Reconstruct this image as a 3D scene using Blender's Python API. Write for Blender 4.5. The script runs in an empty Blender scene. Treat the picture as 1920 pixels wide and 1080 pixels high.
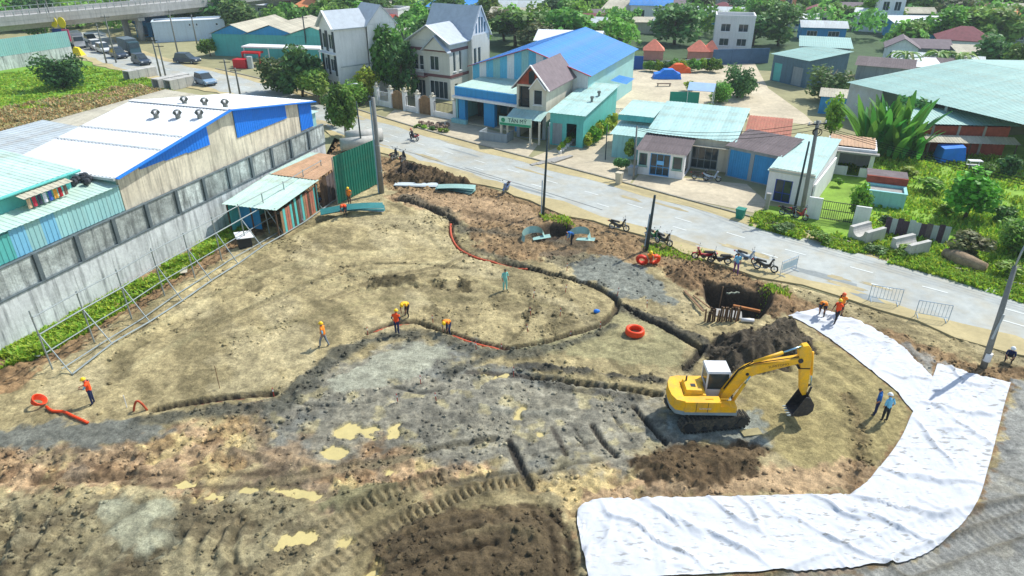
import bpy, bmesh, math, random
import numpy as np
from mathutils import Vector, Matrix, Euler, geometry

R = math.radians
SC = bpy.context.scene
COL = SC.collection
random.seed(7)

# ------------------------------------------------------------------ camera, sky, sun, exposure
CAM_H, CAM_PITCH, FPX = 22.5, R(28), 1283.0
cam_data = bpy.data.cameras.new('camera')
cam_data.sensor_width = 36.0
cam_data.lens = 36.0 * FPX / 1920.0
cam_data.clip_start = 0.5
cam_data.clip_end = 3000
cam = bpy.data.objects.new('camera', cam_data)
COL.objects.link(cam)
cam.location = (0, 0, CAM_H)
cam.rotation_euler = (math.pi / 2 - CAM_PITCH, 0, 0)
SC.camera = cam

SUN_EL, SUN_AZ = R(50), R(53)          # azimuth measured from +Y towards +X
world = bpy.data.worlds.new('World')
SC.world = world
world.use_nodes = True
wn = world.node_tree
sky = wn.nodes.new('ShaderNodeTexSky')
sky.sky_type = 'NISHITA'
sky.sun_disc = False
sky.sun_elevation = SUN_EL
sky.sun_rotation = SUN_AZ
sky.air_density = 1.3
sky.dust_density = 1.0
wn.links.new(sky.outputs[0], wn.nodes['Background'].inputs[0])
wn.nodes['Background'].inputs[1].default_value = 0.15

sd = bpy.data.lights.new('sun', 'SUN')
sd.energy = 4.3
sd.angle = R(0.53)
sd.color = (1.0, 0.965, 0.90)
sun = bpy.data.objects.new('sun', sd)
COL.objects.link(sun)
sdir = Vector((math.cos(SUN_EL) * math.sin(SUN_AZ), math.cos(SUN_EL) * math.cos(SUN_AZ), math.sin(SUN_EL)))
sun.rotation_euler = sdir.to_track_quat('Z', 'Y').to_euler()
sun.location = (60, 60, 90)

vs = SC.view_settings
vs.view_transform = 'Standard'
vs.look = 'None'
vs.gamma = 1.0
vs.use_curve_mapping = False
vs.exposure = 0.26
SC.cycles.max_bounces = 6
SC.cycles.use_denoising = True

# ------------------------------------------------------------------ helpers
CP, SP = math.cos(CAM_PITCH), math.sin(CAM_PITCH)
def G(px, py, z=0.0):
    """where the line of sight through a photo pixel meets height z: the real place of things that stand there"""
    u = (px - 960) / FPX; v = (540 - py) / FPX
    t = (z - CAM_H) / (-SP + v * CP)
    return (u * t, (CP + v * SP) * t)
def GP(pts, z=0.0):
    return [G(x, y, z) for x, y in pts]

def srgb(r, g, b):
    f = lambda c: (c / 12.92 if c <= 0.04045 else ((c + 0.055) / 1.055) ** 2.4)
    return (f(r / 255), f(g / 255), f(b / 255))

class MB:
    """collects faces of one mesh"""
    def __init__(s): s.v = []; s.f = []; s.mi = []
    def add(s, vs, fs, mi=0):
        o = len(s.v); s.v += [tuple(p) for p in vs]; s.f += [tuple(i + o for i in f) for f in fs]; s.mi += [mi] * len(fs); return s
    def box(s, x0, x1, y0, y1, z0, z1, mi=0):
        return s.add([(x0,y0,z0),(x1,y0,z0),(x1,y1,z0),(x0,y1,z0),(x0,y0,z1),(x1,y0,z1),(x1,y1,z1),(x0,y1,z1)],
                     [(3,2,1,0),(4,5,6,7),(0,1,5,4),(1,2,6,5),(2,3,7,6),(3,0,4,7)], mi)
    def hexa(s, a, b, mi=0):
        """bottom ring a, top ring b"""
        n = len(a)
        return s.add(list(a) + list(b), [tuple(range(n - 1, -1, -1)), tuple(range(n, 2 * n))] + [(i, (i + 1) % n, (i + 1) % n + n, i + n) for i in range(n)], mi)
    def extr(s, pts, axis, a, b, mi=0):
        """polygon pts (2d) extruded along axis 0/1/2 from a to b"""
        def mk(p, c): q = list(p); q.insert(axis, c); return tuple(q)
        return s.hexa([mk(p, a) for p in pts], [mk(p, b) for p in pts], mi)
    def bar(s, p, q, w, h=None, mi=0, up=(0,0,1)):
        p = Vector(p); q = Vector(q); d = (q - p)
        if d.length < 1e-6: return s
        d.normalize(); h = h or w; u = Vector(up)
        if abs(d.dot(u)) > .98: u = Vector((1,0,0))
        x = d.cross(u).normalized(); y = x.cross(d).normalized()
        r = [x*a*w/2 + y*b*h/2 for a, b in ((-1,-1),(1,-1),(1,1),(-1,1))]
        return s.hexa([p + c for c in r], [q + c for c in r], mi)
    def tube(s, pts, rad, n=8, mi=0, caps=True):
        pts = [Vector(p) for p in pts]; m = len(pts)
        rad = rad if isinstance(rad, (list, tuple)) else [rad] * m
        vs = []; prev = None
        for i, p in enumerate(pts):
            d = (pts[min(i+1, m-1)] - pts[max(i-1, 0)]).normalized()
            if prev is None:
                u = Vector((0,0,1)) if abs(d.z) < .9 else Vector((1,0,0))
                x = d.cross(u).normalized()
            else:
                x = (prev - d * prev.dot(d)).normalized()
            prev = x; y = d.cross(x)
            vs += [p + (x*math.cos(2*math.pi*k/n) + y*math.sin(2*math.pi*k/n)) * rad[i] for k in range(n)]
        fs = [(i*n+k, i*n+(k+1)%n, (i+1)*n+(k+1)%n, (i+1)*n+k) for i in range(m-1) for k in range(n)]
        if caps: fs += [tuple(range(n-1,-1,-1)), tuple((m-1)*n+k for k in range(n))]
        return s.add(vs, fs, mi)
    def ring(s, c, ax, R0, r, n=28, m=8, mi=0):
        c = Vector(c); ax = Vector(ax).normalized()
        u = ax.orthogonal().normalized(); w = ax.cross(u)
        vs = []
        for i in range(n):
            a = 2*math.pi*i/n; d = u*math.cos(a) + w*math.sin(a)
            for j in range(m):
                b = 2*math.pi*j/m
                vs.append(c + d*(R0 + r*math.cos(b)) + ax*(r*math.sin(b)))
        return s.add(vs, [(i*m+j, ((i+1)%n)*m+j, ((i+1)%n)*m+(j+1)%m, i*m+(j+1)%m) for i in range(n) for j in range(m)], mi)
    def ball(s, c, rx, ry=None, rz=None, n=12, m=7, mi=0, z0=-1.0):
        ry = ry or rx; rz = rz or rx; vs = []; fs = []
        a0 = math.asin(max(-1, z0))
        for i in range(m + 1):
            a = a0 + (math.pi/2 - a0) * i / m
            for k in range(n):
                t = 2*math.pi*k/n
                vs.append((c[0]+rx*math.cos(a)*math.cos(t), c[1]+ry*math.cos(a)*math.sin(t), c[2]+rz*math.sin(a)))
        fs = [(i*n+k, i*n+(k+1)%n, (i+1)*n+(k+1)%n, (i+1)*n+k) for i in range(m) for k in range(n)]
        fs.append(tuple(range(n-1,-1,-1)))
        return s.add(vs, fs, mi)
    def mesh(s, name, mats, smooth=False):
        me = bpy.data.meshes.new(name)
        me.from_pydata(s.v, [], s.f)
        for m in (mats if isinstance(mats, (list, tuple)) else [mats]): me.materials.append(m)
        if any(s.mi): me.polygons.foreach_set('material_index', s.mi)
        if smooth: me.polygons.foreach_set('use_smooth', [True] * len(me.polygons))
        me.update()
        return me
    def build(s, name, mats, parent=None, smooth=False, loc=None, rot=None):
        return link(name, s.mesh(name, mats, smooth), parent, loc, rot)

def link(name, data, parent=None, loc=None, rot=None):
    o = bpy.data.objects.new(name, data)
    COL.objects.link(o)
    if parent is not None: o.parent = parent
    if loc is not None: o.location = loc
    if rot is not None: o.rotation_euler = rot
    return o
def tag(o, label=None, cat=None, group=None, kind=None):
    if label: o['label'] = label
    if cat: o['category'] = cat
    if group: o['group'] = group
    if kind: o['kind'] = kind
    return o
def thing(name, label, cat, loc=(0,0,0), rz=0.0, group=None):
    o = link(name, None, None, loc, (0,0,rz))
    o.empty_display_size = .2
    return tag(o, label, cat, group)
def struct(o): o['kind'] = 'structure'; return o
CHILD = {}
def kids(o):
    return CHILD.get(o.name) or [c for c in COL.objects if c.parent == o]
def copy_tree(o, parent=None, label=None, group=None, mats=None):
    """a thing, its parts and their sub-parts; mats maps a material to its replacement"""
    def rec(a, par):
        c = a.copy(); COL.objects.link(c); c.parent = par
        if mats and a.type == 'MESH':
            if any(m in mats for m in a.data.materials):
                key = (a.data.name, tuple((k.name, v.name) for k, v in mats.items()))
                if key not in _MC:
                    d = a.data.copy()
                    for i, m in enumerate(d.materials):
                        if m in mats: d.materials[i] = mats[m]
                    _MC[key] = d
                c.data = _MC[key]
        for ch in a.children: rec(ch, c)
        return c
    c = rec(o, parent)
    if label: c['label'] = label
    if group: c['group'] = group
    return c
_MC = {}

# ------------------------------------------------------------------ materials
def mat(name, col, rough=.8, var=.12, scale=.7, metal=0.0, bump=0.0, bscale=18.0, obj=0.0, streak=0.0, stain=(.05,.05,.045), dust=0.0, spec=.35, rust=0.0):
    m = bpy.data.materials.new(name); m.use_nodes = True
    nt = m.node_tree; N = nt.nodes; L = nt.links
    b = N['Principled BSDF']
    b.inputs['Roughness'].default_value = rough
    b.inputs['Metallic'].default_value = metal
    b.inputs['Specular IOR Level'].default_value = spec
    tc = N.new('ShaderNodeTexCoord')
    col4 = (*col, 1)
    rgb = N.new('ShaderNodeRGB'); rgb.outputs[0].default_value = col4
    out = rgb.outputs[0]
    def noise(sc, det, src=None):
        n = N.new('ShaderNodeTexNoise'); n.inputs['Scale'].default_value = sc; n.inputs['Detail'].default_value = det
        n.inputs['Roughness'].default_value = .65
        L.new(src or tc.outputs['Object'], n.inputs['Vector']); return n.outputs[0]
    def mul(a, fac_out, lo, hi):
        mr = N.new('ShaderNodeMapRange'); mr.inputs[1].default_value = .3; mr.inputs[2].default_value = .7
        mr.inputs[3].default_value = lo; mr.inputs[4].default_value = hi
        L.new(fac_out, mr.inputs[0])
        mx = N.new('ShaderNodeMix'); mx.data_type = 'RGBA'; mx.blend_type = 'MULTIPLY'; mx.inputs[0].default_value = 1
        L.new(a, mx.inputs[6]); L.new(mr.outputs[0], mx.inputs[7]); return mx.outputs[2]
    if var:
        out = mul(out, noise(scale, 4), 1 - var, 1 + var)
        out = mul(out, noise(scale * 9, 3), 1 - var * .6, 1 + var * .6)
    if obj:
        oi = N.new('ShaderNodeObjectInfo')
        mr = N.new('ShaderNodeMapRange'); mr.inputs[3].default_value = 1 - obj; mr.inputs[4].default_value = 1 + obj
        L.new(oi.outputs['Random'], mr.inputs[0])
        mx = N.new('ShaderNodeMix'); mx.data_type = 'RGBA'; mx.blend_type = 'MULTIPLY'; mx.inputs[0].default_value = 1
        L.new(out, mx.inputs[6]); L.new(mr.outputs[0], mx.inputs[7]); out = mx.outputs[2]
    def blend(a, colr, fac, amount, lo=.5, hi=.75):
        mr = N.new('ShaderNodeMapRange'); mr.inputs[1].default_value = lo; mr.inputs[2].default_value = hi; mr.inputs[4].default_value = amount
        L.new(fac, mr.inputs[0])
        mx = N.new('ShaderNodeMix'); mx.data_type = 'RGBA'
        L.new(mr.outputs[0], mx.inputs[0]); L.new(a, mx.inputs[6]); mx.inputs[7].default_value = (*colr, 1); return mx.outputs[2]
    if streak:
        mp = N.new('ShaderNodeMapping'); mp.inputs['Scale'].default_value = (2.2, 2.2, .22)
        L.new(tc.outputs['Object'], mp.inputs[0])
        out = blend(out, stain, noise(1.3, 6, mp.outputs[0]), streak, .46, .72)
    if dust:
        out = blend(out, srgb(168, 150, 110), noise(scale * 2.3, 5), dust, .45, .7)
    if rust:
        mp = N.new('ShaderNodeMapping'); mp.inputs['Location'].default_value = (7.3, 2.1, 4.4); L.new(tc.outputs['Object'], mp.inputs[0])
        out = blend(out, srgb(134,104,84), noise(.55, 7, mp.outputs[0]), rust, .54, .70)
    L.new(out, b.inputs['Base Color'])
    if bump:
        bp = N.new('ShaderNodeBump'); bp.inputs['Strength'].default_value = bump; bp.inputs['Distance'].default_value = .05
        L.new(noise(bscale, 5), bp.inputs['Height']); L.new(bp.outputs[0], b.inputs['Normal'])
    return m

def glassy(name, col, rough=.08):
    m = mat(name, col, rough, var=.25, scale=.5, spec=.6)
    return m

K = {}   # shared materials
K['concrete'] = mat('concrete', (.36,.35,.32), .9, .16, .6, bump=.3, streak=.35)
K['old_concrete'] = mat('stained_concrete', srgb(205,210,210), .9, .2, .5, bump=.4, bscale=8, streak=.8, stain=srgb(92,98,100))
K['panel_conc'] = mat('mossy_panel_concrete', srgb(168,176,172), .92, .4, 1.1, bump=.6, bscale=6, streak=.9, stain=srgb(62,68,68), obj=.25)
K['post_conc'] = mat('dark_post_concrete', srgb(96,108,112), .9, .2, 1.0, streak=.5, stain=srgb(40,48,50))
K['render_old'] = mat('weathered_render', srgb(214,206,184), .9, .16, .5, streak=.75, stain=srgb(96,92,86), obj=.07)
K['white_wall'] = mat('white_plaster', (.79,.79,.78), .85, .06, .5, streak=.22, stain=srgb(150,150,145))
K['cream_wall'] = mat('cream_plaster', srgb(206,200,182), .85, .08, .5, streak=.3, stain=srgb(130,124,110))
K['grey_wall'] = mat('grey_plaster', srgb(150,160,164), .85, .1, .5, streak=.3)
K['mint_wall'] = mat('mint_plaster', srgb(150,205,205), .8, .08, .5, streak=.25)
K['blue_wall'] = mat('blue_painted_wall', srgb(60,150,205), .75, .08, .5, streak=.2)
K['teal_sheet'] = mat('teal_sheet_metal', srgb(92,184,178), .55, .1, .4, obj=.08, streak=.2)
K['aqua_sheet'] = mat('aqua_sheet_metal', srgb(150,200,200), .6, .08, .4, obj=.08, streak=.15, stain=srgb(190,190,170))
K['white_roof'] = mat('white_roof_sheet', (.76,.78,.79), .45, .05, .3, obj=.03, streak=.0, dust=.12)
K['pale_roof'] = mat('pale_green_roof_sheet', srgb(186,214,202), .55, .16, .4, obj=.09, dust=.3, rust=.45)
K['aqua_roof'] = mat('aqua_roof_sheet', srgb(172,208,202), .55, .16, .4, obj=.09, dust=.3, rust=.4)
K['greyblue_roof'] = mat('grey_blue_roof_sheet', srgb(180,190,192), .55, .14, .4, obj=.08, dust=.25, rust=.35)
K['greygreen_roof'] = mat('grey_green_roof_sheet', srgb(144,182,174), .55, .12, .3, obj=.05, dust=.2, rust=.2)
K['blue_roof'] = mat('blue_roof_sheet', srgb(58,140,212), .5, .15, .4, obj=.06, dust=.2, rust=.15)
K['rust_roof'] = mat('rusty_roof_sheet', srgb(170,105,85), .8, .25, .8, obj=.12, dust=.3)
K['rust_pale'] = mat('rust_washed_roof_sheet', srgb(186,150,118), .75, .22, .8, obj=.1, dust=.3)
K['fibro_roof'] = mat('old_fibre_cement_roof', srgb(112,102,102), .95, .25, .9, obj=.1, bump=.4)
K['tan_roof'] = mat('tan_fibre_cement_roof', srgb(186,180,160), .9, .2, .8, obj=.1, rust=.35)
K['tile_red'] = mat('red_clay_tile', srgb(196,92,72), .8, .2, 1.5, obj=.1, bump=.4, bscale=30)
K['tile_orange'] = mat('orange_clay_tile', srgb(222,140,90), .8, .2, 1.5, obj=.1, bump=.4, bscale=30)
K['tile_brown'] = mat('brown_grey_tile', srgb(120,108,112), .8, .15, 1.5, obj=.05, bump=.4, bscale=30)
K['tile_maroon'] = mat('maroon_tile', srgb(128,70,76), .8, .2, 1.5, obj=.06, bump=.4, bscale=30)
K['tile_grey'] = mat('silver_grey_tile', srgb(176,186,194), .7, .1, 1.5, obj=.05, bump=.3, bscale=30)
K['brick'] = mat('raw_red_brick', srgb(160,80,62), .95, .25, 2.0, bump=.5, bscale=25, streak=.25, stain=srgb(90,60,50))
K['blue_trim'] = mat('blue_trim_sheet', srgb(30,125,228), .5, .08, .5, obj=.04)
K['green_fence'] = mat('dark_green_sheet', srgb(14,112,92), .55, .1, .5, obj=.05, dust=.08)
K['steel_grey'] = mat('galvanised_steel', srgb(150,160,160), .5, .12, 1.0, metal=.35)
K['steel_dark'] = mat('dark_steel', (.035,.04,.045), .5, .15, 2.0, metal=.3)
K['black'] = mat('black_rubber', (.012,.013,.014), .8, .2, 4)
K['dark_in'] = mat('painted_dim_interior', (.06,.07,.075), .95, .3, .8)  # near-black colour paints the dimness of open bays onto inner walls
K['glass'] = glassy('window_glass', (.03,.05,.06))
K['glass_blue'] = glassy('blue_window_glass', (.05,.12,.18))
K['white_paint'] = mat('white_paint', (.75,.76,.76), .5, .05, 1.0)
K['wood'] = mat('weathered_wood', srgb(140,112,82), .9, .25, 3.0, obj=.15)
K['wood_dark'] = mat('dark_timber', srgb(90,72,56), .9, .25, 3.0, obj=.15)
K['orange'] = mat('orange_plastic_pipe', srgb(232,70,20), .45, .08, 3.0)
K['orange_dusty'] = mat('dusty_orange_pipe', srgb(190,72,40), .6, .2, 3.0, dust=.45)
K['red'] = mat('red_paint', srgb(200,30,36), .5, .12, 2.0)
K['blue_tarp'] = mat('blue_tarpaulin', srgb(30,125,225), .55, .12, 1.0, bump=.4, bscale=3)
K['orange_tarp'] = mat('orange_tarpaulin', srgb(235,100,45), .6, .12, 1.0, bump=.4, bscale=3)
K['pole_conc'] = mat('grey_concrete_pole', srgb(128,130,126), .9, .15, 1.0, streak=.3)
K['yellow'] = mat('excavator_yellow', srgb(244,184,8), .5, .12, 1.2, dust=.35, rust=.25, spec=.45)
K['leafA'] = None
# ------------------------------------------------------------------ noise in numpy
def _hash(ix, iy, seed):
    h = (ix.astype(np.int64) * 374761393 + iy.astype(np.int64) * 668265263 + seed * 1442695041) & 0xffffffff
    h = ((h ^ (h >> 13)) * 1274126177) & 0xffffffff
    return ((h ^ (h >> 16)) & 0xffff) / 65535.0
def vnoise(x, y, seed=0):
    ix = np.floor(x); iy = np.floor(y); fx = x - ix; fy = y - iy
    ux = fx*fx*fx*(fx*(fx*6-15)+10); uy = fy*fy*fy*(fy*(fy*6-15)+10)
    a = _hash(ix, iy, seed); b = _hash(ix+1, iy, seed); c = _hash(ix, iy+1, seed); d = _hash(ix+1, iy+1, seed)
    return (a*(1-ux)+b*ux)*(1-uy) + (c*(1-ux)+d*ux)*uy
def fbm(x, y, sc, oct=4, seed=0, gain=.5):
    s = np.zeros_like(x); a = 1.0; t = 0.0; f = 1.0 / sc
    for o in range(oct):
        ang = .6 * o + .3
        xr = x*math.cos(ang) - y*math.sin(ang); yr = x*math.sin(ang) + y*math.cos(ang)
        s += a * vnoise(xr*f + 17.3*o, yr*f - 9.1*o, seed + o*31); t += a; a *= gain; f *= 2.03
    return s / t
def sstep(a, b, x):
    t = np.clip((x - a) / (b - a), 0, 1); return t*t*(3-2*t)
def pdist(X, Y, pts):
    """distance to a polyline and arc length of the nearest point"""
    D = np.full(X.shape, 1e9); S = np.zeros(X.shape); acc = 0.0
    for (ax, ay), (bx, by) in zip(pts[:-1], pts[1:]):
        dx, dy = bx-ax, by-ay; L2 = dx*dx+dy*dy + 1e-9; L = math.sqrt(L2)
        t = np.clip(((X-ax)*dx + (Y-ay)*dy) / L2, 0, 1)
        d = np.hypot(X-ax-t*dx, Y-ay-t*dy)
        m = d < D; D = np.where(m, d, D); S = np.where(m, acc + t*L, S); acc += L
    return D, S
def inside(X, Y, poly):
    r = np.zeros(X.shape, bool); n = len(poly)
    for i in range(n):
        (x1, y1), (x2, y2) = poly[i], poly[(i+1) % n]
        c = ((y1 > Y) != (y2 > Y)) & (X < (x2-x1)*(Y-y1)/((y2-y1) if y2 != y1 else 1e-9) + x1)
        r ^= c
    return r
def sdist(X, Y, poly):
    """positive inside"""
    d, _ = pdist(X, Y, poly + [poly[0]])
    return np.where(inside(X, Y, poly), d, -d)
def smooth_path(pts, step=2.0):
    P = [Vector((p[0], p[1], 0)) for p in pts]; out = []
    for i in range(len(P) - 1):
        p0 = P[max(i-1, 0)]; p1 = P[i]; p2 = P[i+1]; p3 = P[min(i+2, len(P)-1)]
        n = max(1, int((p2-p1).length / step))
        for k in range(n):
            t = k / n
            q = .5*((2*p1) + (p2-p0)*t + (2*p0-5*p1+4*p2-p3)*t*t + (3*p1-p0-3*p2+p3)*t**3)
            out.append((q.x, q.y))
    out.append((P[-1].x, P[-1].y)); return out

# ------------------------------------------------------------------ road
ROAD_Z = 0.06
road_c = smooth_path([(-101.,170.),(-91,155.5),(-78,139.5),(-64,126),(-52,117),(-40,107),(-28,94.5),(-17,83),(-6,72.6),(4.8,63),(13.5,55),(21.2,48),(27.3,43),(33,38.2),(42,30.5),(58,16),(75,2)], 2.0)
road_w = []
for x, y in road_c:
    t = min(1, max(0, (100 - y) / 55)); road_w.append((9.5 - 2.4 * min(1, max(0, (125-y)/30))) + .9 * t)
def path_frames(pts):
    o = []
    for i in range(len(pts)):
        a = Vector((*pts[max(i-1,0)], 0)); b = Vector((*pts[min(i+1, len(pts)-1)], 0)); d = (b-a).normalized()
        o.append((Vector((*pts[i], 0)), d, Vector((-d.y, d.x, 0))))
    return o
RF = path_frames(road_c)
def ribbon(name, offs, z, m, skirt=.0):
    """strip along the road between lateral offsets offs(i)->(a,b); left of travel (away from the camera) is positive"""
    mb = MB(); vs = []; fs = []
    for i, (c, d, n) in enumerate(RF):
        a, b = offs(i)
        row = [c + n*b, c + n*a]
        for q in row: vs.append((q.x, q.y, z))
        if skirt:
            for q in row: vs.append((q.x, q.y, z - skirt))
    k = 4 if skirt else 2
    for i in range(len(RF) - 1):
        fs.append((i*k, i*k+1, (i+1)*k+1, (i+1)*k))
        if skirt:
            fs.append((i*k+1, i*k+3, (i+1)*k+3, (i+1)*k+1)); fs.append((i*k+2, i*k, (i+1)*k, (i+1)*k+2))
    mb.add(vs, fs)
    return struct(mb.build(name, m))
m_road = mat('road_asphalt', srgb(170,174,168), .9, .16, .16, bump=.2, bscale=30, dust=.4, rust=.0)
m_shoulder = mat('dusty_shoulder', srgb(178,164,122), .95, .16, .3, bump=.4, bscale=12)
m_mark = mat('worn_road_paint', srgb(208,212,206), .8, .12, 3.0)
m_kerb = mat('kerb_concrete', srgb(150,146,132), .9, .18, .8)
ribbon('road', lambda i: (-road_w[i]/2, road_w[i]/2), ROAD_Z, m_road, .5)
ribbon('road_shoulder', lambda i: (-road_w[i]/2 - 1.0 - .45*math.sin(i*.9) - .3*math.sin(i*2.3), -road_w[i]/2 + .65 + .35*math.sin(i*1.7) + .2*math.sin(i*3.1)), ROAD_Z + .006, m_shoulder, .6)
ribbon('road_shoulder', lambda i: (road_w[i]/2 - .45 - .25*math.sin(i*1.3+1), road_w[i]/2 + 1.1), ROAD_Z + .006, m_shoulder, .5)
# far-side kerb stones with a gutter gap
mb = MB()
for i in range(len(RF) - 1):
    c, d, n = RF[i]; c2, d2, n2 = RF[i+1]
    o = road_w[i]/2 + 1.1; o2 = road_w[i+1]/2 + 1.1
    if c.y < 10 or c.y > 120: continue
    a, b = c + n*o, c2 + n2*o2; dd = (b - a) * .02; a2, b2 = a + n*.22, b + n2*.22
    mb.hexa([(a.x+dd.x,a.y+dd.y,-.1),(b.x,b.y,-.1),(b2.x,b2.y,-.1),(a2.x+dd.x,a2.y+dd.y,-.1)], [(a.x+dd.x,a.y+dd.y,.17),(b.x,b.y,.17),(b2.x,b2.y,.17),(a2.x+dd.x,a2.y+dd.y,.17)])
struct(mb.build('kerb', m_kerb))
# lane dashes
cum = [0.0]
for i in range(len(RF)-1): cum.append(cum[-1] + (RF[i+1][0]-RF[i][0]).length)
def at_s(s):
    for i in range(len(cum)-1):
        if cum[i+1] >= s:
            t = (s-cum[i])/(cum[i+1]-cum[i]); return RF[i][0].lerp(RF[i+1][0], t), RF[i][1], RF[i][2], road_w[i]
    return RF[-1][0], RF[-1][1], RF[-1][2], road_w[-1]
for off_, L_, gap, s0 in ((.55, 1.6, 3.2, 62.0), (-1.3, 1.3, 6.4, 118.0)):
    s = s0
    while s < cum[-1] - 30:
        c, d, n, w = at_s(s); p = c + n*off_
        mb = MB(); mb.box(-L_/2, L_/2, -.07, .07, -.002, .004)
        o = mb.build('lane_dash', m_mark, None, loc=(p.x, p.y, ROAD_Z + .012), rot=(0,0,math.atan2(d.y, d.x))); struct(o)
        s += L_ + gap * (1 + .05*random.random())
# tar seams on the near lane
for so, of in ((128, -2.3), (140, -2.0)):
    pts = []
    for k in range(9):
        c, d, n, w = at_s(so + k*2.2); q = c + n*(of - .03*k); pts.append((q.x, q.y, ROAD_Z + .012))
    mb = MB()
    for a, b in zip(pts[:-1], pts[1:]): mb.bar(a, b, .07, .006)
    struct(mb.build('road_seam', mat('tar_seam', (.14,.15,.15), .8)))

m_spill = mat('soil_dragged_on_road', srgb(168,156,122), .95, .2, .6, bump=.3); m_patch = mat('asphalt_repair', srgb(138,144,142), .9, .12, .5)
rp = random.Random(4)
for k in range(34):
    c, d, n, w = at_s(rp.uniform(88, 182)); o_ = rp.choice([-1,-1,-1,1])*rp.uniform(.18,.46)*w; L_, b_ = rp.uniform(.8,3.5), rp.uniform(.15,.5); N_ = 14; vs_ = []
    for j in range(N_):
        a = 2*math.pi*j/N_; r_ = rp.uniform(.55,1.15); q_ = c + n*(o_ + b_*r_*math.sin(a)) + d*(L_*r_*math.cos(a)); vs_.append((q_.x, q_.y, ROAD_Z + .0075 + .0001*k))
    mb = MB(); mb.add(vs_, [tuple(range(N_))]); struct(mb.build('road_dirt', m_spill if k%4 else m_patch))
# ------------------------------------------------------------------ construction site terrain
near_edge = [(c + n*(-(w/2 + .7))) for (c, d, n), w in zip(RF, road_w)]
near_edge = [(p.x, p.y) for p in near_edge if 12 < p.y < 84 and p.x < 60]
site = [(-38, 12)] + [(near_edge[-1][0], 12)] + near_edge[::-1] + [(-21.5, 84), (-20.2, 69), (-24.05, 52.75), (-30.3, 33.9), (-35.5, 18)]
SX0, SX1, DXG = -37.0, 50.0, .088
xs = np.arange(SX0, SX1, DXG)
ys = [12.5]
while ys[-1] < 86: ys.append(ys[-1] + .07 + .0021 * (ys[-1] - 12))
ys = np.array(ys)
X, Y = np.meshgrid(xs, ys)
Z = .22*(fbm(X, Y, 9, 3, 1) - .5) + .10*(fbm(X, Y, 2.2, 3, 2) - .5)
fine = fbm(X, Y, .55, 3, 3) - .5
clod = np.abs(fbm(X, Y, .42, 3, 8) - .5) * 2
# base colour of the soils
C_TAN = np.array(srgb(178,163,120)); C_OLIVE = np.array(srgb(128,117,84)); C_GREY = np.array(srgb(154,150,132)); C_GREY2 = np.array(srgb(112,110,99))
C_BROWN = np.array(srgb(150,122,88)); C_DARK = np.array(srgb(84,76,64)); C_DKBR = np.array(srgb(104,86,62)); C_PINK = np.array(srgb(196,166,128)); C_ASPH = np.array(srgb(158,158,150))
C_DKGREY = np.array(srgb(74,73,66)); C_YEL = np.array(srgb(214,196,134))
big = fbm(X, Y, 5, 4, 11)
streaky = fbm(X*1.0 + Y*.6, Y*.35 - X*.25, 1.3, 4, 12)
st_ = (.75*sstep(.42,.62,streaky))[...,None]
colr = C_TAN[None,None,:]*(1 - st_) + C_OLIVE[None,None,:]*st_
pale = (.5*sstep(.52,.68,fbm(X*.8+Y*.5, Y*.5-X*.3, 2.6, 4, 13)))[...,None]; colr = colr*(1-pale) + np.array(srgb(202,188,146))*pale
rough_amp = .15 + .12*sstep(.45,.65,fbm(X, Y, 3.2, 3, 14))
wet = np.zeros(X.shape)
def win(poly, pad):
    a = [p[0] for p in poly]; b = [p[1] for p in poly]
    i0, i1 = np.searchsorted(xs, [min(a)-pad, max(a)+pad]); j0, j1 = np.searchsorted(ys, [min(b)-pad, max(b)+pad])
    return (slice(max(0,j0-1), j1+1), slice(max(0,i0-1), i1+1))
def zone(pts, col, soft=.8, amt=1.0, nz=1.2, seed=20, ramp=None, wetv=None, px=True):
    global colr, rough_amp, wet
    poly = GP(pts) if px else pts
    w = win(poly, soft + nz + .5); x, y = X[w], Y[w]
    d = sdist(x, y, poly) + nz*1.3*(fbm(x, y, 1.8, 5, seed, .62) - .5)*2 + .5*(fbm(x, y, .45, 3, seed+5) - .5)*2
    m = sstep(-soft*.35, soft*.35, d) * amt
    c = np.array(col)
    colr[w] = colr[w]*(1-m[...,None]) + c[None,None,:]*m[...,None]
    if ramp is not None: rough_amp[w] = rough_amp[w]*(1-m) + ramp*m
    if wetv is not None: wet[w] = wet[w]*(1-m) + wetv*m
    return (w, m)
def blot(mask_scale, thr, col, amt, region=None, seed=40):
    global colr
    w, rm = region
    n = fbm(X[w], Y[w], mask_scale, 4, seed); m = sstep(thr, thr+.07, n)*amt*rm
    c = np.array(col); colr[w] = colr[w]*(1-m[...,None]) + c[None,None,:]*m[...,None]

# roadside and wall-side brown clod belts
zone([(-100,780),(0,735),(110,680),(250,585),(380,505),(500,430),(620,375),(720,345),(640,250),(560,290),(300,480),(0,640),(-100,680)], C_BROWN, .7, .95, .9, 21, .6)
m_rs = zone([(690,290),(800,305),(900,345),(1050,388),(1200,440),(1330,490),(1480,545),(1640,610),(1840,680),(1920,700),(1920,740),(1760,690),(1640,640),(1560,600),(1480,580),(1300,560),(1240,500),(1100,470),(1010,490),(900,470),(850,400),(740,375)], C_BROWN, .8, .85, 1.0, 22, .6)
zone([(730,370),(840,352),(1000,390),(1010,430),(860,410),(770,385)], C_PINK, .8, .6, .8, 23, .25)
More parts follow.
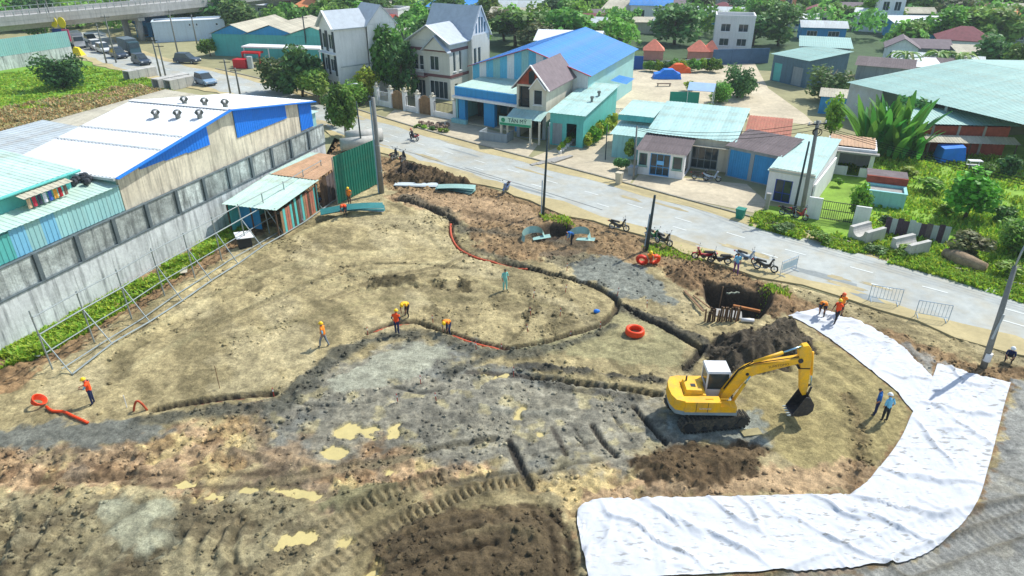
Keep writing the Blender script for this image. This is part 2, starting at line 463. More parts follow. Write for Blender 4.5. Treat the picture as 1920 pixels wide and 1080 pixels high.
# bottom-left yellow and brown churned soil
m_bl = zone([(-200,830),(200,830),(480,770),(600,800),(760,830),(1000,890),(1180,880),(1300,930),(1090,945),(900,900),(700,930),(560,920),(300,920),(-200,930)], C_PINK, 1.2, .9, 1.4, 24, .62)
blot(2.2, .52, C_YEL, .7, m_bl, 41); blot(1.1, .55, C_BROWN, .8, m_bl, 42); blot(.6, .59, srgb(104,82,62), .65, m_bl, 50); blot(2.6, .60, C_GREY2, .5, m_bl, 53)
m_b2 = zone([(-300,925),(300,925),(540,920),(600,1000),(470,1120),(-300,1120)], np.array(srgb(158,148,114)), 1.2, .9, 1.2, 25, .45)
blot(1.8, .53, srgb(104,94,72), .75, m_b2, 43); blot(.7, .59, srgb(92,80,60), .6, m_b2, 51); blot(1.5, .60, srgb(184,174,138), .6, m_b2, 52)
zone([(200,940),(330,940),(340,1010),(270,1050),(200,1000)], srgb(176,176,148), .6, .8, .6, 26, .12)
# grey muds
m_g = zone([(470,775),(560,720),(690,655),(790,632),(870,650),(880,690),(1000,700),(1240,740),(1270,830),(1150,880),(1000,870),(830,860),(770,835),(620,850),(520,810)], C_GREY, 1.6, .92, 1.5, 27, .30, .3)
blot(1.5, .55, C_GREY2, .6, m_g, 44); blot(1.0, .62, srgb(190,178,132), .7, m_g, 45); blot(3.0, .56, srgb(124,128,122), .6, m_g, 46); blot(.7, .56, srgb(96,95,84), .5, m_g, 49)
zone([(600,730),(690,668),(780,640),(850,655),(800,690),(740,710),(640,735)], srgb(172,172,150), .5, .9, .4, 28, .05, .15)
zone([(-80,805),(120,795),(250,790),(330,800),(220,832),(-80,842)], srgb(122,124,114), .6, .95, .7, 29, .15, .4)
zone([(1060,495),(1150,475),(1230,515),(1265,565),(1180,562),(1090,525)], srgb(132,136,126), .6, .95, .7, 30, .25)
zone([(1000,470),(1100,465),(1130,490),(1050,505)], C_DKGREY, .6, .6, .6, 31, .3)
zone([(1160,580),(1290,640),(1270,690),(1060,660),(960,650),(1100,620)], srgb(166,160,118), .7, .7, .5, 32, .08)
# compacted apron beyond the sheet
m_as = zone([(1900,715),(2400,760),(2600,1400),(1400,1400),(1080,1095),(1500,1078),(1720,1048),(1835,950)], C_ASPH, .5, .97, .5, 33, .05)
blot(2.5, .54, srgb(130,132,128), .6, m_as, 47); blot(1.3, .6, srgb(176,170,150), .5, m_as, 48)
zone([(1690,640),(1790,690),(1757,683),(1745,705)], C_ASPH, .5, .8, .5, 34, .2)
# pad in front of the digger
zone([(1380,720),(1470,650),(1560,640),(1650,690),(1715,770),(1690,850),(1600,885),(1500,880),(1440,820),(1400,790)], srgb(166,152,104), .6, .95, .5, 35, .1)
zone([(1240,740),(1420,770),(1440,830),(1260,830)], srgb(150,158,150), .5, .8, .5, 36, .15, .2)
m_low = zone([(1180,900),(1480,870),(1640,870),(1590,915),(1250,930)], C_PINK, .6, .85, .6, 37, .3)

def heap(pts, h, col, soft=1.6, ramp=.8, nz=.6, seed=60, amt=.95, px=True):
    global Z
    poly = GP(pts) if px else pts
    w = win(poly, nz + .5); x, y = X[w], Y[w]
    d = sdist(x, y, poly) + nz*(fbm(x, y, 1.3, 3, seed)-.5)*2
    m = sstep(-.15, soft, d); Z[w] += m*h*(.75 + .5*fbm(x, y, 1.8, 3, seed+1))
    zone(poly, col, .5, amt, nz, seed, ramp, px=False)
heap([(1320,655),(1380,622),(1480,600),(1540,640),(1520,672),(1440,700),(1360,690)], 1.25, C_DARK, 1.8, 1.0, .7, 61)
heap([(1178,862),(1230,835),(1320,826),(1430,838),(1420,885),(1330,912),(1220,905)], .42, C_DKBR, 1.0, .7, .35, 62)
heap([(715,1000),(830,960),(960,945),(1060,960),(1075,1040),(1080,1120),(640,1160)], .5, srgb(98,84,62), 1.6, .42, .5, 63)
heap([(590,945),(640,915),(720,905),(760,925),(690,960),(620,965)], .3, srgb(140,134,98), .8, .25, .3, 64)
heap([(690,540),(700,520),(780,515),(790,535)], .28, C_OLIVE*.55, .7, .8, .3, 65)
heap([(805,530),(825,513),(840,530),(820,540)], .25, C_OLIVE*.55, .6, .8, .3, 66)
heap([(850,545),(865,520),(885,530),(880,545)], .25, C_OLIVE*.55, .6, .8, .3, 67)
heap([(720,330),(760,305),(860,330),(900,350),(850,350),(740,345)], .7, C_DKBR*.8, .9, 1.0, .5, 68)
heap([(1250,500),(1310,488),(1345,510),(1300,545),(1260,535)], .5, C_BROWN*.8, .9, .7, .4, 69)
heap([(1400,520),(1470,545),(1500,585),(1450,600),(1420,560)], .4, C_BROWN*.9, .8, .7, .4, 70)
# spoil bands beside the trenches
def band(pts, w, h, col, ramp=.8, amt=.9, seed=80):
    global Z, colr, rough_amp
    P = GP(pts); W = win(P, 3*w + .3); x, y = X[W], Y[W]
    d, s = pdist(x, y, P); d = d + .5*w*(fbm(x, y, .8, 3, seed)-.5)*2
    d = d + .9*w*(fbm(x, y, 2.2, 3, seed+40)-.45)*1.6; m = sstep(w*1.15, w*.3, d); Z[W] += m*h*(.3+1.6*fbm(x, y, .9, 3, seed+41))
    c = np.array(col); a = (m*amt)[...,None]; colr[W] = colr[W]*(1-a) + c*a; rough_amp[W] = rough_amp[W]*(1-m) + ramp*m
SPOIL = np.array(srgb(92,92,80))
band([(270,790),(400,770),(520,760),(590,700),(640,660),(720,632),(800,625),(850,640),(920,662)], .75, .10, SPOIL, .5, .9, 81)
band([(960,665),(1080,640),(1150,610)], .6, .10, SPOIL, .5, .8, 82)
band([(840,700),(950,655)], .45, .08, SPOIL*.9, .5, .85, 83)
band([(980,685),(1100,695),(1240,715)], .45, .12, C_DKGREY, .5, .9, 84)
band([(1020,720),(1200,745)], .35, .08, C_DKGREY, .5, .7, 85)
band([(1180,580),(1260,615),(1320,640)], .6, .12, C_DKGREY*1.1, .5, .85, 86)
band([(1130,535),(1010,505),(900,470)], .4, .08, SPOIL, .5, .6, 87)
band([(760,372),(830,395),(870,430),(960,440),(1100,460)], .8, .1, SPOIL*.85, .5, .75, 88)
band([(870,395),(1000,420),(1120,470)], .9, .08, C_DKBR, .5, .6, 89)
band([(1320,650),(1290,690)], .4, .1, C_DKGREY, .5, .8, 90)
band([(640,500),(740,492),(880,503)], .22, .03, C_OLIVE*.5, .4, .6, 91)
band([(985,590),(1010,570),(1080,600),(1030,615)], .9, .03, C_OLIVE*.75, .5, .6, 92)
band([(955,640),(985,610),(995,560)], .2, .02, C_OLIVE*.5, .4, .7, 93)
# dark arc left by slewing, ridged pad
ec = G(1330, 780)
rr = np.hypot(X-ec[0], Y-ec[1]); ang = np.arctan2(Y-ec[1], X-ec[0])
arc = np.exp(-((rr - 7.6 - .5*np.sin(ang*3))/.45)**2) * ((ang > -1.0) & (ang < .25))
colr = colr*(1-.6*arc[...,None]) + C_DKBR*(.6*arc[...,None]); rough_amp += .5*arc
pad = sstep(-.5, .5, sdist(X, Y, GP([(1400,730),(1480,660),(1580,660),(1680,740),(1660,830),(1540,870),(1450,820)])))
Z += pad*(.16*np.sin(rr*5.2 + 1.5*fbm(X, Y, 2, 2, 95))*.35 + .1)
# curved blade marks near the road, bottom ripples
Z += .05*np.sin((Y*.9+X*.25)*7 + 2*fbm(X, Y, 3, 2, 96)) * sstep(-.8, .8, sdist(X, Y, GP([(860,400),(960,375),(1020,395),(1030,420),(900,425)])))
rip = sstep(-.6, .6, sdist(X, Y, GP([(340,960),(450,935),(530,960),(520,1010),(430,1060),(340,1030)])))
rc = G(560, 1010); r2 = np.hypot(X-rc[0], Y-rc[1]); Z += rip*.20*np.sin(r2*8 + 5*fbm(X, Y, 1.2, 3, 97))*(.4+fbm(X, Y, .9, 2, 99))
rip2 = sstep(-.6, .6, sdist(X, Y, GP([(-150,960),(110,960),(60,1090),(-200,1090)])))
Z += rip2*.22*np.sin((X*.9+Y*.3)*5 + 2*fbm(X, Y, 1.5, 3, 98))
zone([(1478,590),(1530,618),(1600,668),(1680,735),(1716,775),(1790,760),(1745,704),(1690,650),(1612,603),(1532,575)], C_BROWN, .3, .9, .1, 150, .03)
zone([(1757,680),(1712,772),(1690,820),(1652,872),(1600,922),(1400,932),(1100,944),(1080,985),(1095,1100),(1400,1080),(1600,1066),(1715,1050),(1785,1004),(1834,945),(1853,885),(1897,722)], C_BROWN, .3, .9, .1, 151, .03)
# ridges and ruts dragged over the tan ground
def ridge(pts, w, h, amt=.0, col=C_OLIVE):
    P = GP(pts); W = win(P, 2*w+.3); x, y = X[W], Y[W]; d, s_ = pdist(x, y, P); d = d + .3*w*(fbm(x, y, .7, 3, 77)-.5)*2
    m = np.exp(-(d/w)**2)*(.5+fbm(x, y, 1.1, 2, 78)); Z[W] += h*m
    a = (np.clip(m,0,1)*amt)[...,None]; colr[W] = colr[W]*(1-a) + np.array(col)*a
for pts, w_, h_, a_, c_ in (([(120,700),(300,610),(420,545),(520,505),(640,480),(760,470)],.35,.12,.4,srgb(200,188,140)),([(250,690),(420,600),(540,545),(660,515),(850,490)],.3,.10,.4,srgb(204,192,146)),
  ([(300,570),(420,500),(560,440),(660,400),(720,380)],.5,.16,.4,srgb(204,190,140)),([(560,520),(700,545),(880,520),(930,540)],.25,.08,.4,srgb(204,190,140)),([(420,640),(560,600),(700,560),(880,560)],.3,-.08,.4,srgb(120,114,80)),
  ([(330,650),(480,570),(600,520)],.3,-.09,.4,srgb(120,114,80)),([(720,420),(800,440),(840,480)],.3,-.07,.4,srgb(124,116,84)),([(480,480),(560,430),(640,400)],.3,-.1,.45,srgb(118,110,78)),([(200,680),(320,620),(400,570)],.25,-.08,.4,srgb(118,110,78)),
  ([(880,560),(980,560),(1060,580)],.25,-.06,.4,srgb(120,112,78)),([(640,495),(740,492),(870,500)],.12,-.06,.5,srgb(100,96,70)),([(1050,620),(1150,625),(1270,650)],.3,-.06,.3,srgb(126,118,84)),
  ([(0,870),(200,850),(420,845),(600,870)],.3,.12,.3,srgb(196,170,130)),([(60,900),(260,890),(520,885)],.25,-.14,.6,srgb(96,80,60)),([(230,905),(420,912),(560,905)],.2,-.14,.7,srgb(84,70,54)),([(0,1000),(90,960),(120,930)],.3,-.2,.5,srgb(110,100,76)),([(80,1080),(170,1000),(260,940)],.3,-.2,.5,srgb(110,104,80)),([(150,1090),(230,1020),(330,960)],.22,-.16,.5,srgb(110,104,80)),
  ([(250,1050),(300,1030),(330,1000),(345,960)],.3,-.3,.7,srgb(80,74,58)),([(430,1085),(520,1045),(600,1010)],.3,-.2,.5,srgb(96,88,66)),([(1030,960),(1062,1000),(1070,1050),(1068,1090)],.14,-.2,.7,srgb(60,50,38)),([(1000,965),(1030,1000),(1042,1050),(1040,1090)],.12,-.16,.7,srgb(64,54,40)),([(760,1000),(860,970),(980,960)],.2,.16,.5,srgb(130,112,80)),([(720,1060),(800,1020),(900,1000)],.15,-.16,.6,srgb(64,54,40)),([(740,1085),(830,1050),(930,1030)],.15,-.16,.6,srgb(64,54,40)),([(880,1010),(950,1000),(1000,1020)],.25,.12,.5,srgb(132,120,88)),([(1150,900),(1260,925),(1420,915)],.25,-.07,.4,srgb(120,100,74)),([(1000,850),(1060,838),(1110,826)],.1,-.12,.7,srgb(70,68,60)),([(1010,885),(1080,868),(1130,860)],.1,-.12,.7,srgb(70,68,60)),([(1150,775),(1185,825)],.1,-.14,.7,srgb(64,62,56)),([(1070,790),(1100,840)],.1,-.1,.6,srgb(72,70,62)),([(900,760),(980,775),(1060,770)],.25,.08,.2,srgb(160,164,150)),([(560,755),(640,760),(700,752)],.12,-.14,.7,srgb(58,62,60)),([(740,725),(790,735),(830,728)],.15,-.14,.7,srgb(58,60,58))):
    ridge(pts, w_, h_, a_, c_)
clod2 = np.abs(fbm(X, Y, .95, 3, 9) - .5)*2
Z += fine*rough_amp*.48 + (clod-.45)*rough_amp*.48 + (clod2-.4)*np.clip(rough_amp-.25,0,1)*.30
# clod-size mottling: soil tone plus clod shadows painted in, stronger on rough ground
mo = fbm(X, Y, .38, 4, 55, .65); mo = np.clip((mo-.5)*3.2, -1, 1)*(.30 + .35*np.clip(rough_amp,0,1)); m5 = np.clip((fbm(X*.7+Y*.3, Y*.8, 1.4, 4, 56, .6)-.5)*3, -1, 1)*.16
grain = np.clip((fbm(X*.35+Y*.9, Y*.32-X*.9*.35, .32, 3, 57, .6)-.5)*3, -1, 1)*.16
colr = colr*(.86*(1 + mo*.8 + m5 + grain))[...,None]
# ---- cuts: trenches, plates' slots, pits
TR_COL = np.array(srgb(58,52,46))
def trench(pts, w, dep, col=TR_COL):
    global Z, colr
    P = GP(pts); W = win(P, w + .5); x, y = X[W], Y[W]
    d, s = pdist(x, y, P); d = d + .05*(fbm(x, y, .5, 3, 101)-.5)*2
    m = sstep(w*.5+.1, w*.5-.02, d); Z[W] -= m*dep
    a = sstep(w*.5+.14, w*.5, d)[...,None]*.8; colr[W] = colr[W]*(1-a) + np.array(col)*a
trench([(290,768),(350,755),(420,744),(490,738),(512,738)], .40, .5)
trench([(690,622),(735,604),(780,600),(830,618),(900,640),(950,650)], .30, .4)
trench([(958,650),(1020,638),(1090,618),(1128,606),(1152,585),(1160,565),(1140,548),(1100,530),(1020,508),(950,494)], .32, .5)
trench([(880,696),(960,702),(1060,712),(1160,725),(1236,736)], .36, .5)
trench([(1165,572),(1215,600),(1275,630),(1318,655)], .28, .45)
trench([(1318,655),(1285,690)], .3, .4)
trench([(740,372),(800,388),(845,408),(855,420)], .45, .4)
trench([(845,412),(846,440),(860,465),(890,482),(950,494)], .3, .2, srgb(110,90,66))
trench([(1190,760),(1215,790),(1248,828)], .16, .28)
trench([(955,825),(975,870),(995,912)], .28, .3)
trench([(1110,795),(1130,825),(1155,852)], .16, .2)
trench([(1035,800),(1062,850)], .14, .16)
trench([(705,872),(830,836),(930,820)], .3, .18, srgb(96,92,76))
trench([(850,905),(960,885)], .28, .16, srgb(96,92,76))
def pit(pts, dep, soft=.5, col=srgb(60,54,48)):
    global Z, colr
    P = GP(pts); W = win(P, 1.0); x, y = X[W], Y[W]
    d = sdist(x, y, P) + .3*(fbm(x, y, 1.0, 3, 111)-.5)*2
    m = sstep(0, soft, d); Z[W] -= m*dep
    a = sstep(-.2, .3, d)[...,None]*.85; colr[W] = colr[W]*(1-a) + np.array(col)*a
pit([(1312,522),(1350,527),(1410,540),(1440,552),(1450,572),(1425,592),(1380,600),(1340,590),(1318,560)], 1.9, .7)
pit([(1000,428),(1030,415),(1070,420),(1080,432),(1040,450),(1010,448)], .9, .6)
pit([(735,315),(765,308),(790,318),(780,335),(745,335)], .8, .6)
# tread prints
def treads(pts, w, pitch, dep, amt=.6, col=srgb(134,122,92)):
    global Z, colr
    P = GP(pts); W = win(P, w + .5); x, y = X[W], Y[W]
    d, s = pdist(x, y, P); m = sstep(w*.5+.08, w*.5-.05, d)
    Z[W] = Z[W]*(1-.7*m) + m*(-.10 + dep*np.tanh(3*np.sin(s*2*math.pi/pitch))*.5)
    berm = np.exp(-((d-w*.62)/.14)**2); Z[W] += .10*berm*(.4+fbm(x, y, .6, 2, 120))
    a = (m*amt)[...,None]; colr[W] = colr[W]*(1-a) + np.array(col)*a; a = (.5*berm)[...,None]; colr[W] = colr[W]*(1-a) + np.array(srgb(92,84,64))*a
treads([(470,1085),(560,1020),(640,975),(720,930),(830,895)], .66, .36, .24)
treads([(590,1085),(690,1010),(790,960),(900,915),(980,900)], .66, .36, .24)
treads([(1380,1130),(1640,1030),(1760,985),(1930,950)], .9, .36, .05, .4, srgb(136,138,134)); treads([(500,905),(640,880),(760,860)], .5, .34, .10); treads([(300,980),(400,985),(520,960)], .5, .34, .10, .4); treads([(30,1085),(90,1020),(140,960)], .5, .34, .12, .4); treads([(620,560),(720,520),(840,500),(900,470)], .4, .4, .03, .2); treads([(380,620),(520,560),(660,500)], .45, .4, .04, .2)
treads([(1700,1060),(1830,1010),(1990,960)], .9, .36, .05, .4, srgb(136,138,134))
# puddles: hollows that hold muddy water
PUDDLES = [[(510,1012),(530,992),(575,985),(602,992),(590,1012),(560,1032),(530,1030)], [(370,930),(400,922),(435,926),(430,938),(385,940)],
  [(460,915),(500,905),(545,915),(600,928),(590,938),(520,925),(470,925)], [(640,1000),(668,992),(672,1010),(650,1022)],
  [(640,1110),(690,1045),(725,1030),(720,1060),(690,1110)], [(615,800),(650,788),(700,790),(745,796),(742,815),(700,812),(650,822),(620,818)],
  [(590,845),(640,830),(660,842),(620,856)], [(905,700),(950,697),(955,705),(915,706)], [(720,880),(750,876),(752,890),(728,892)],
  [(955,770),(975,765),(980,785),(960,790)], [(1000,805),(1030,802),(1025,815),(1005,815)], [(330,905),(350,900),(362,908),(340,914)]]
PD = []
for k, pl in enumerate(PUDDLES):
    P = GP(pl); W = win(P, 2.0); x, y = X[W], Y[W]
    d = sdist(x, y, P) - .08 + .75*(fbm(x, y, .8, 4, 300+k, .65)-.5)*2; m = sstep(-.12, .22, d); PD.append((W, m))
    rim = sstep(-1.7, -1.2, d)*(1-m); Z[W] = np.where(rim > .02, np.maximum(Z[W], (-.125+.03+.05*fbm(x, y, .4, 3, 320))*rim + Z[W]*(1-rim)), Z[W])
for W, m in PD:
    Z[W] = Z[W]*(1-m) + (-.20)*m
    a = (m*.7)[...,None]; colr[W] = colr[W]*(1-a) + np.array(srgb(200,184,124))*a
# level off under the road edge and along the borders
sdS = sdist(X, Y, site)
edge = sstep(.0, 1.2, sdS); Z = Z*edge + (-.06)*(1-edge)
Zs = Z
def th(x, y):
    """site surface height"""
    if not (SX0 < x < SX1-.2 and ys[0] < y < ys[-1]-.3): return 0.0
    i = (x - SX0)/DXG; i0 = int(i); fx = i - i0
    j0 = int(np.searchsorted(ys, y)) - 1; fy = (y - ys[j0])/(ys[j0+1]-ys[j0])
    return float((Zs[j0,i0]*(1-fx)+Zs[j0,i0+1]*fx)*(1-fy) + (Zs[j0+1,i0]*(1-fx)+Zs[j0+1,i0+1]*fx)*fy)
def S(px, py):
    """a point standing on the site surface seen at that pixel"""
    x, y = G(px, py); z = th(x, y)
    x, y = G(px, py, z); return (x, y, th(x, y))
ny, nx = X.shape
keep = sdS > -.35
fk = keep[:-1,:-1] & keep[1:,:-1] & keep[:-1,1:] & keep[1:,1:]
idx = np.full(X.shape, -1, np.int64)
used = np.zeros(X.shape, bool)
for dj in (0,1):
    for di in (0,1): used[dj:ny-1+dj, di:nx-1+di] |= fk
idx[used] = np.arange(used.sum())
co = np.stack([X[used], Y[used], Z[used]], -1).astype(np.float32)
q = np.stack([idx[:-1,:-1][fk], idx[:-1,1:][fk], idx[1:,1:][fk], idx[1:,:-1][fk]], -1)
me = bpy.data.meshes.new('site_soil')
me.vertices.add(len(co)); me.vertices.foreach_set('co', co.ravel())
me.loops.add(q.size); me.loops.foreach_set('vertex_index', q.ravel().astype(np.int32))
me.polygons.add(len(q)); me.polygons.foreach_set('loop_start', np.arange(0, q.size, 4, dtype=np.int32)); me.polygons.foreach_set('loop_total', np.full(len(q), 4, np.int32))
me.update(calc_edges=True)
me.polygons.foreach_set('use_smooth', np.ones(len(q), bool))
ca = me.color_attributes.new('soil', 'FLOAT_COLOR', 'POINT')
rgba = np.concatenate([np.clip(colr[used], 0, 1), np.clip(wet[used], 0, 1)[:,None]], -1).astype(np.float32)
ca.data.foreach_set('color', rgba.ravel())
def soil_material(name):
    m = bpy.data.materials.new(name); m.use_nodes = True; nt = m.node_tree; N = nt.nodes; L = nt.links; b = N['Principled BSDF']
    at = N.new('ShaderNodeAttribute'); at.attribute_name = 'soil'
    tc = N.new('ShaderNodeTexCoord'); out = at.outputs['Color']
    for sc, amt, det in ((1.1, .18, 5), (5.0, .34, 6), (19.0, .30, 4)):
        n = N.new('ShaderNodeTexNoise'); n.inputs['Scale'].default_value = sc; n.inputs['Detail'].default_value = det; n.inputs['Roughness'].default_value = .7
        L.new(tc.outputs['Object'], n.inputs['Vector'])
        mr = N.new('ShaderNodeMapRange'); mr.inputs[1].default_value = .3; mr.inputs[2].default_value = .7; mr.inputs[3].default_value = 1-amt; mr.inputs[4].default_value = 1+amt
        L.new(n.outputs[0], mr.inputs[0])
        mx = N.new('ShaderNodeMix'); mx.data_type = 'RGBA'; mx.blend_type = 'MULTIPLY'; mx.inputs[0].default_value = 1
        L.new(out, mx.inputs[6]); L.new(mr.outputs[0], mx.inputs[7]); out = mx.outputs[2]
    L.new(out, b.inputs['Base Color'])
    mr = N.new('ShaderNodeMapRange'); mr.inputs[3].default_value = .95; mr.inputs[4].default_value = .6
    L.new(at.outputs['Alpha'], mr.inputs[0]); L.new(mr.outputs[0], b.inputs['Roughness'])
    b.inputs['Specular IOR Level'].default_value = .25
    n = N.new('ShaderNodeTexNoise'); n.inputs['Scale'].default_value = 5; n.inputs['Detail'].default_value = 9; n.inputs['Roughness'].default_value = .78
    L.new(tc.outputs['Object'], n.inputs['Vector'])
    bp = N.new('ShaderNodeBump'); bp.inputs['Strength'].default_value = 1.0; bp.inputs['Distance'].default_value = .12
    L.new(n.outputs[0], bp.inputs['Height']); L.new(bp.outputs[0], b.inputs['Normal'])
    return m
m_soil = soil_material('churned_soil')
me.materials.append(m_soil)
struct(link('site_terrain', me))

# loose clods of soil lying where the ground is churned
rs = np.random.RandomState(5)
wgt = np.clip(rough_amp - .16, 0, .22)*(.25 + sstep(.4,.65,fbm(X, Y, 1.7, 3, 61))) * keep * (sdS > .3)
cell = np.gradient(ys)[:,None] * np.ones_like(X); wgt = wgt * cell
pr = (wgt / wgt.sum()).ravel()
NCL = 17000
pick = rs.choice(pr.size, NCL, p=pr)
bmv = []; ico = bmesh.new(); bmesh.ops.create_icosphere(ico, subdivisions=1, radius=1.0)
iv = np.array([v.co[:] for v in ico.verts]); ifc = np.array([[v.index for v in f.verts] for f in ico.faces]); ico.free()
cx = X.ravel()[pick] + rs.uniform(-.06,.06,NCL); cy = Y.ravel()[pick] + rs.uniform(-.06,.06,NCL); cz = Z.ravel()[pick]
sz = .02 + .10*rs.rand(NCL)**4
A = rs.uniform(0, 6.28, NCL); jit = 1 + .35*rs.uniform(-1,1,(NCL,len(iv)))
P = iv[None]*jit[...,None]*sz[:,None,None]*np.array([1.25,1,.75])
Pc = np.stack([P[...,0]*np.cos(A)[:,None]-P[...,1]*np.sin(A)[:,None]+cx[:,None], P[...,0]*np.sin(A)[:,None]+P[...,1]*np.cos(A)[:,None]+cy[:,None], P[...,2]+cz[:,None]+.2*sz[:,None]], -1)
F_ = (ifc[None] + (np.arange(NCL)*len(iv))[:,None,None]).reshape(-1,3)
me = bpy.data.meshes.new('soil_clods')
me.vertices.add(NCL*len(iv)); me.vertices.foreach_set('co', Pc.reshape(-1).astype(np.float32))
me.loops.add(F_.size); me.loops.foreach_set('vertex_index', F_.ravel().astype(np.int32))
me.polygons.add(len(F_)); me.polygons.foreach_set('loop_start', np.arange(0, F_.size, 3, dtype=np.int32)); me.polygons.foreach_set('loop_total', np.full(len(F_), 3, np.int32))
me.update(calc_edges=True)
ca = me.color_attributes.new('soil', 'FLOAT_COLOR', 'POINT')
cc = colr.reshape(-1,3)[pick]*rs.uniform(.7,1.25,NCL)[:,None]
ca.data.foreach_set('color', np.repeat(np.concatenate([np.clip(cc,0,1), np.zeros((NCL,1))], -1), len(iv), 0).astype(np.float32).ravel())
me.materials.append(m_soil)
tag(link('soil_clods', me), 'loose clods of dug soil scattered over the churned ground', 'soil', kind='stuff')

# muddy water
PUDW = []
m_mud = mat('muddy_water', srgb(196,180,120), .22, .1, .4, spec=.5)
for k, pl in enumerate(PUDDLES):
    P = [Vector((*p, 0)) for p in GP(pl)]; c = sum(P, Vector()) / len(P)
    ring_ = [p + (p - c).normalized()*.75 for p in P]
    PUDW.append([(p.x, p.y) for p in ring_])
# ------------------------------------------------------------------ ground all round, with the site left open
def with_hole(outer, hole):
    tris = geometry.tessellate_polygon([[Vector((*p, 0)) for p in outer], [Vector((*p, 0)) for p in hole]])
    return outer + hole, tris
site_in = site
pv, pf = with_hole([(-700,-150),(700,-150),(700,900),(-700,900)], site_in)
mb = MB(); mb.add([(x, y, -.03) for x, y in pv], [tuple(f) for f in pf])
m_ground = mat('dusty_earth', srgb(150,146,108), .95, .22, .08, bump=.3, bscale=3)
gnd = mb.build('ground', m_ground); struct(gnd)
bm_ = bmesh.new(); bm_.from_mesh(gnd.data); bmesh.ops.recalc_face_normals(bm_, faces=bm_.faces)
if sum(f.normal.z for f in bm_.faces) < 0: bmesh.ops.reverse_faces(bm_, faces=bm_.faces)
bm_.to_mesh(gnd.data); bm_.free()
def sheet(name, pts, z, m, px=True):
    P = GP(pts) if px else pts
    a = sum(P[i][0]*P[(i+1)%len(P)][1] - P[(i+1)%len(P)][0]*P[i][1] for i in range(len(P)))
    if a < 0: P = P[::-1]
    tris = geometry.tessellate_polygon([[Vector((*p, 0)) for p in P]])
    mb = MB(); mb.add([(x, y, z) for x, y in P], [tuple(f) for f in tris])
    o = mb.build(name, m)
    b = bmesh.new(); b.from_mesh(o.data)
    for f in b.faces:
        if f.normal.z < 0: f.normal_flip()
    b.to_mesh(o.data); b.free(); return struct(o)
for k_, q_ in enumerate(PUDW): sheet('puddle_water', q_, -.125-.0025*k_, m_mud, False)
m_yard = mat('yard_concrete', srgb(190,178,152), .9, .22, .2, bump=.1, streak=0)
m_lawn = mat('field_grass_soil', srgb(110,150,50), .95, .25, .12, bump=.4, bscale=4)
m_dry = mat('dry_verge', srgb(150,142,84), .95, .25, .2, bump=.4, bscale=4)
m_green = mat('weedy_soil', srgb(124,158,56), .95, .3, .3, bump=.4, bscale=4)
m_jungle = mat('dark_green_undergrowth', srgb(70,92,58), .95, .3, .1, bump=.4, bscale=2)  # dark green ground cover, varied at random
sheet('field', [(-260,150),(-200,95),(130,112),(170,115),(260,140),(330,172),(420,186),(330,200),(0,245),(-300,260)], -.022, m_lawn)
sheet('field_verge', [(-260,232),(0,205),(250,165),(330,176),(420,186),(200,225),(0,262),(-300,290)], -.014, m_dry)
sheet('yard', [(985,300),(1150,365),(1180,345),(1190,330),(1165,230),(1430,225),(1530,235),(1510,215),(1440,165),(1415,118),(1290,122),(1150,125),(1135,165),(1140,235),(1080,262)], -.012, m_yard)
sheet('forecourt', [(1180,350),(1420,400),(1440,380),(1400,345),(1200,325)], -.004, m_yard)
sheet('forecourt', [(720,222),(930,290),(985,300),(1010,270),(860,225),(740,205)], -.006, m_yard)
sheet('garden_soil', [(1530,270),(1960,250),(2100,330),(2100,620),(1920,560),(1700,500),(1560,465),(1400,420),(1440,385),(1540,395)], -.016, m_green)
sheet('undergrowth', [(-800,30),(-800,-30),(2700,-30),(2700,90),(1600,140),(1130,118),(900,120),(700,150),(540,60),(100,20)], -.024, m_jungle)

# ------------------------------------------------------------------ white geotextile sheets
def resample(pts, n):
    P = [Vector((*p, 0)) for p in pts]; c = [0.0]
    for a, b in zip(P[:-1], P[1:]): c.append(c[-1] + (b-a).length)
    out = []
    for k in range(n):
        s = c[-1]*k/(n-1); i = max(j for j in range(len(c)-1) if c[j] <= s + 1e-9)
        out.append(P[i].lerp(P[i+1], (s-c[i])/(c[i+1]-c[i]+1e-9)))
    return out
def white_material():
    m = mat('white_geotextile', (.56,.58,.60), .8, .05, .4, bump=.15, bscale=14)
    nt = m.node_tree; N = nt.nodes; L = nt.links; b = N['Principled BSDF']; tc = [n for n in N if n.type == 'TEX_COORD'][0]
    mp = N.new('ShaderNodeMapping'); mp.inputs['Scale'].default_value = (.8, 2.2, 1); mp.inputs['Rotation'].default_value = (0,0,.3)
    L.new(tc.outputs['Object'], mp.inputs[0])
    n1 = N.new('ShaderNodeTexNoise'); n1.inputs['Scale'].default_value = 2.6; n1.inputs['Detail'].default_value = 3; L.new(mp.outputs[0], n1.inputs[0])
    n2 = N.new('ShaderNodeTexNoise'); n2.inputs['Scale'].default_value = .22; n2.inputs['Detail'].default_value = 2; L.new(tc.outputs['Object'], n2.inputs[0])
    r1 = N.new('ShaderNodeMapRange'); r1.inputs[1].default_value = .585; r1.inputs[2].default_value = .66; L.new(n1.outputs[0], r1.inputs[0])
    r2 = N.new('ShaderNodeMapRange'); r2.inputs[1].default_value = .38; r2.inputs[2].default_value = .6; r2.inputs[4].default_value = .7; L.new(n2.outputs[0], r2.inputs[0])
    mu = N.new('ShaderNodeMath'); mu.operation = 'MULTIPLY'; L.new(r1.outputs[0], mu.inputs[0]); L.new(r2.outputs[0], mu.inputs[1])
    mx = N.new('ShaderNodeMix'); mx.data_type = 'RGBA'; src = b.inputs['Base Color'].links[0].from_socket
    L.new(mu.outputs[0], mx.inputs[0]); L.new(src, mx.inputs[6]); mx.inputs[7].default_value = (*srgb(120,118,110), 1)
    L.new(mx.outputs[2], b.inputs['Base Color']); return m
m_geo = white_material()
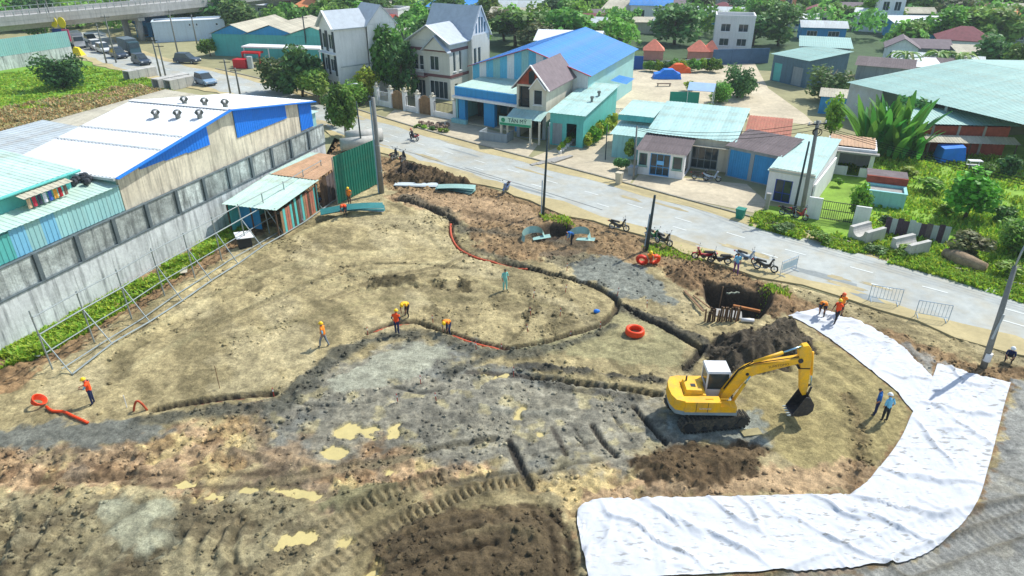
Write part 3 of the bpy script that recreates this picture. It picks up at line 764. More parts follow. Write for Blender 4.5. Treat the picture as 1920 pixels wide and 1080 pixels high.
def cloth(name, label, inner, outer, n, m, lift, seed, fold):
    I = resample(smooth_path(GP(inner), .4), n); O = resample(smooth_path(GP(outer), .4), n)
    T, U = np.meshgrid(np.linspace(0,1,n), np.linspace(0,1,m), indexing='ij')
    Ia = np.array([p[:2] for p in I]); Oa = np.array([p[:2] for p in O])
    Px = Ia[:,0][:,None]*(1-U) + Oa[:,0][:,None]*U; Py = Ia[:,1][:,None]*(1-U) + Oa[:,1][:,None]*U
    rag = .10*(fbm(Px*1.0, Py*1.0, .9, 3, seed+3)-.5)
    Px = Px + rag; Py = Py + rag
    Lg = np.concatenate([[0], np.cumsum(np.hypot(*np.diff((Ia+Oa)/2, axis=0).T))])[:,None]
    w_ = np.hypot(Ia-Oa, 0)[:,0][:,None]
    # long creases that cross the strip at a slant, plus slack bulges
    q1 = Lg*1.0 + U*2.2 + 2.2*fbm(Lg + 0*U, U*2.0 + 0*Lg, 1.3, 3, seed)
    c1 = 1 - np.abs(2*((q1*.42) % 1) - 1); c1 = np.clip((c1 - .72)/.28, 0, 1)**1.5
    q2 = Lg*.55 - U*1.4 + 1.8*fbm(Lg + 0*U, U*2.0, 1.7, 3, seed+9)
    c2 = 1 - np.abs(2*((q2*.55) % 1) - 1); c2 = np.clip((c2 - .8)/.2, 0, 1)**1.5
    act = sstep(.35, .65, fbm(Lg + 0*U, U*3 + 0*Lg, 2.6, 2, seed+5))
    bul = fbm(Lg + 0*U, U*4 + 0*Lg, .9, 4, seed+7) - .5
    zz = np.zeros_like(Px)
    for i in range(n):
        for j in range(m):
            zz[i,j] = th(Px[i,j], Py[i,j])
    k = 3
    zs = zz.copy()
    for _ in range(6):
        zs[1:-1,1:-1] = (zs[:-2,1:-1]+zs[2:,1:-1]+zs[1:-1,:-2]+zs[1:-1,2:])/4
    border = np.minimum(np.minimum(U, 1-U)*4, 1)
    fw = fbm(Lg*1.0 + U*1.5, U*6.0 - Lg*.5, .55, 4, seed+21, .6) - .5; fr_ = np.clip(1 - np.abs(fw)*9, 0, 1)
    Zc = np.maximum(zs, zz) + lift + fold*(.19*c1*act + .15*c2*(1-act) + .16*np.clip(bul,0,1) + .022*fr_ + .03*fw)*(.4+.6*border)
    V = np.stack([Px, Py, Zc], -1).reshape(-1,3)
    fs = [(i*m+j, (i+1)*m+j, (i+1)*m+j+1, i*m+j+1) for i in range(n-1) for j in range(m-1)]
    me = bpy.data.meshes.new(name); me.from_pydata(V.tolist(), [], fs); me.materials.append(m_geo)
    me.polygons.foreach_set('use_smooth', [True]*len(me.polygons)); me.update()
    b = bmesh.new(); b.from_mesh(me)
    if sum(f.normal.z for f in b.faces) < 0: bmesh.ops.reverse_faces(b, faces=b.faces)
    b.to_mesh(me); b.free()
    return tag(link(name, me), label, 'fabric sheet')
cloth('geotextile_sheet', 'narrower white geotextile strip running up beside the dark heap to two workers',
      [(1478,592),(1530,618),(1600,668),(1680,735),(1716,775)], [(1532,578),(1612,603),(1690,650),(1745,704),(1790,760)], 150, 36, .05, 201, .8)
cloth('geotextile_sheet', 'large creased white geotextile sheet curving round the digger to the bottom edge',
      [(1757,683),(1738,735),(1712,772),(1690,820),(1652,872),(1600,920),(1500,927),(1400,930),(1250,933),(1100,942),(1082,985)],
      [(1893,722),(1882,760),(1870,810),(1850,885),(1830,945),(1785,1000),(1715,1046),(1600,1062),(1400,1074),(1250,1084),(1105,1092)], 330, 64, .08, 202, 1.0)
# ------------------------------------------------------------------ building helpers
def sheets(parent, m, c00, c10, c11, c01, width=1.05, name='roof_sheet', amp=.024, pitch=.35, jit=.01, ms=None, every=None):
    """corrugated sheets between four corners: c00->c10 across the sheets, c00->c01 along their ribs"""
    c00, c10, c11, c01 = map(Vector, (c00, c10, c11, c01))
    nrm = (c10-c00).cross(c01-c00).normalized()
    if nrm.z < -.05: nrm = -nrm
    n = max(1, int(round((c10-c00).length / width))); out = []
    for i in range(n):
        u0, u1 = i/n, (i+1)/n
        k = max(2, int(round(width/pitch))); prof = []
        for j in range(k):
            a = u0 + (u1-u0)*j/k; b = u0 + (u1-u0)*(j+.45)/k; e = u0 + (u1-u0)*(j+.55)/k; f = u0 + (u1-u0)*(j+.98)/k
            prof += [(a, 0), (b, 0), (e, amp), (f, amp)]
        prof.append((u1, 0))
        dz = random.uniform(0, jit); v0 = random.uniform(-.03, .0) if jit else 0; mb = MB(); vs = []
        org = c00.lerp(c10, (u0+u1)/2)
        for (u, h) in prof:
            for v in (v0/ max(1e-3, (c01-c00).length), 1.0):
                p = c00.lerp(c10, u).lerp(c01.lerp(c11, u), v) + nrm*(h + dz); vs.append(p - org)
        mb.add(vs, [(2*j, 2*j+2, 2*j+3, 2*j+1) for j in range(len(prof)-1)])
        mm = m
        if ms and every and i in every: mm = ms
        out.append(mb.build(name, mm, parent, loc=org))
    return out
def outward(P0, P1):
    d = Vector((P1[0]-P0[0], P1[1]-P0[1], 0)); L = d.length; d.normalize()
    return d, Vector((d.y, -d.x, 0)), L
def wall(parent, m, P0, P1, z0, z1, t=.18, ops=(), name='wall'):
    """a wall whose outside lies to the right of P0->P1; ops: (s0, s1, za, zb, kind)"""
    d, n, L = outward(P0, P1); o = Vector((P0[0], P0[1], 0)); mb = MB()
    cuts = sorted({0.0, L} | {min(L, max(0, v)) for op in ops for v in op[:2]})
    for a, b in zip(cuts[:-1], cuts[1:]):
        if b - a < 1e-4: continue
        mid = (a+b)/2; zz = [(z0, z1)]
        for op in ops:
            if op[0] < mid < op[1]:
                nz = []
                for (p, q) in zz:
                    if op[2] > p: nz.append((p, min(q, op[2])))
                    if op[3] < q: nz.append((max(p, op[3]), q))
                zz = [s for s in nz if s[1]-s[0] > 1e-4]
        for (p, q) in zz:
            A0 = o + d*a; B0 = o + d*b; A1 = A0 - n*t; B1 = B0 - n*t
            mb.hexa([(v.x, v.y, p) for v in (A0, B0, B1, A1)], [(v.x, v.y, q) for v in (A0, B0, B1, A1)])
    w = mb.build(name, m, parent)
    for op in ops:
        fill(parent, o, d, n, op, t)
    return w
FRAME = {}
def fill(parent, o, d, n, op, t):
    s0, s1, za, zb, kind = op[:5]
    if kind == 'void': return
    def P(s, off, z): q = o + d*s - n*off; return (q.x, q.y, z)
    fm = op[5] if len(op) > 5 else K['white_paint']; dep = t*.45
    if kind in ('win', 'door', 'win_blue'):
        f = MB(); e = .06 if s1-s0 < 1.5 else .08
        f.bar(P(s0+e/2, dep, za), P(s0+e/2, dep, zb), e, .07); f.bar(P(s1-e/2, dep, za), P(s1-e/2, dep, zb), e, .07)
        f.bar(P(s0+e, dep, zb-e/2), P(s1-e, dep, zb-e/2), .07, e); f.bar(P(s0+e, dep, za+e/2), P(s1-e, dep, za+e/2), .07, e)
        nb = max(1, int(round((s1-s0)/.75)))
        for k in range(1, nb):
            s = s0 + (s1-s0)*k/nb; f.bar(P(s, dep, za+e), P(s, dep, zb-e), .05, .05)
        if kind == 'door': f.bar(P(s0+e, dep, za+(zb-za)*.4), P(s1-e, dep, za+(zb-za)*.4), .05, .06)
        fo = f.build('window' if kind != 'door' else 'door', fm, parent)
        g = MB(); a = P(s0, dep+.015, za); 
        g.hexa([P(s0+.01, dep+.03, za+.01), P(s1-.01, dep+.03, za+.01), P(s1-.01, dep+.05, za+.01), P(s0+.01, dep+.05, za+.01)],
               [P(s0+.01, dep+.03, zb-.01), P(s1-.01, dep+.03, zb-.01), P(s1-.01, dep+.05, zb-.01), P(s0+.01, dep+.05, zb-.01)])
        g.build('pane', K['glass_blue'] if kind == 'win_blue' else K['glass'], fo)
        if kind == 'win' and za > .3:
            sl = MB(); sl.hexa([P(s0-.08, .0, za-.1), P(s0-.08, -.09, za-.1), P(s1+.08, -.09, za-.1), P(s1+.08, .0, za-.1)], [P(s0-.08, .0, za-.03), P(s0-.08, -.09, za-.03), P(s1+.08, -.09, za-.03), P(s1+.08, .0, za-.03)])
            sl.build('sill', fm, fo)
    elif kind in ('shutter', 'gate'):
        # ribbed roller shutter
        nn = max(3, int((s1-s0)/.22)); mb = MB()
        for k in range(nn):
            a = s0 + (s1-s0)*k/nn; b = s0 + (s1-s0)*(k+.8)/nn
            mb.hexa([P(a, dep, za), P(b, dep, za), P(b, dep+.03, za), P(a, dep+.03, za)], [P(a, dep, zb), P(b, dep, zb), P(b, dep+.03, zb), P(a, dep+.03, zb)])
        mb.hexa([P(s0, dep+.031, za), P(s1, dep+.031, za), P(s1, dep+.06, za), P(s0, dep+.06, za)], [P(s0, dep+.031, zb), P(s1, dep+.031, zb), P(s1, dep+.06, zb), P(s0, dep+.06, zb)])
        mb.build('shutter', fm, parent)
def slab(mb, a, b, c, d, t, mi=0):
    """thick panel from four corners (top surface), thickness t straight down"""
    dn = Vector((0,0,-t)); q = [Vector(p) for p in (a, b, c, d)]
    return mb.hexa([p + dn for p in q], q, mi)
def tiles_roof(parent, m, a, b, c, d, t=.12, name='roof_slope'):
    """a-b eave, d-c ridge"""
    mb = MB(); slab(mb, a, b, c, d, t); o = mb.build(name, m, parent); return o
def house(name, label, cat, loc, ang, w, d, h, wm, rm, roof='gable_x', rh=1.2, over=.4, ops=None, sheet_w=None, group=None, base=None, gm=None, trim=None):
    """box house: local x along the front, y away from the viewer; ops = {'F':[...], 'R':[...], 'L':[...]}"""
    H_ = thing(name, label, cat, (*loc[:2], loc[2] if len(loc) > 2 else 0), R(ang), group); ops = ops or {}
    wall(H_, wm, (0,0), (w,0), -.1, h, .18, ops.get('F', ()))
    wall(H_, wm, (w,.18), (w,d-.18), -.1, h, .18, ops.get('R', ()))
    wall(H_, wm, (w,d), (0,d), -.1, h, .18, ops.get('B', ()))
    wall(H_, wm, (0,d-.18), (0,.18), -.1, h, .18, ops.get('L', ()))
    e = .02
    def slope(a, b, c, dd):
        if sheet_w: sheets(H_, rm, a, b, c, dd, sheet_w)
        else: tiles_roof(H_, rm, a, b, c, dd)
    if roof == 'gable_x':
        k = rh/(d/2); z0 = h - over*k + .1; zr = h + rh + .1
        slope((-over,-over,z0), (w+over,-over,z0), (w+over,d/2,zr), (-over,d/2,zr))
        slope((w+over,d+over,z0), (-over,d+over,z0), (-over,d/2,zr), (w+over,d/2,zr))
        for x0, x1 in ((0,.18), (w-.18,w)):
            mb = MB(); mb.extr([(0,h+e),(d,h+e),(d/2,h+rh-.03)], 0, x0, x1); mb.build('gable_wall', gm or wm, H_)
    elif roof == 'gable_y':
        k = rh/(w/2); z0 = h - over*k + .1; zr = h + rh + .1
        slope((-over,d+over,z0), (-over,-over,z0), (w/2,-over,zr), (w/2,d+over,zr))
        slope((w+over,-over,z0), (w+over,d+over,z0), (w/2,d+over,zr), (w/2,-over,zr))
        for y0, y1 in ((0,.18), (d-.18,d)):
            mb = MB(); mb.extr([(0,h+e),(w,h+e),(w/2,h+rh-.03)], 1, y0, y1); mb.build('gable_wall', gm or wm, H_)
        if trim:
            mb = MB()
            for s in (0, 1):
                x = -over if s == 0 else w+over
                mb.bar((x,-over-.03,z0+.02), (w/2,-over-.03,zr+.02), .08, .3, up=(0,1,0))
            mb.build('barge_board', trim, H_)
    elif roof == 'shed_y':      # falls towards the front
        z0 = h + .1; zr = h + rh + .1; k = rh/d
        slope((-over,-over,z0-over*k), (w+over,-over,z0-over*k), (w+over,d+over,zr+over*k), (-over,d+over,zr+over*k))
        for x0, x1 in ((0,.18), (w-.18,w)):
            mb = MB(); mb.extr([(.0,h+e),(d,h+e),(d,h+rh-.02)], 0, x0, x1); mb.build('gable_wall', gm or wm, H_)
        mb = MB(); mb.box(.19,w-.19,d-.18,d-.002,h+e,h+rh-.02); mb.build('gable_wall', gm or wm, H_)
    elif roof == 'hip':
        z0 = h; zr = h + rh; m_ = min(w, d)/2
        if w >= d: r0, r1 = (m_, d/2, zr), (w-m_, d/2, zr)
        else: r0, r1 = (w/2, m_, zr), (w/2, d-m_, zr)
        c = [(-over,-over,z0), (w+over,-over,z0), (w+over,d+over,z0), (-over,d+over,z0)]
        mb = MB()
        if w >= d: F = [(c[0],c[1],r1,r0), (c[2],c[3],r0,r1), (c[1],c[2],r1), (c[3],c[0],r0)]
        else: F = [(c[0],c[1],r0), (c[1],c[2],r1,r0), (c[2],c[3],r1), (c[3],c[0],r0,r1)]
        for f in F:
            mb = MB(); mb.hexa([Vector(p)+Vector((0,0,-.12)) for p in f], f); mb.build('roof_slope', rm, H_)
    elif roof == 'flat':
        mb = MB(); mb.box(.19,w-.19,.19,d-.19,h-.25,h-.1); mb.build('roof_slab', rm, H_)
        mb = MB()
        for b in ((-.06,w+.06,-.06,.2),(-.06,w+.06,d-.2,d+.06),(-.06,.2,.21,d-.21),(w-.2,w+.06,.21,d-.21)): mb.box(*b, h+.002, h+rh)
        mb.build('parapet', gm or wm, H_)
    return H_

# ------------------------------------------------------------------ compound on the left: boundary wall and sheds
WA, WANG = (-30.307, 33.911), 71.627
def wl(s, t): a = R(WANG); return (WA[0] + s*math.cos(a) - t*math.sin(a), WA[1] + s*math.sin(a) + t*math.cos(a))
bw = thing('boundary_wall', 'long streaked grey concrete boundary wall with panel tier on top, beside the green weeds', 'wall', (*wl(0,0), 0), R(WANG))
s = -9.0
while s < 36:
    L_ = 3.0; z1 = 2.88
    mb = MB(); mb.box(s+.008, s+L_-.008, 0, .3, -.6, z1); mb.build('wall_panel', K['old_concrete'], bw)
    mb = MB(); mb.box(s, s+L_, -.05, .36, z1+.003, z1+.10); mb.build('coping', K['post_conc'], bw)
    s += L_
for k in range(16):
    s = -7.9 + k*2.95
    if s > 35.5: break
    mb = MB(); mb.box(s, s+.28, .0, .40, 2.985, 4.80); mb.build('post', K['post_conc'], bw)
    mb = MB(); mb.box(s+.285, s+2.945, .14, .30, 2.985, 4.72); mb.build('panel', K['panel_conc'], bw)
    mb = MB(); mb.box(s+.285, s+2.945, .08, .36, 4.723, 4.79); mb.build('coping', K['post_conc'], bw)

wh = thing('warehouse', 'white-roofed warehouse with blue trim and six roof ventilators behind the boundary wall', 'warehouse', (*wl(0,.45), 0), R(WANG))
S0, S1, SR, ZE, ZR, DT = 11.5, 35.0, 23.4, 7.3, 9.1, 9.4
def zr_(s): return ZE + (ZR-ZE)*((s-S0)/(SR-S0) if s < SR else (S1-s)/(S1-SR))
edges = [11.5,13.5,15.9,18.2,20.7,22.4,24.0,26.3,28.7,31.0,33.0,35.0]
blue = {(13.5,20.7): 6.95, (24.0,31.0): 6.6, (33.0,35.0): 4.9}
def bz(a, b):
    for (p, q), z in blue.items():
        if a >= p-.01 and b <= q+.01: return z + (.25*(18-a)/7 if p == 13.5 else 0)
    return None
for a, b in zip(edges[:-1], edges[1:]):
    zb = bz(a, b); t0, t1 = zr_(a)-.02, zr_(b)-.02
    if zb is None:
        mb = MB(); mb.extr([(a+.01,2.9),(b-.01,2.9),(b-.01,t1),(a+.01,t0)], 1, 0, .2); mb.build('wall_panel', K['render_old'], wh)
    else:
        mb = MB(); mb.box(a+.01, b-.01, 0, .2, 2.9, zb-.01); mb.build('wall_panel', K['render_old'], wh)
        sheets(wh, K['blue_trim'], (a,-.06,zb), (b,-.06,zb), (b,-.06,t1), (a,-.06,t0), 1.1, 'trim_sheet', .025, .3, 0)
for P0, P1 in (((35,0.2),(35,DT)), ((11.5,DT),(11.5,.2))): wall(wh, K['aqua_sheet'], P0, P1, 0, 7.25, .15)
wall(wh, K['grey_wall'], (35,DT+.2), (11.5,DT+.2), 0, 7.3, .15)
ov = .35
sheets(wh, K['white_roof'], (S0-ov,DT+.4,ZE-.02), (S0-ov,-.3,ZE-.02), (SR,-.3,ZR+.04), (SR,DT+.4,ZR+.04), 1.0)
sheets(wh, K['white_roof'], (S1+ov,-.3,ZE-.02), (S1+ov,DT+.4,ZE-.02), (SR,DT+.4,ZR+.04), (SR,-.3,ZR+.04), 1.0)
mb = MB(); mb.box(SR-.3, SR+.3, -.32, DT+.42, ZR+.075, ZR+.11); mb.build('ridge_cap', K['white_roof'], wh)
for a, b, za, zb in ((S0-ov,SR,ZE-.08,ZR-.02), (SR,S1+ov,ZR-.02,ZE-.08)):
    mb = MB(); mb.bar((a,-.34,za), (b,-.34,zb), .07, .42, up=(0,1,0)); mb.v = [v for v in mb.v]; mb.build('barge_board', K['blue_trim'], wh)
mb = MB(); mb.box(S0-ov-.2, S0-ov-.02, -.3, DT+.4, ZE-.2, ZE-.02); mb.build('gutter', K['greyblue_roof'], wh)
m_vent = mat('dull_aluminium', srgb(128,132,128), .5, .2, 3, metal=.4)
for s_, t_ in ((20.6,4.6),(20.9,2.7),(21.3,.9),(23.9,4.6),(24.1,2.7),(24.4,.9)):
    z0 = zr_(s_); r = MB(); r.tube([(s_,t_,z0-.05),(s_,t_,z0+.3)], .2, 10); v = r.build('ventilator', m_vent, wh)
    b = MB()
    for k in range(14):
        a = 2*math.pi*k/14; c_, s2 = math.cos(a), math.sin(a); c2, s3 = math.cos(a+.35), math.sin(a+.35); zz = z0+.3
        b.add([(s_+.2*c_,t_+.2*s2,zz),(s_+.36*c2,t_+.36*s3,zz+.2),(s_+.2*c2,t_+.2*s3,zz+.42),(s_+.2*math.cos(a+.5),t_+.2*math.sin(a+.5),zz)], [(0,1,2,3)])
    b.ball((s_,t_,zz+.38), .21, .21, .09, 12, 3, z0=0); b.build('turbine', m_vent, v)
mb = MB()
for s_ in (15.5, 17.8):
    mb = MB(); mb.box(s_, s_+.08, -.28, DT+.3, zr_(s_)+.11, zr_(s_)+.14); mb.build('roof_lap', K['greyblue_roof'], wh)

lb = thing('low_workshop', 'aqua sheet-clad workshop with pale green roof at the left edge above the boundary wall', 'workshop', (*wl(0,.45), 0), R(WANG))
for k, a in enumerate(np.arange(-9, 11.3, 1.02)):
    m_ = K['teal_sheet'] if a < 2.6 else (mat('sky_blue_sheet', srgb(120,185,215), .6, .1, .5) if k in (12, 14) else K['aqua_sheet'])
    z1 = 6.45 if a < 2.6 else 6.62
    sheets(lb, m_, (a,-.05,4.82), (a+1.0,-.05,4.82), (a+1.0,-.05,z1), (a,-.05,z1), 1.02, 'wall_sheet', .025, .3, 0)
wall(lb, K['aqua_sheet'], (-9,.15), (11.2,.15), 0, 6.4, .1)
sheets(lb, K['pale_roof'], (2.5,-.25,6.66), (11.3,-.25,6.66), (11.3,2.4,7.05), (2.5,2.4,7.05), 1.1)
sheets(lb, K['tan_roof'], (-9,-.25,6.5), (2.4,-.25,6.5), (2.4,1.6,6.8), (-9,1.6,6.8), 1.1)
wall(lb, K['teal_sheet'], (-9,1.7), (9.4,1.7), 6.3, 8.1, .12, [(5.6,8.4,6.95,7.9,'void')])
wall(lb, K['teal_sheet'], (9.4,1.82), (9.4,9.5), 4, 8.1, .12)
sheets(lb, K['pale_roof'], (-9,1.25,8.12), (9.9,1.25,8.12), (9.9,9.6,9.0), (-9,9.6,9.0), 1.1)
mb = MB(); mb.tube([(-9,1.18,8.05),(9.9,1.18,8.05)], .1, 8); mb.build('gutter', K['teal_sheet'], lb)
mb = MB(); mb.tube([(-9,1.62,7.75),(5,1.62,7.75)], .06, 8); mb.build('drain_pipe', K['teal_sheet'], lb)
sheets(lb, K['tan_roof'], (5.2,.55,7.75), (8.7,.55,7.75), (8.7,1.7,8.0), (5.2,1.7,8.0), 1.1, 'awning_sheet')
cl_cols = [srgb(190,160,130), srgb(180,50,70), srgb(60,60,80), srgb(200,200,210), srgb(60,90,170), srgb(210,150,60), srgb(170,40,50), srgb(120,90,80)]
for k, c in enumerate(cl_cols):
    x = 5.5 + k*.37; o = MB(); ph_ = random.random()*3
    o.add([(x+.27*u/3, .8 + .03*math.sin(u*2+ph_), 7.62 - .62*v) for v in (0,1) for u in range(4)], [(u,u+1,u+5,u+4) for u in range(3)])
    ob = o.build('garment', mat('cloth', c, .9, .1, 2), None, loc=(*wl(0,.45),0), rot=(0,0,R(WANG)))
    tag(ob, ['beige garment hanging under the workshop awning','crimson garment hanging under the workshop awning','dark grey garment hanging under the workshop awning','white garment hanging under the workshop awning','blue garment hanging under the workshop awning','ochre garment hanging under the workshop awning','red garment hanging under the workshop awning','brown garment hanging under the workshop awning'][k], 'garment', 'laundry under the workshop awning')

# clutter between workshop and warehouse
m_blk = mat('black_plastic_sheet', (.03,.035,.04), .4, .3, 3, bump=.8, bscale=6)
mb = MB()
for k in range(9): mb.ball((9.6+.16*k+random.uniform(-.1,.1), 1.5+random.uniform(-.4,.5), 7.15+random.uniform(0,.25)), .28, .3, .26, 7, 4)
tag(mb.build('scrap_bundle', m_blk, None, loc=(*wl(0,.45),0), rot=(0,0,R(WANG))), 'crumpled black plastic bundle on the low roof beside the white warehouse roof', 'bundle')
rbk = [('long_shed', 'grey-blue roofed shed behind the white warehouse at the left edge', (10.5,11.4), 11.5, 8.2, 6.3, K['greyblue_roof']),
       ('long_shed', 'tan roofed long shed between the white warehouse and the grass field', (24.5,14.2), 15.5, 8.6, 5.2, K['tan_roof']),
       ('end_shed', 'pale aqua roofed shed just past the far end of the white warehouse', (35.4,3.0), 4.0, 12.0, 5.0, K['pale_roof'])]
for nm, lab, (s_, t_), w_, d_, h_, rm in rbk:
    house(nm, lab, 'shed', (*wl(s_, t_), 0), WANG, w_, d_, h_, K['teal_sheet'] if 'grey-blue' in lab else K['aqua_sheet'], rm, 'shed_y', .55, .3, sheet_w=1.1)

# ------------------------------------------------------------------ site hut
A_ = Vector((-23.2,52.1,0)); B_ = Vector((-18.8,51.0,0)); hang = math.atan2(B_.y-A_.y, B_.x-A_.x)
hut = thing('site_hut', 'low lean-to site hut with pale and rusty roof sheets beside the boundary wall', 'hut', (A_.x, A_.y, 0), hang)
sheets(hut, K['pale_roof'], (-.2,-.2,2.55), (4.7,-.2,2.45), (4.9,6.5,2.75), (-.1,6.7,2.85), 1.0)
sheets(hut, K['rust_pale'], (.2,6.55,2.90), (4.7,6.35,2.80), (5.0,12.4,3.0), (1.5,12.9,3.05), 1.0)
sheets(hut, K['pale_roof'], (-.1,6.7,2.91), (.2,6.55,2.90), (1.5,12.9,3.05), (.6,12.9,3.05), .6)
wall(hut, K['teal_sheet'], (0,.1), (.1,.1), 0, 2.4, .1)
for x, y in ((.05,.05),(4.4,.05),(2.2,.05),(4.55,6.3),(4.7,12.1),(.4,12.4),(.1,6.3)):
    mb = MB(); mb.box(x-.05,x+.05,y-.05,y+.05,-.2,2.5); mb.build('post', K['wood_dark'], hut)
mb = MB(); mb.box(.1, .18, .2, 12.2, 0, 2.4); mb.build('back_wall', K['teal_sheet'], hut)
mb = MB(); mb.box(.3, 2.1, 1.2, 1.28, 0, 2.2); mb.build('screen', K['blue_wall'], hut)
for k in range(17):
    y = .6 + k*.36; mb = MB(); zt = 2.2 + random.uniform(-.25,.1)
    mb.box(4.45+random.uniform(-.02,.02), 4.49, y, y+.31, -.05, zt)
    mb.build('board', random.choice([K['rust_roof'], K['wood_dark'], K['teal_sheet'], K['fibro_roof'], K['wood']]), hut)
for k in range(8):
    y = 7.0 + k*.6; mb = MB(); mb.box(4.6, 4.64, y, y+.52, -.05, 2.5); mb.build('board', random.choice([K['fibro_roof'], K['wood_dark']]), hut)

# ------------------------------------------------------------------ pipe fence frame waiting for its sheets
fr = thing('fence_frame', 'bare galvanised pipe fence frame with raking struts running along the boundary wall', 'fence frame')
pa, pb = Vector((-26.3,32.4,0)), Vector((-17.4,60.6,0)); dirf = (pb-pa).normalized(); prp = Vector((dirf.y,-dirf.x,0))
Lf = (pb-pa).length; nP = 11
for k in range(nP):
    p = pa + dirf*Lf*k/(nP-1); z0 = th(p.x, p.y)
    mb = MB(); mb.tube([(p.x,p.y,z0-.2),(p.x-.1*prp.x,p.y-.1*prp.y,z0+3.55+.3*(k==0))], .045, 6); mb.build('post', K['steel_grey'], fr)
    f = p + prp*1.5; zf = th(f.x, f.y)
    mb = MB(); mb.tube([(f.x,f.y,zf-.1),(p.x,p.y,z0+2.3)], .04, 6); mb.build('strut', K['steel_grey'], fr)
for off, zz, r in ((0,3.45,.035), (0,2.35,.045), (0,1.15,.035), (1.5,.12,.05), (.75,.14,.04)):
    pts = []
    for k in range(nP):
        p = pa + dirf*Lf*k/(nP-1) + prp*off; pts.append((p.x, p.y, zz + (th(p.x,p.y) if zz < .5 else .6*th(p.x,p.y)) + .04*math.sin(k*2.1)))
    mb = MB(); mb.tube(pts, r, 6); mb.build('rail', K['steel_grey'], fr)

# ------------------------------------------------------------------ green hoarding, tall pole
gf = thing('green_hoarding', 'dark green corrugated hoarding panel standing beside the tall grey pole', 'hoarding')
ga, gb = Vector((-15.75,58.4,0)), Vector((-12.9,64.4,0))
sheets(gf, K['green_fence'], (ga.x,ga.y,.1), (gb.x,gb.y,.1), (gb.x,gb.y,4.45), (ga.x,ga.y,4.5), 1.1, 'fence_sheet', .05, .36, .0)
gn = Vector((gb.y-ga.y, -(gb.x-ga.x), 0)).normalized()
for t in (0,.5,1):
    p = ga.lerp(gb, t) - gn*.1; mb = MB(); mb.tube([(p.x,p.y,-.2),(p.x,p.y,4.4)], .05, 6); mb.build('post', K['steel_grey'], gf)
for z in (.6, 2.3, 4.1):
    p, q_ = ga - gn*.07, gb - gn*.07; mb = MB(); mb.bar((p.x,p.y,z),(q_.x,q_.y,z), .05); mb.build('rail', K['steel_grey'], gf)
m_sky = mat('pale_blue_paint', srgb(150,180,200), .5, .1, 1)
def pole(name, label, base, h, r0, r1, m, lean=(0,0), group=None, cat='pole'):
    t = thing(name, label, cat, base, 0, group)
    mb = MB(); mb.tube([(0,0,-.3),(lean[0]*.5,lean[1]*.5,h/2),(lean[0],lean[1],h)], [r0,(r0+r1)/2,r1], 10); mb.build('shaft', m, t, True)
    return t
tp = pole('utility_pole', 'tall thick grey concrete pole at the end of the green hoarding', S(716,362), 8.9, .24, .17, K['pole_conc'])
mb = MB(); mb.tube([(-.3,.0,0),(-.28,.0,8.6)], .07, 8); mb.build('conduit', m_sky, tp)
for z in (2.2, 4.6, 7.2):
    mb = MB(); mb.ring((0,0,z), (0,0,1), .235 - .008*z, .02, 14, 5); mb.build('band', K['steel_grey'], tp)

# ------------------------------------------------------------------ flyover
fl_pts = [(-150,62),(-122,99),(-96,133.5),(-72,167),(-60,190),(-44,222),(-25,262)]
FL = path_frames(smooth_path(fl_pts, 6))
fo = thing('flyover', 'grey concrete flyover with railing crossing the top left corner', 'flyover')
m_fly = mat('flyover_concrete', srgb(172,172,168), .9, .14, .15, streak=.5, stain=srgb(110,112,112))
def deck(prof, name, m):
    mb = MB(); vs = []; n = len(prof)
    for c, d, nn in FL:
        for (o_, z) in prof: q_ = c + nn*o_; vs.append((q_.x, q_.y, z))
    fs = [(i*n+k, i*n+(k+1)%n, (i+1)*n+(k+1)%n, (i+1)*n+k) for i in range(len(FL)-1) for k in range(n)]
    mb.add(vs, fs); return mb.build(name, m, fo)
deck([(1.2,4.7),(0.4,5.6),(-.3,5.75),(-.3,6.5),(11,6.5),(11,5.7),(9.5,4.7)], 'deck', m_fly)
deck([(-.32,6.503),(-.32,7.35),(-.05,7.35),(-.05,6.503)], 'parapet', m_fly)
deck([(10.7,6.503),(10.7,7.35),(10.95,7.35),(10.95,6.503)], 'parapet', m_fly)
deck([(-.2,8.0),(-.2,8.08),(-.12,8.08),(-.12,8.0)], 'handrail', K['steel_grey'])
deck([(10.8,8.0),(10.8,8.08),(10.88,8.08),(10.88,8.0)], 'handrail', K['steel_grey'])
acc = 0
mb0 = MB(); mb0.box(-.06,.06,-.06,.06,0,.68); pm = mb0.mesh('rail_post', K['steel_grey'])
tot = 0
for i in range(len(FL)-1):
    c, d, nn = FL[i]; c2 = FL[i+1][0]; L_ = (c2-c).length; k = 0.0
    while k < L_:
        for o_ in (-.16, 10.84):
            q_ = c + d*k + nn*o_
            if tot < 290 and 95 < q_.y < 245: link('rail_post', pm, fo, (q_.x, q_.y, 7.34)); tot += 1
        k += 1.5
for i in range(2, len(FL)-1, 4):
    c, d, nn = FL[i]
    for o_ in (2.4, 8.2):
        q_ = c + nn*o_; mb = MB(); mb.tube([(q_.x,q_.y,-.2),(q_.x,q_.y,4.2)], .7, 12); mb.build('pier', m_fly, fo, True)
    a, b = c + nn*.9, c + nn*9.8; mb = MB(); mb.bar((a.x,a.y,4.38),(b.x,b.y,4.38), 1.5, .62); mb.build('pier_cap', m_fly, fo)

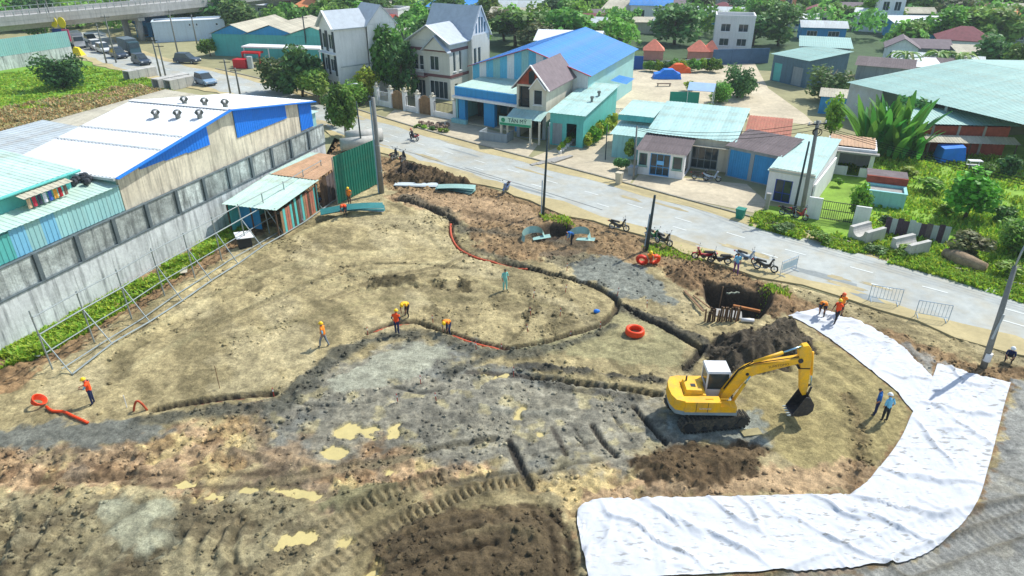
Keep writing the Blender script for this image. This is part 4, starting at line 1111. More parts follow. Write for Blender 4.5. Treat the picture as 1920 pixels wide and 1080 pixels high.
# ------------------------------------------------------------------ wall and culvert pieces by the field
a, b = Vector((*G(-60,142), 0)), Vector((*G(140,110), 0))
tw = thing('field_wall', 'stained block wall topped with tall aqua sheet panels at the field corner', 'wall')
dd = (b-a); n_ = 12
for k in range(n_):
    p, q_ = a + dd*k/n_, a + dd*(k+.985)/n_
    wall(tw, K['old_concrete'], p[:2], q_[:2], -.1, 2.2, .2, name='wall_panel')
sheets(tw, K['aqua_sheet'], (a.x,a.y,2.22), (b.x,b.y,2.22), (b.x,b.y,5.0), (a.x,a.y,5.0), 1.1, 'wall_sheet', .03, .36, 0)
m_cul = mat('precast_concrete', srgb(186,184,176), .9, .14, .8, streak=.25)
def box_culvert(label, loc, ang, L_=4.4, w=1.7, h=1.5, grp=None):
    t = thing('box_culvert', label, 'culvert', loc, R(ang), grp); k = .16
    mb = MB(); mb.box(0,L_,0,k,0,h); mb.box(0,L_,w-k,w,0,h); mb.box(0,L_,k+.002,w-k-.002,0,k); mb.box(0,L_,k+.002,w-k-.002,h-k,h); mb.build('shell', m_cul, t)
    for x in (L_/3, 2*L_/3):
        mb = MB(); mb.box(x-.02,x+.02,-.012,w+.012,-.0,h+.012); mb.build('joint', K['post_conc'], t)
box_culvert('precast concrete box culvert lying on the field, nearer the lone tree', (*G(245,152), 0), 60, 5.0)
box_culvert('long precast box culvert beside the road, nearer the parked pole pair', (*G(300,168), 0), 60, 5.6)
box_culvert('second row precast box culvert tucked behind the long one', (*G(322,170), 0), 60, 4.2)
def text_mesh(cu, name, parent, loc, rot):
    tmp = bpy.data.objects.new('text_source', cu); COL.objects.link(tmp)
    me = bpy.data.meshes.new_from_object(tmp.evaluated_get(bpy.context.evaluated_depsgraph_get()))
    bpy.data.objects.remove(tmp); bpy.data.curves.remove(cu)
    return link(name, me, parent, loc, rot)
# ------------------------------------------------------------------ houses along the far side of the road
def loff(O, ang, u, v=0): a = R(ang); return (O[0]+u*math.cos(a)-v*math.sin(a), O[1]+u*math.sin(a)+v*math.cos(a))
# tall narrow white house
a1 = -50; O1 = loff(G(640,190), a1, -4.2)
h1 = house('tall_house', 'tall narrow white house with blank side wall and steep grey roof among trees', 'house', O1, a1, 4.2, 5.0, 10.0, K['white_wall'], K['tile_grey'], 'gable_y', 1.9, .35,
  {'F': [(.5,1.9,.1,2.6,'shutter',K['grey_wall']),(2.3,3.7,.1,2.6,'door'),(.5,1.7,4.0,5.7,'win'),(2.2,3.7,4.0,5.7,'win'),(.5,1.6,7.0,9.0,'win'),(2.3,3.7,7.0,9.0,'win')]}, gm=K['white_wall'], trim=K['white_paint'])
mb = MB(); mb.box(-.1,4.25,-.6,-.02,6.35,6.5); mb.build('balcony_slab', K['white_wall'], h1)
mb = MB(); mb.box(-.02,4.22,-.14,-.012,3.6,6.2); 
for x0,x1,z0,z1 in ((.0,.45,3.5,6.2),(1.75,2.15,3.5,6.2),(3.75,4.2,3.5,6.2)):
    m_=MB(); m_.box(x0,x1,-.12,-.01,z0,z1); m_.build('cladding', mat('charcoal_cladding',(.035,.05,.06),.6,.1), h1)
for x0,x1 in ((.0,.45),(1.65,2.25),(3.75,4.2)):
    m_=MB(); m_.box(x0,x1,-.12,-.01,6.7,9.4); m_.build('cladding', mat('charcoal_cladding',(.04,.055,.065),.6,.1), h1)
for P0,P1 in (((4.7,5.0),(4.7,9.6)),((4.7,9.6),(-.3,9.6)),((-.3,9.6),(-.3,5.0))): wall(h1, K['white_wall'], P0, P1, -.1, 10.0, .18)
mb = MB(); mb.extr([(5.0,10.02),(9.6,10.02),(7.3,12.4)], 0, 4.52, 4.7); mb.build('gable_wall', K['white_wall'], h1)
tiles_roof(h1, K['tile_grey'], (-.6,4.7,9.85), (4.85,4.7,9.85), (4.85,7.3,12.5), (-.6,7.3,12.5)); tiles_roof(h1, K['tile_grey'], (4.85,9.9,9.85), (-.6,9.9,9.85), (-.6,7.3,12.5), (4.85,7.3,12.5))
m_=MB(); m_.box(4.7,4.76,.3,9.5,4.7,4.86); m_.build('string_course', K['grey_wall'], h1)

# villa with twin gables
a2 = -31; O2 = loff(G(846,189), a2, -6.9)
wv = mat('villa_render', srgb(206,206,196), .85, .07, .5, streak=.2, stain=srgb(150,140,128)); wt = mat('maroon_band', srgb(120,82,82), .8, .1)
h2 = house('villa', 'grey and white villa with two steep silver roofs and balcony behind the gated fence', 'house', O2, a2, 6.9, 4.6, 8.0, wv, K['tile_grey'], 'gable_y', 2.0, .5,
  {'F': [(.4,2.4,.1,2.5,'win'),(3.2,6.4,.1,2.6,'win'),(.5,1.3,3.7,5.9,'door'),(1.5,2.3,3.7,5.9,'door'),(3.4,5.0,4.0,6.0,'win')],
   'R': [(.9,1.6,.6,2.2,'win'),(.7,1.3,3.9,6.6,'win'),(2.2,2.8,3.9,6.6,'win')]}, gm=wv, trim=K['white_paint'])
for z in (3.1, 6.6):
    m_=MB(); m_.box(-.06,6.96,-.07,-.012,z,z+.4); m_.build('band', wt, h2)
    m_=MB(); m_.box(6.91,6.97,.0,4.6,z,z+.4); m_.build('band', wt, h2)
m_=MB(); m_.box(-1.6,3.1,-1.2,-.08,3.05,3.3); m_.build('balcony_slab', wt, h2)
m_=MB()
for k in range(24): m_.tube([(-1.5+k*.195,-1.12,3.3),(-1.5+k*.195,-1.12,4.1)], .025, 5)
m_.bar((-1.6,-1.12,4.15),(3.1,-1.12,4.15),.09,.07); m_.build('balustrade', K['white_paint'], h2)
m_=MB(); m_.extr([(2.9,6.9),(6.9,6.9),(4.9,8.6)], 1, -.62, -.5); m_.build('porch_gable', wv, h2)
tiles_roof(h2, K['tile_grey'], (2.5,-.02,6.75), (2.5,-.95,6.75), (4.9,-.95,8.85), (4.9,-.02,8.85)); tiles_roof(h2, K['tile_grey'], (7.3,-.95,6.75), (7.3,-.02,6.75), (4.9,-.02,8.85), (4.9,-.95,8.85))
ops_r = [(.5,1.2,3.8,6.6,'win'),(1.6,2.3,3.8,6.6,'win')]
wall(h2, wv, (7.6,4.6), (7.6,9.4), -.1, 8.3, .18, ops_r); wall(h2, wv, (7.6,9.4), (-.5,9.4), -.1, 8.3); wall(h2, wv, (-.5,9.4), (-.5,4.6), -.1, 8.3); wall(h2, wv, (6.91,4.61), (7.6,4.61), -.1, 8.3)
wall(h2, wv, (-.5,4.61), (-.02,4.61), -.1, 8.3)
m_=MB(); m_.extr([(4.6,8.32),(9.4,8.32),(7.0,12.0)], 0, 7.4, 7.58); m_.build('gable_wall', K['white_wall'], h2)
for y in (5.9, 6.7, 7.4, 8.1):
    zt = 8.6 + (12.0-8.6)*(1-abs(y-7.0)/2.4)*.72; m_=MB(); m_.box(7.585,7.61,y-.18,y+.18,8.6,zt); m_.build('gable_window', K['glass_blue'], h2)
for q in ((4.25,9.75),):
    m_=MB(); m_.bar((7.7,4.3,8.0),(7.7,7.0,12.25),.1,.25,up=(1,0,0)); m_.bar((7.7,9.7,8.0),(7.7,7.0,12.25),.1,.25,up=(1,0,0)); m_.build('barge_board', K['white_paint'], h2)
tiles_roof(h2, K['tile_grey'], (-.9,4.2,8.0), (7.75,4.2,8.0), (7.75,7.0,12.2), (-.9,7.0,12.2)); tiles_roof(h2, K['tile_grey'], (7.75,9.8,8.0), (-.9,9.8,8.0), (-.9,7.0,12.2), (7.75,7.0,12.2))

# gated fence in front of the villa
ga_, gb_ = Vector((*G(706,196),0)), Vector((*G(858,226),0)); gd = (gb_-ga_); gl = gd.length; gang = math.atan2(gd.y, gd.x)
fg = thing('villa_fence', 'villa street fence with white pillars and two arched wooden gates', 'fence', (ga_.x, ga_.y, 0), gang)
pil = [gl*t for t in (.02,.2,.38,.54,.72,.98)]
for p in pil:
    m_=MB(); m_.box(p-.25,p+.25,-.25,.25,-.1,2.5); m_.build('pillar', K['white_wall'], fg); m_=MB(); m_.box(p-.33,p+.33,-.33,.33,2.503,2.62); m_.ball((p,0,2.85),.22,n=8,m=5); m_.build('pillar_cap', K['cream_wall'], fg)
for i in (1, 3):
    x0, x1 = pil[i]+.27, pil[i+1]-.27; n_ = 7
    for k in range(n_):
        xa, xb = x0+(x1-x0)*k/n_, x0+(x1-x0)*(k+.94)/n_; hh = 1.8+.7*math.sin(math.pi*(k+.5)/n_)
        m_=MB(); m_.box(xa,xb,-.05,.05,0,hh); m_.build('plank', K['wood'], fg)
for i in (0, 2, 4):
    x0, x1 = pil[i]+.27, pil[i+1]-.27; m_=MB(); m_.box(x0,x1,-.1,.1,-.1,.7); m_.build('plinth', K['white_wall'], fg)
    n_ = int((x1-x0)/.22)
    for k in range(n_+1):
        m_=MB(); x = x0+(x1-x0)*k/max(1,n_); m_.box(x-.02,x+.02,-.02,.02,.7,2.0); m_.build('bar', K['white_paint'] if i == 0 else K['steel_dark'], fg)
    m_=MB(); m_.box(x0,x1,-.03,.03,1.9,1.96); m_.build('rail', K['white_paint'] if i == 0 else K['steel_dark'], fg)

# blue open-front shop
O3 = (-6.98, 87.6); a3 = -33
h3 = thing('blue_shop', 'bright blue open-fronted shop with flat pale green roof next to the sign', 'shop', (*O3,0), R(a3))
for x in (.1, 4.0, 8.6):
    m_=MB(); m_.box(x,x+(1.6 if x == 4.0 else 1.0),.2,.8,0,3.3); m_.build('column', K['blue_wall'], h3)
m_=MB(); m_.box(-.3,9.3,.0,.25,3.3,4.5); m_.build('fascia', K['blue_wall'], h3); m_=MB(); m_.box(-.5,9.5,-.4,-.003,3.15,3.45); m_.build('canopy_edge', K['white_wall'], h3)
wall(h3, K['mint_wall'], (9.3,.25),(9.3,7),0,4.4); wall(h3, K['mint_wall'], (9.3,7),(-.3,7),0,4.4); wall(h3, K['mint_wall'], (-.3,7),(-.3,.25),0,4.4)
sheets(h3, K['pale_roof'], (-.4,.26,4.52), (9.4,.26,4.52), (9.4,7.2,4.8), (-.4,7.2,4.8), 1.1)
m_=MB(); m_.box(-.3,9.3,.2,7,-.06,.14); m_.build('floor', m_yard, h3)
m_=MB(); m_.box(.6,3.4,3.6,3.7,.15,3.0); m_.box(5.2,8.8,4.2,4.3,.15,3.0); m_.build('inner_partition', K['dark_in'], h3)  # dark panels carry the shade of the open shop bay in their colour
m_=MB(); m_.box(-.8,1.5,-.3,.18,-.06,.5); m_.build('step', K['mint_wall'], h3)

# small gabled upper-floor house with the shop sign
O4 = (.55, 81.0); a4 = -24
h4 = thing('gabled_house', 'narrow cream house with red brick gable and brown tiled roof above the shop sign', 'house', (*O4,0), R(a4))
wall(h4, K['cream_wall'], (0,0),(3.7,0),3.3,6.2,.18,[(.25,1.6,3.6,6.0,'void'),(2.1,3.2,4.0,5.7,'win')])
m_=MB(); m_.box(.3,1.55,.5,.56,3.4,6.0); m_.build('balcony_door', K['glass'], h4)
m_=MB(); m_.bar((.25,-.02,4.4),(1.6,-.02,4.4),.05); [m_.bar((.25+k*.15,-.02,3.6),(.25+k*.15,-.02,4.4),.03) for k in range(10)]; m_.build('balcony_rail', K['steel_dark'], h4)
wall(h4, K['cream_wall'], (3.7,.18),(3.7,9),0,6.2); wall(h4, K['cream_wall'], (3.7,9),(0,9),0,6.2); wall(h4, K['cream_wall'], (0,9),(0,.18),0,6.2)
wall(h4, K['grey_wall'], (0,.02),(3.7,.02),0,3.28,.15,[(.4,3.3,.05,2.6,'void')])
m_=MB(); m_.extr([(0,6.22),(3.7,6.22),(1.85,8.25)],1,.02,.18); m_.build('gable_wall', K['brick'], h4)
m_=MB(); m_.extr([(1.5,6.3),(2.2,6.3),(2.2,7.6),(1.85,7.85),(1.5,7.6)],1,-.03,.015); m_.build('gable_window', K['glass'], h4)
m_=MB(); m_.extr([(1.85,5.9),(3.75,5.9),(2.75,7.05)],1,-.5,-.05); m_.build('dormer_gable', K['cream_wall'], h4)
m_=MB(); m_.bar((1.75,-.55,5.85),(2.75,-.55,7.12),.1,.16,up=(0,1,0)); m_.bar((3.85,-.55,5.85),(2.75,-.55,7.12),.1,.16,up=(0,1,0)); m_.build('dormer_trim', K['white_paint'], h4)
m_=MB(); m_.bar((-.5,-.4,5.75),(1.85,-.4,8.45),.1,.28,up=(0,1,0)); m_.bar((4.2,-.4,5.75),(1.85,-.4,8.45),.1,.28,up=(0,1,0)); m_.build('barge_board', K['white_paint'], h4)
tiles_roof(h4, K['tile_brown'], (-.5,9.2,5.75),(-.5,-.35,5.75),(1.85,-.35,8.4),(1.85,9.2,8.4)); tiles_roof(h4, K['tile_brown'], (4.2,-.35,5.75),(4.2,9.2,5.75),(1.85,9.2,8.4),(1.85,-.35,8.4))
sheets(h4, K['aqua_roof'], (-.4,-2.3,2.75),(4.0,-2.3,2.75),(4.0,-.02,3.35),(-.4,-.02,3.35),1.1,'awning_sheet')
for x in (-.2,3.8):
    m_=MB(); m_.box(x-.1,x+.1,-2.3,-2.1,0,2.7); m_.build('awning_post', K['cream_wall'], h4)
sg = thing('shop_sign', 'pale green shop sign board with dark lettering on two posts', 'sign', (*loff(O4,a4,-1.0,-2.7),0), R(a4))
m_=MB(); m_.box(0,4.0,-.05,.05,2.0,3.0); m_.build('board', mat('sign_green', srgb(190,225,205),.5,.05), sg)
m_=MB(); m_.box(.05,3.95,-.06,-.052,2.02,2.3); m_.build('sign_band', mat('sign_band_green', srgb(40,150,110),.5,.05), sg)
for x in (.15,3.85):
    m_=MB(); m_.box(x-.12,x+.12,.06,.3,0,2.9); m_.build('post', K['cream_wall'], sg)
cu = bpy.data.curves.new('lettering','FONT'); cu.body = 'TÂN MỸ'; cu.size = .62; cu.extrude = .01; cu.align_x = 'CENTER'; cu.materials.append(mat('sign_ink', srgb(30,70,70),.6,0))
text_mesh(cu, 'lettering', sg, (2.3,-.07,2.42), (math.pi/2,0,0))
m_=MB(); m_.ball((.5,-.06,2.6),.26,.02,.26,10,6); m_.build('emblem', mat('sign_emblem', srgb(40,140,100),.5,.05), sg)

# pale shed with teal side
h5 = house('side_shed', 'long pale-roofed shed with teal side wall and two roof vents beside the gabled house', 'shed', (4.35,77.9), -24, 4.0, 13.0, 3.6, K['teal_sheet'], K['aqua_roof'], 'shed_y', .9, .3,
   {'F': [(.3,1.5,.05,2.5,'shutter',K['grey_wall']),(2.0,3.2,.05,2.6,'void')]}, sheet_w=1.05)
for x, y in ((3.2,5.2),(3.3,7.6)):
    z = 3.75+.9*y/13; m_=MB(); m_.tube([(x,y,z-.05),(x,y,z+.35)],.15,8); m_.tube([(x,y,z+.36),(x,y,z+.6)],[.25,.2],8); m_.build('roof_vent', m_vent, h5)
# striped blue warehouse
h6 = thing('blue_warehouse', 'blue-roofed warehouse with aqua and white striped gable wall behind the blue shop', 'warehouse', (-5.2,93.4,0), R(-24))
for k in range(16):
    x0 = k*1.0; x1 = x0+1.0; zt = lambda x: 6.1+2.5*(1-abs(x-8)/8)
    sheets(h6, K['white_roof'] if k%4 in (1,) or k>12 else (K['aqua_sheet'] if k%2 else mat('cyan_sheet',srgb(100,185,215),.6,.1)), (x0,0,0),(x1,0,0),(x1,0,zt(x1)),(x0,0,zt(x0)),1.0,'wall_sheet',.03,.33,0)
wall(h6, K['aqua_sheet'], (16,.1),(16,22),0,6.1,.1); wall(h6, K['aqua_sheet'], (16,22),(0,22),0,6.1,.1); wall(h6, K['aqua_sheet'], (0,22),(0,.1),0,6.1,.1)
sheets(h6, K['blue_roof'], (-.5,22.3,6.0),(-.5,-.4,6.0),(8,-.4,8.7),(8,22.3,8.7),1.1); sheets(h6, K['blue_roof'], (16.5,-.4,6.0),(16.5,22.3,6.0),(8,22.3,8.7),(8,-.4,8.7),1.1)
m_=MB(); m_.bar((-.5,-.45,6.0),(8,-.45,8.7),.08,.25,up=(0,1,0)); m_.bar((16.5,-.45,6.0),(8,-.45,8.7),.08,.25,up=(0,1,0)); m_.build('barge_board', mat('dull_red_trim',srgb(150,60,60),.6,.1), h6)
sheets(h6, K['blue_roof'], (16.6,8,4.0),(16.6,12,4.0),(18.8,12,3.7),(18.8,8,3.7),1.0,'awning_sheet')
house('white_roof_shed', 'white-roofed shed directly behind the blue-roofed warehouse', 'shed', (3.8,118.5), -12, 10.5, 9, 5.6, K['blue_wall'], K['white_roof'], 'gable_x', 1.1, .3, sheet_w=1.1)

# row house with aqua roof
h7 = house('row_house', 'low row house with wide aqua sheet roof and glazed shop door across the road', 'house', (14.4,71.0), -24, 8.6, 8.6, 3.2, K['cream_wall'], K['aqua_roof'], 'shed_y', 1.3, .3,
   {'F': [(4.6,7.3,.05,2.5,'door',K['grey_wall'])]}, sheet_w=1.05)
m_=MB(); m_.box(4.3,8.5,-.9,-.25,2.55,2.62); m_.build('canopy', K['tan_roof'], h7)
h7p = house('porch_house', 'small fibre-cement roofed shopfront with blue glass doors facing the road', 'shop', (12.7,67.3), -24, 4.7, 3.9, 2.45, K['white_wall'], K['fibro_roof'], 'shed_y', .55, .25,
   {'F': [(.15,1.0,.9,2.2,'win',mat('green_trim',srgb(90,150,130),.6,.1)),(1.3,3.3,.05,2.3,'door',mat('blue_frame',srgb(90,160,210),.5,.1)),(3.55,4.5,.9,2.2,'win',mat('green_trim',srgb(90,150,130),.6,.1))], 'R': [(.6,3.2,.1,2.2,'void')]}, sheet_w=.9)
m_=MB(); m_.box(2.0,2.7,-.02,.03,1.2,1.6); m_.build('notice', mat('notice_blue',srgb(120,190,240),.5,.05), h7p)
h7a = house('side_annex', 'stepped aqua-roofed annex on the left end of the row house', 'annex', (10.9,73.0), -24, 3.4, 8.5, 2.5, K['mint_wall'], K['aqua_roof'], 'shed_y', .9, .3, sheet_w=1.0)
sheets(h7a, K['teal_sheet'], (-.4,3.0,3.35),(3.6,3.0,3.35),(3.6,3.1,3.9),(-.4,3.1,3.9),1.0,'upstand_sheet'); sheets(h7a, K['aqua_roof'], (-.4,3.1,3.92),(3.6,3.1,3.92),(3.6,9,4.3),(-.4,9,4.3),1.0)
h7g = house('gate_garage', 'garage with blue sheet gates under a grey fibre-cement roof', 'garage', (21.6,66.6), -42, 5.2, 4.4, 3.05, K['grey_wall'], K['fibro_roof'], 'shed_y', .6, .3,
   {'F': [(.15,2.3,.05,2.75,'gate',K['blue_wall']),(2.7,5.0,.05,2.75,'gate',K['blue_wall'])]}, sheet_w=.9)
house('rust_shed', 'rust-red sheet roofed shed behind the blue-gated garage', 'shed', (24.0,69.0), -21, 3.9, 5.6, 3.4, K['cream_wall'], K['rust_roof'], 'shed_y', .6, .3, sheet_w=.9)
h8 = house('white_cottage', 'narrow white cottage with pale roof and blue door beside the leaning poles', 'house', (23.4,59.9), -33, 3.9, 10.5, 2.7, K['white_wall'], K['aqua_roof'], 'shed_y', .9, .15,
   {'F': [(.7,2.2,.0,2.1,'door',mat('royal_blue_frame',srgb(40,70,160),.5,.1))]}, sheet_w=.95)
m_=MB(); m_.box(-.05,3.95,-.08,.0,2.705,3.0); m_.build('parapet', K['cream_wall'], h8)
sheets(h8, K['pale_roof'], (.1,.1,3.02),(3.8,.1,3.02),(3.8,1.3,3.12),(.1,1.3,3.12),.95)
wall(h8, K['white_wall'], (4.15,-.2),(4.15,9.5),0,2.2,.15,name='side_wall')
h9 = house('flat_bungalow', 'small white flat-roofed bungalow with dark open front behind the yard', 'house', (31.9,67.6), -24, 4.4, 4.0, 2.55, K['white_wall'], K['concrete'], 'flat', .25, .2, {'F': [(1.2,4.0,.9,2.3,'void'),(2.2,3.3,.0,.9,'void')]})
m_=MB(); m_.box(-.3,4.7,-.7,-.07,2.4,2.56); m_.build('canopy', K['concrete'], h9)
sheets(h9, K['rust_pale'], (.1,.3,2.9),(4.3,.3,2.9),(4.3,3.9,3.05),(.1,3.9,3.05),1.0)
h10 = house('tank_shed', 'low white block store with slab roof and raw brick top behind the gate', 'shed', (31.9,58.4), -24, 3.2, 2.2, 1.35, K['mint_wall'], K['concrete'], 'flat', .12, .1)
m_=MB(); m_.box(-.1,3.3,2.3,2.5,0,2.1); m_.build('brick_wall', K['brick'], h10); m_=MB(); m_.box(-.1,3.3,2.55,4.6,1.9,2.1); m_.build('slab', K['fibro_roof'], h10)
# big shed on the right
h11 = thing('grey_green_shed', 'large open shed with wide grey-green sheet roof at the right edge', 'shed', (43.6,90.2,0), R(-67))
w11, d11, e11, r11 = 26.0, 20.0, 4.5, 6.0
sheets(h11, K['greygreen_roof'], (-.3,-.4,e11),(w11,-.4,e11),(w11,d11,r11),(-.3,d11,r11),1.1); sheets(h11, K['greygreen_roof'], (w11,2*d11,e11),(-.3,2*d11,e11),(-.3,d11,r11),(w11,d11,r11),1.1)
wall(h11, K['aqua_sheet'], (0,2*d11),(0,.2),0,e11,.12); m_=MB(); m_.extr([(0,e11+.01),(2*d11,e11+.01),(d11,r11-.08)],0,0,.12); m_.build('gable_wall', K['aqua_sheet'], h11)
wall(h11, K['greyblue_roof'], (0,0),(13.8,0),0,e11-.1,.12,[(5,8.5,0,4.6,'void'),(9.2,13.5,.0,4.5,'void')])
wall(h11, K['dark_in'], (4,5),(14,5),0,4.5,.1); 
h11b = thing('brick_shed', 'raw red brick shed with low grey-green roof below the large shed', 'shed', (43.2,74.4,0), R(-5))
sheets(h11b, K['greygreen_roof'], (-1.0,-.4,3.4),(11.6,-.4,3.3),(11.6,4.6,3.9),(-1,4.6,4.0),1.1)
for k in range(4):
    x = k*2.7; m_=MB(); m_.box(x,x+.25,-.05,.2,0,3.15); m_.build('post', K['concrete'], h11b); wall(h11b, K['brick'], (x+.26,.0),(x+2.69,.0),0,3.1,.14,name='brick_panel')
wall(h11b, K['brick'], (10.8,.2),(10.8,4.5),0,3.3,.14,name='brick_panel'); wall(h11b, K['brick'], (0,4.5),(0,.2),0,3.3,.14,name='brick_panel')
lt = thing('lean_to', 'narrow white lean-to roof along the foot of the brick shed', 'lean-to', (44.6,72.6,0), R(-5))
sheets(lt, K['tan_roof'], (0,-.6,1.9),(9.5,-.6,1.8),(9.5,1.0,2.2),(0,1.0,2.3),1.0)
for x in (.2,4.5,9.2):
    m_=MB(); m_.box(x-.05,x+.05,-.5,-.4,0,1.85); m_.build('post', K['wood_dark'], lt)
bt = MB(); bt.hexa([(0,0,0),(2.6,0,0),(2.6,1.9,0),(0,1.9,0)],[(.15,.1,1.5),(2.3,.2,1.7),(2.5,1.8,1.75),(.1,1.7,1.6)])
tag(bt.build('tarp_stack', K['blue_tarp'], None, loc=(*G(1762,306),0), rot=(0,0,R(-5))), 'stack under a blue tarpaulin in front of the brick shed', 'tarpaulin')
m_=MB(); m_.box(0,1.3,0,.7,.8,.9); [m_.box(x,x+.06,y,y+.06,0,.8) for x in (0,1.24) for y in (0,.64)]; m_.box(0,1.3,0,.7,.35,.4)
tag(m_.build('work_table', K['white_paint'], None, loc=(*G(1815,318),0), rot=(0,0,R(-5))), 'small white work table beside the blue tarpaulin stack', 'table')
h12 = house('corner_shed', 'dark-walled shed with grey-green roof at the back corner of the yard', 'shed', (42.2,114.9), -62, 7.0, 9.0, 4.0, mat('slate_blue_wall',srgb(84,112,128),.8,.12,.5,streak=.3), K['greygreen_roof'], 'shed_y', .6, .4, {'F':[(.4,2.0,.05,2.8,'shutter',K['teal_sheet']),(4.2,6.2,.05,2.8,'shutter',K['grey_wall'])]}, sheet_w=1.1)
house('back_shed', 'taller grey-walled shed with green roof adjoining the yard corner shed', 'shed', (48.0,119.0), -20, 7.5, 8.0, 4.6, K['grey_wall'], K['greygreen_roof'], 'shed_y', .5, .4, sheet_w=1.1)
house('blue_hut', 'small blue-walled hut with white roof in front of the large shed', 'hut', G(1533,212), -24, 4.4, 3.4, 2.2, K['blue_wall'], K['tan_roof'], 'shed_y', .35, .25, sheet_w=1.0)
# yard walls
def plain_wall(name, label, a, b, h, m, seg=3.0, cat='wall'):
    a = Vector((*a,0)); b = Vector((*b,0)); t = thing(name, label, cat); n = max(1, int((b-a).length/seg))
    for k in range(n): p = a.lerp(b, k/n); q_ = a.lerp(b, (k+.99)/n); wall(t, m, p[:2], q_[:2], -.1, h, .15, name='wall_panel')
    return t
plain_wall('yard_wall', 'deep blue sheet wall at the back left of the concrete yard', G(1162,128), G(1205,130), 2.2, mat('deep_blue_wall',srgb(40,90,160),.7,.15))
plain_wall('yard_wall', 'slate grey wall behind the shrubs at the back of the yard', G(1335,121), G(1440,118), 2.6, mat('slate_wall',srgb(80,110,140),.8,.15))
plain_wall('yard_wall', 'blue wall strip below the red tomb roofs at the back of the yard', G(1205,130), G(1335,122), 1.2, K['grey_wall'])
def covered_car(label, loc, ang, m):
    b = MB(); prof = [(0,.15),(0,.75),(.9,.95),(1.5,1.45),(3.0,1.45),(3.7,.95),(4.2,.8),(4.2,.15)]
    top = [(x*.98+.04, z) for x, z in prof]
    b.hexa([(x, -.95 if z < .9 else -.75, z) for x, z in prof], [(x, .95 if z < .9 else .75, z) for x, z in prof])
    b.hexa([(-.15,-1.1,0),(4.35,-1.1,0),(4.35,1.1,0),(-.15,1.1,0)], [(-.02,-.96,.5),(4.22,-.96,.5),(4.22,.96,.5),(-.02,.96,.5)])
    return tag(b.build('covered_car', m, None, loc=(*loc,0), rot=(0,0,R(ang))), label, 'car')
covered_car('parked car under a blue cover in the middle of the yard', G(1226,146), -3, K['blue_tarp'])
covered_car('parked car under an orange cover behind the blue-covered one', G(1246,136), 5, K['orange_tarp'])
pt = thing('planter_bench', 'low dark bench with two pots on the yard in front of the blue-covered car', 'bench', (*G(1232,162),0))
m_=MB(); m_.box(0,2.2,0,.5,.35,.42); m_.build('seat', K['wood_dark'], pt)
for x in (.1,2.0):
    m_=MB(); m_.box(x,x+.1,.05,.45,0,.35); m_.build('leg', K['steel_dark'], pt)
cn = thing('canopy_tent', 'white and blue ridge canopy standing in the yard', 'canopy', (*G(1285,200),0), R(-20))
for a_,b_,c_,d_ in (((0,0,2.3),(3.6,0,2.3),(3.6,1.6,3.1),(0,1.6,3.1)),((3.6,3.2,2.3),(0,3.2,2.3),(0,1.6,3.1),(3.6,1.6,3.1))):
    m_=MB(); slab(m_,a_,b_,c_,d_,.05); m_.build('canopy_cloth', mat('pale_blue_canvas',srgb(170,200,235),.7,.08), cn)
for x,y in ((.1,.1),(3.5,.1),(.1,3.1),(3.5,3.1)):
    m_=MB(); m_.tube([(x,y,0),(x,y,2.3)],.05,6); m_.build('post', K['white_paint'], cn)
gp = thing('green_board', 'upright green board standing in the yard before the canopy', 'board', (*G(1254,199),0), R(-6))
m_=MB(); m_.box(0,4.0,-.04,.04,.2,2.0); m_.build('panel', mat('mid_green_sheet',srgb(30,140,120),.6,.1), gp); 
for x in (.3,3.7):
    m_=MB(); m_.box(x-.05,x+.05,.05,.13,0,2.0); m_.build('post', K['steel_grey'], gp)
# diamond-grid gate between the sheds
dg = thing('yard_gate', 'low diamond-grille yard gate beside the teal side wall', 'gate', (*G(1140,226),0), R(-15))
m_=MB(); L_=4.2
for k in range(15):
    x = k*.3; m_.bar((x,0,.1),(min(L_,x+.9),0,1.6),.03); m_.bar((x,.03,1.6),(min(L_,x+.9),.03,.1),.03)
m_.build('grille', K['steel_grey'], dg); m_=MB(); m_.bar((0,0,1.62),(L_,0,1.62),.06); m_.bar((0,0,.08),(L_,0,.08),.06); m_.build('frame', K['steel_grey'], dg)
# street gate of the garden, corrugated fence
sgt = thing('garden_gate', 'white-walled garden gate with dark steel bars beside the white cottage', 'gate', (*G(1510,408),0), R(-26))
m_=MB(); m_.box(0,1.1,0,.2,-.1,1.9); m_.build('gate_wall', K['white_wall'], sgt); m_=MB(); m_.box(3.7,4.9,0,.2,-.1,1.7); m_.build('gate_wall', K['white_wall'], sgt)
for k in range(16):
    x = 1.15+k*.167; m_=MB(); m_.box(x-.02,x+.02,.08,.12,.1,1.75); m_.build('bar', K['steel_dark'], sgt)
for z in (.15,.95,1.7):
    m_=MB(); m_.box(1.12,3.68,.07,.13,z,z+.05); m_.build('rail', K['steel_dark'], sgt)
cf = thing('sheet_fence', 'patched rusty and blue corrugated sheet fence behind the concrete channels', 'fence')
a, b = Vector((*G(1655,438),0)), Vector((*G(1775,458),0)); nn_ = 11
for k in range(nn_):
    p, q_ = a.lerp(b,k/nn_), a.lerp(b,(k+1)/nn_); hh = 1.45+random.uniform(-.12,.12)
    sheets(cf, random.choice([mat('plum_sheet',srgb(84,66,80),.7,.2),K['greyblue_roof'],K['fibro_roof'],mat('slate_sheet',srgb(80,104,124),.7,.2)]), (p.x,p.y,0),(q_.x,q_.y,0),(q_.x,q_.y,hh),(p.x,p.y,hh),.6,'fence_sheet',.03,.2,.0)
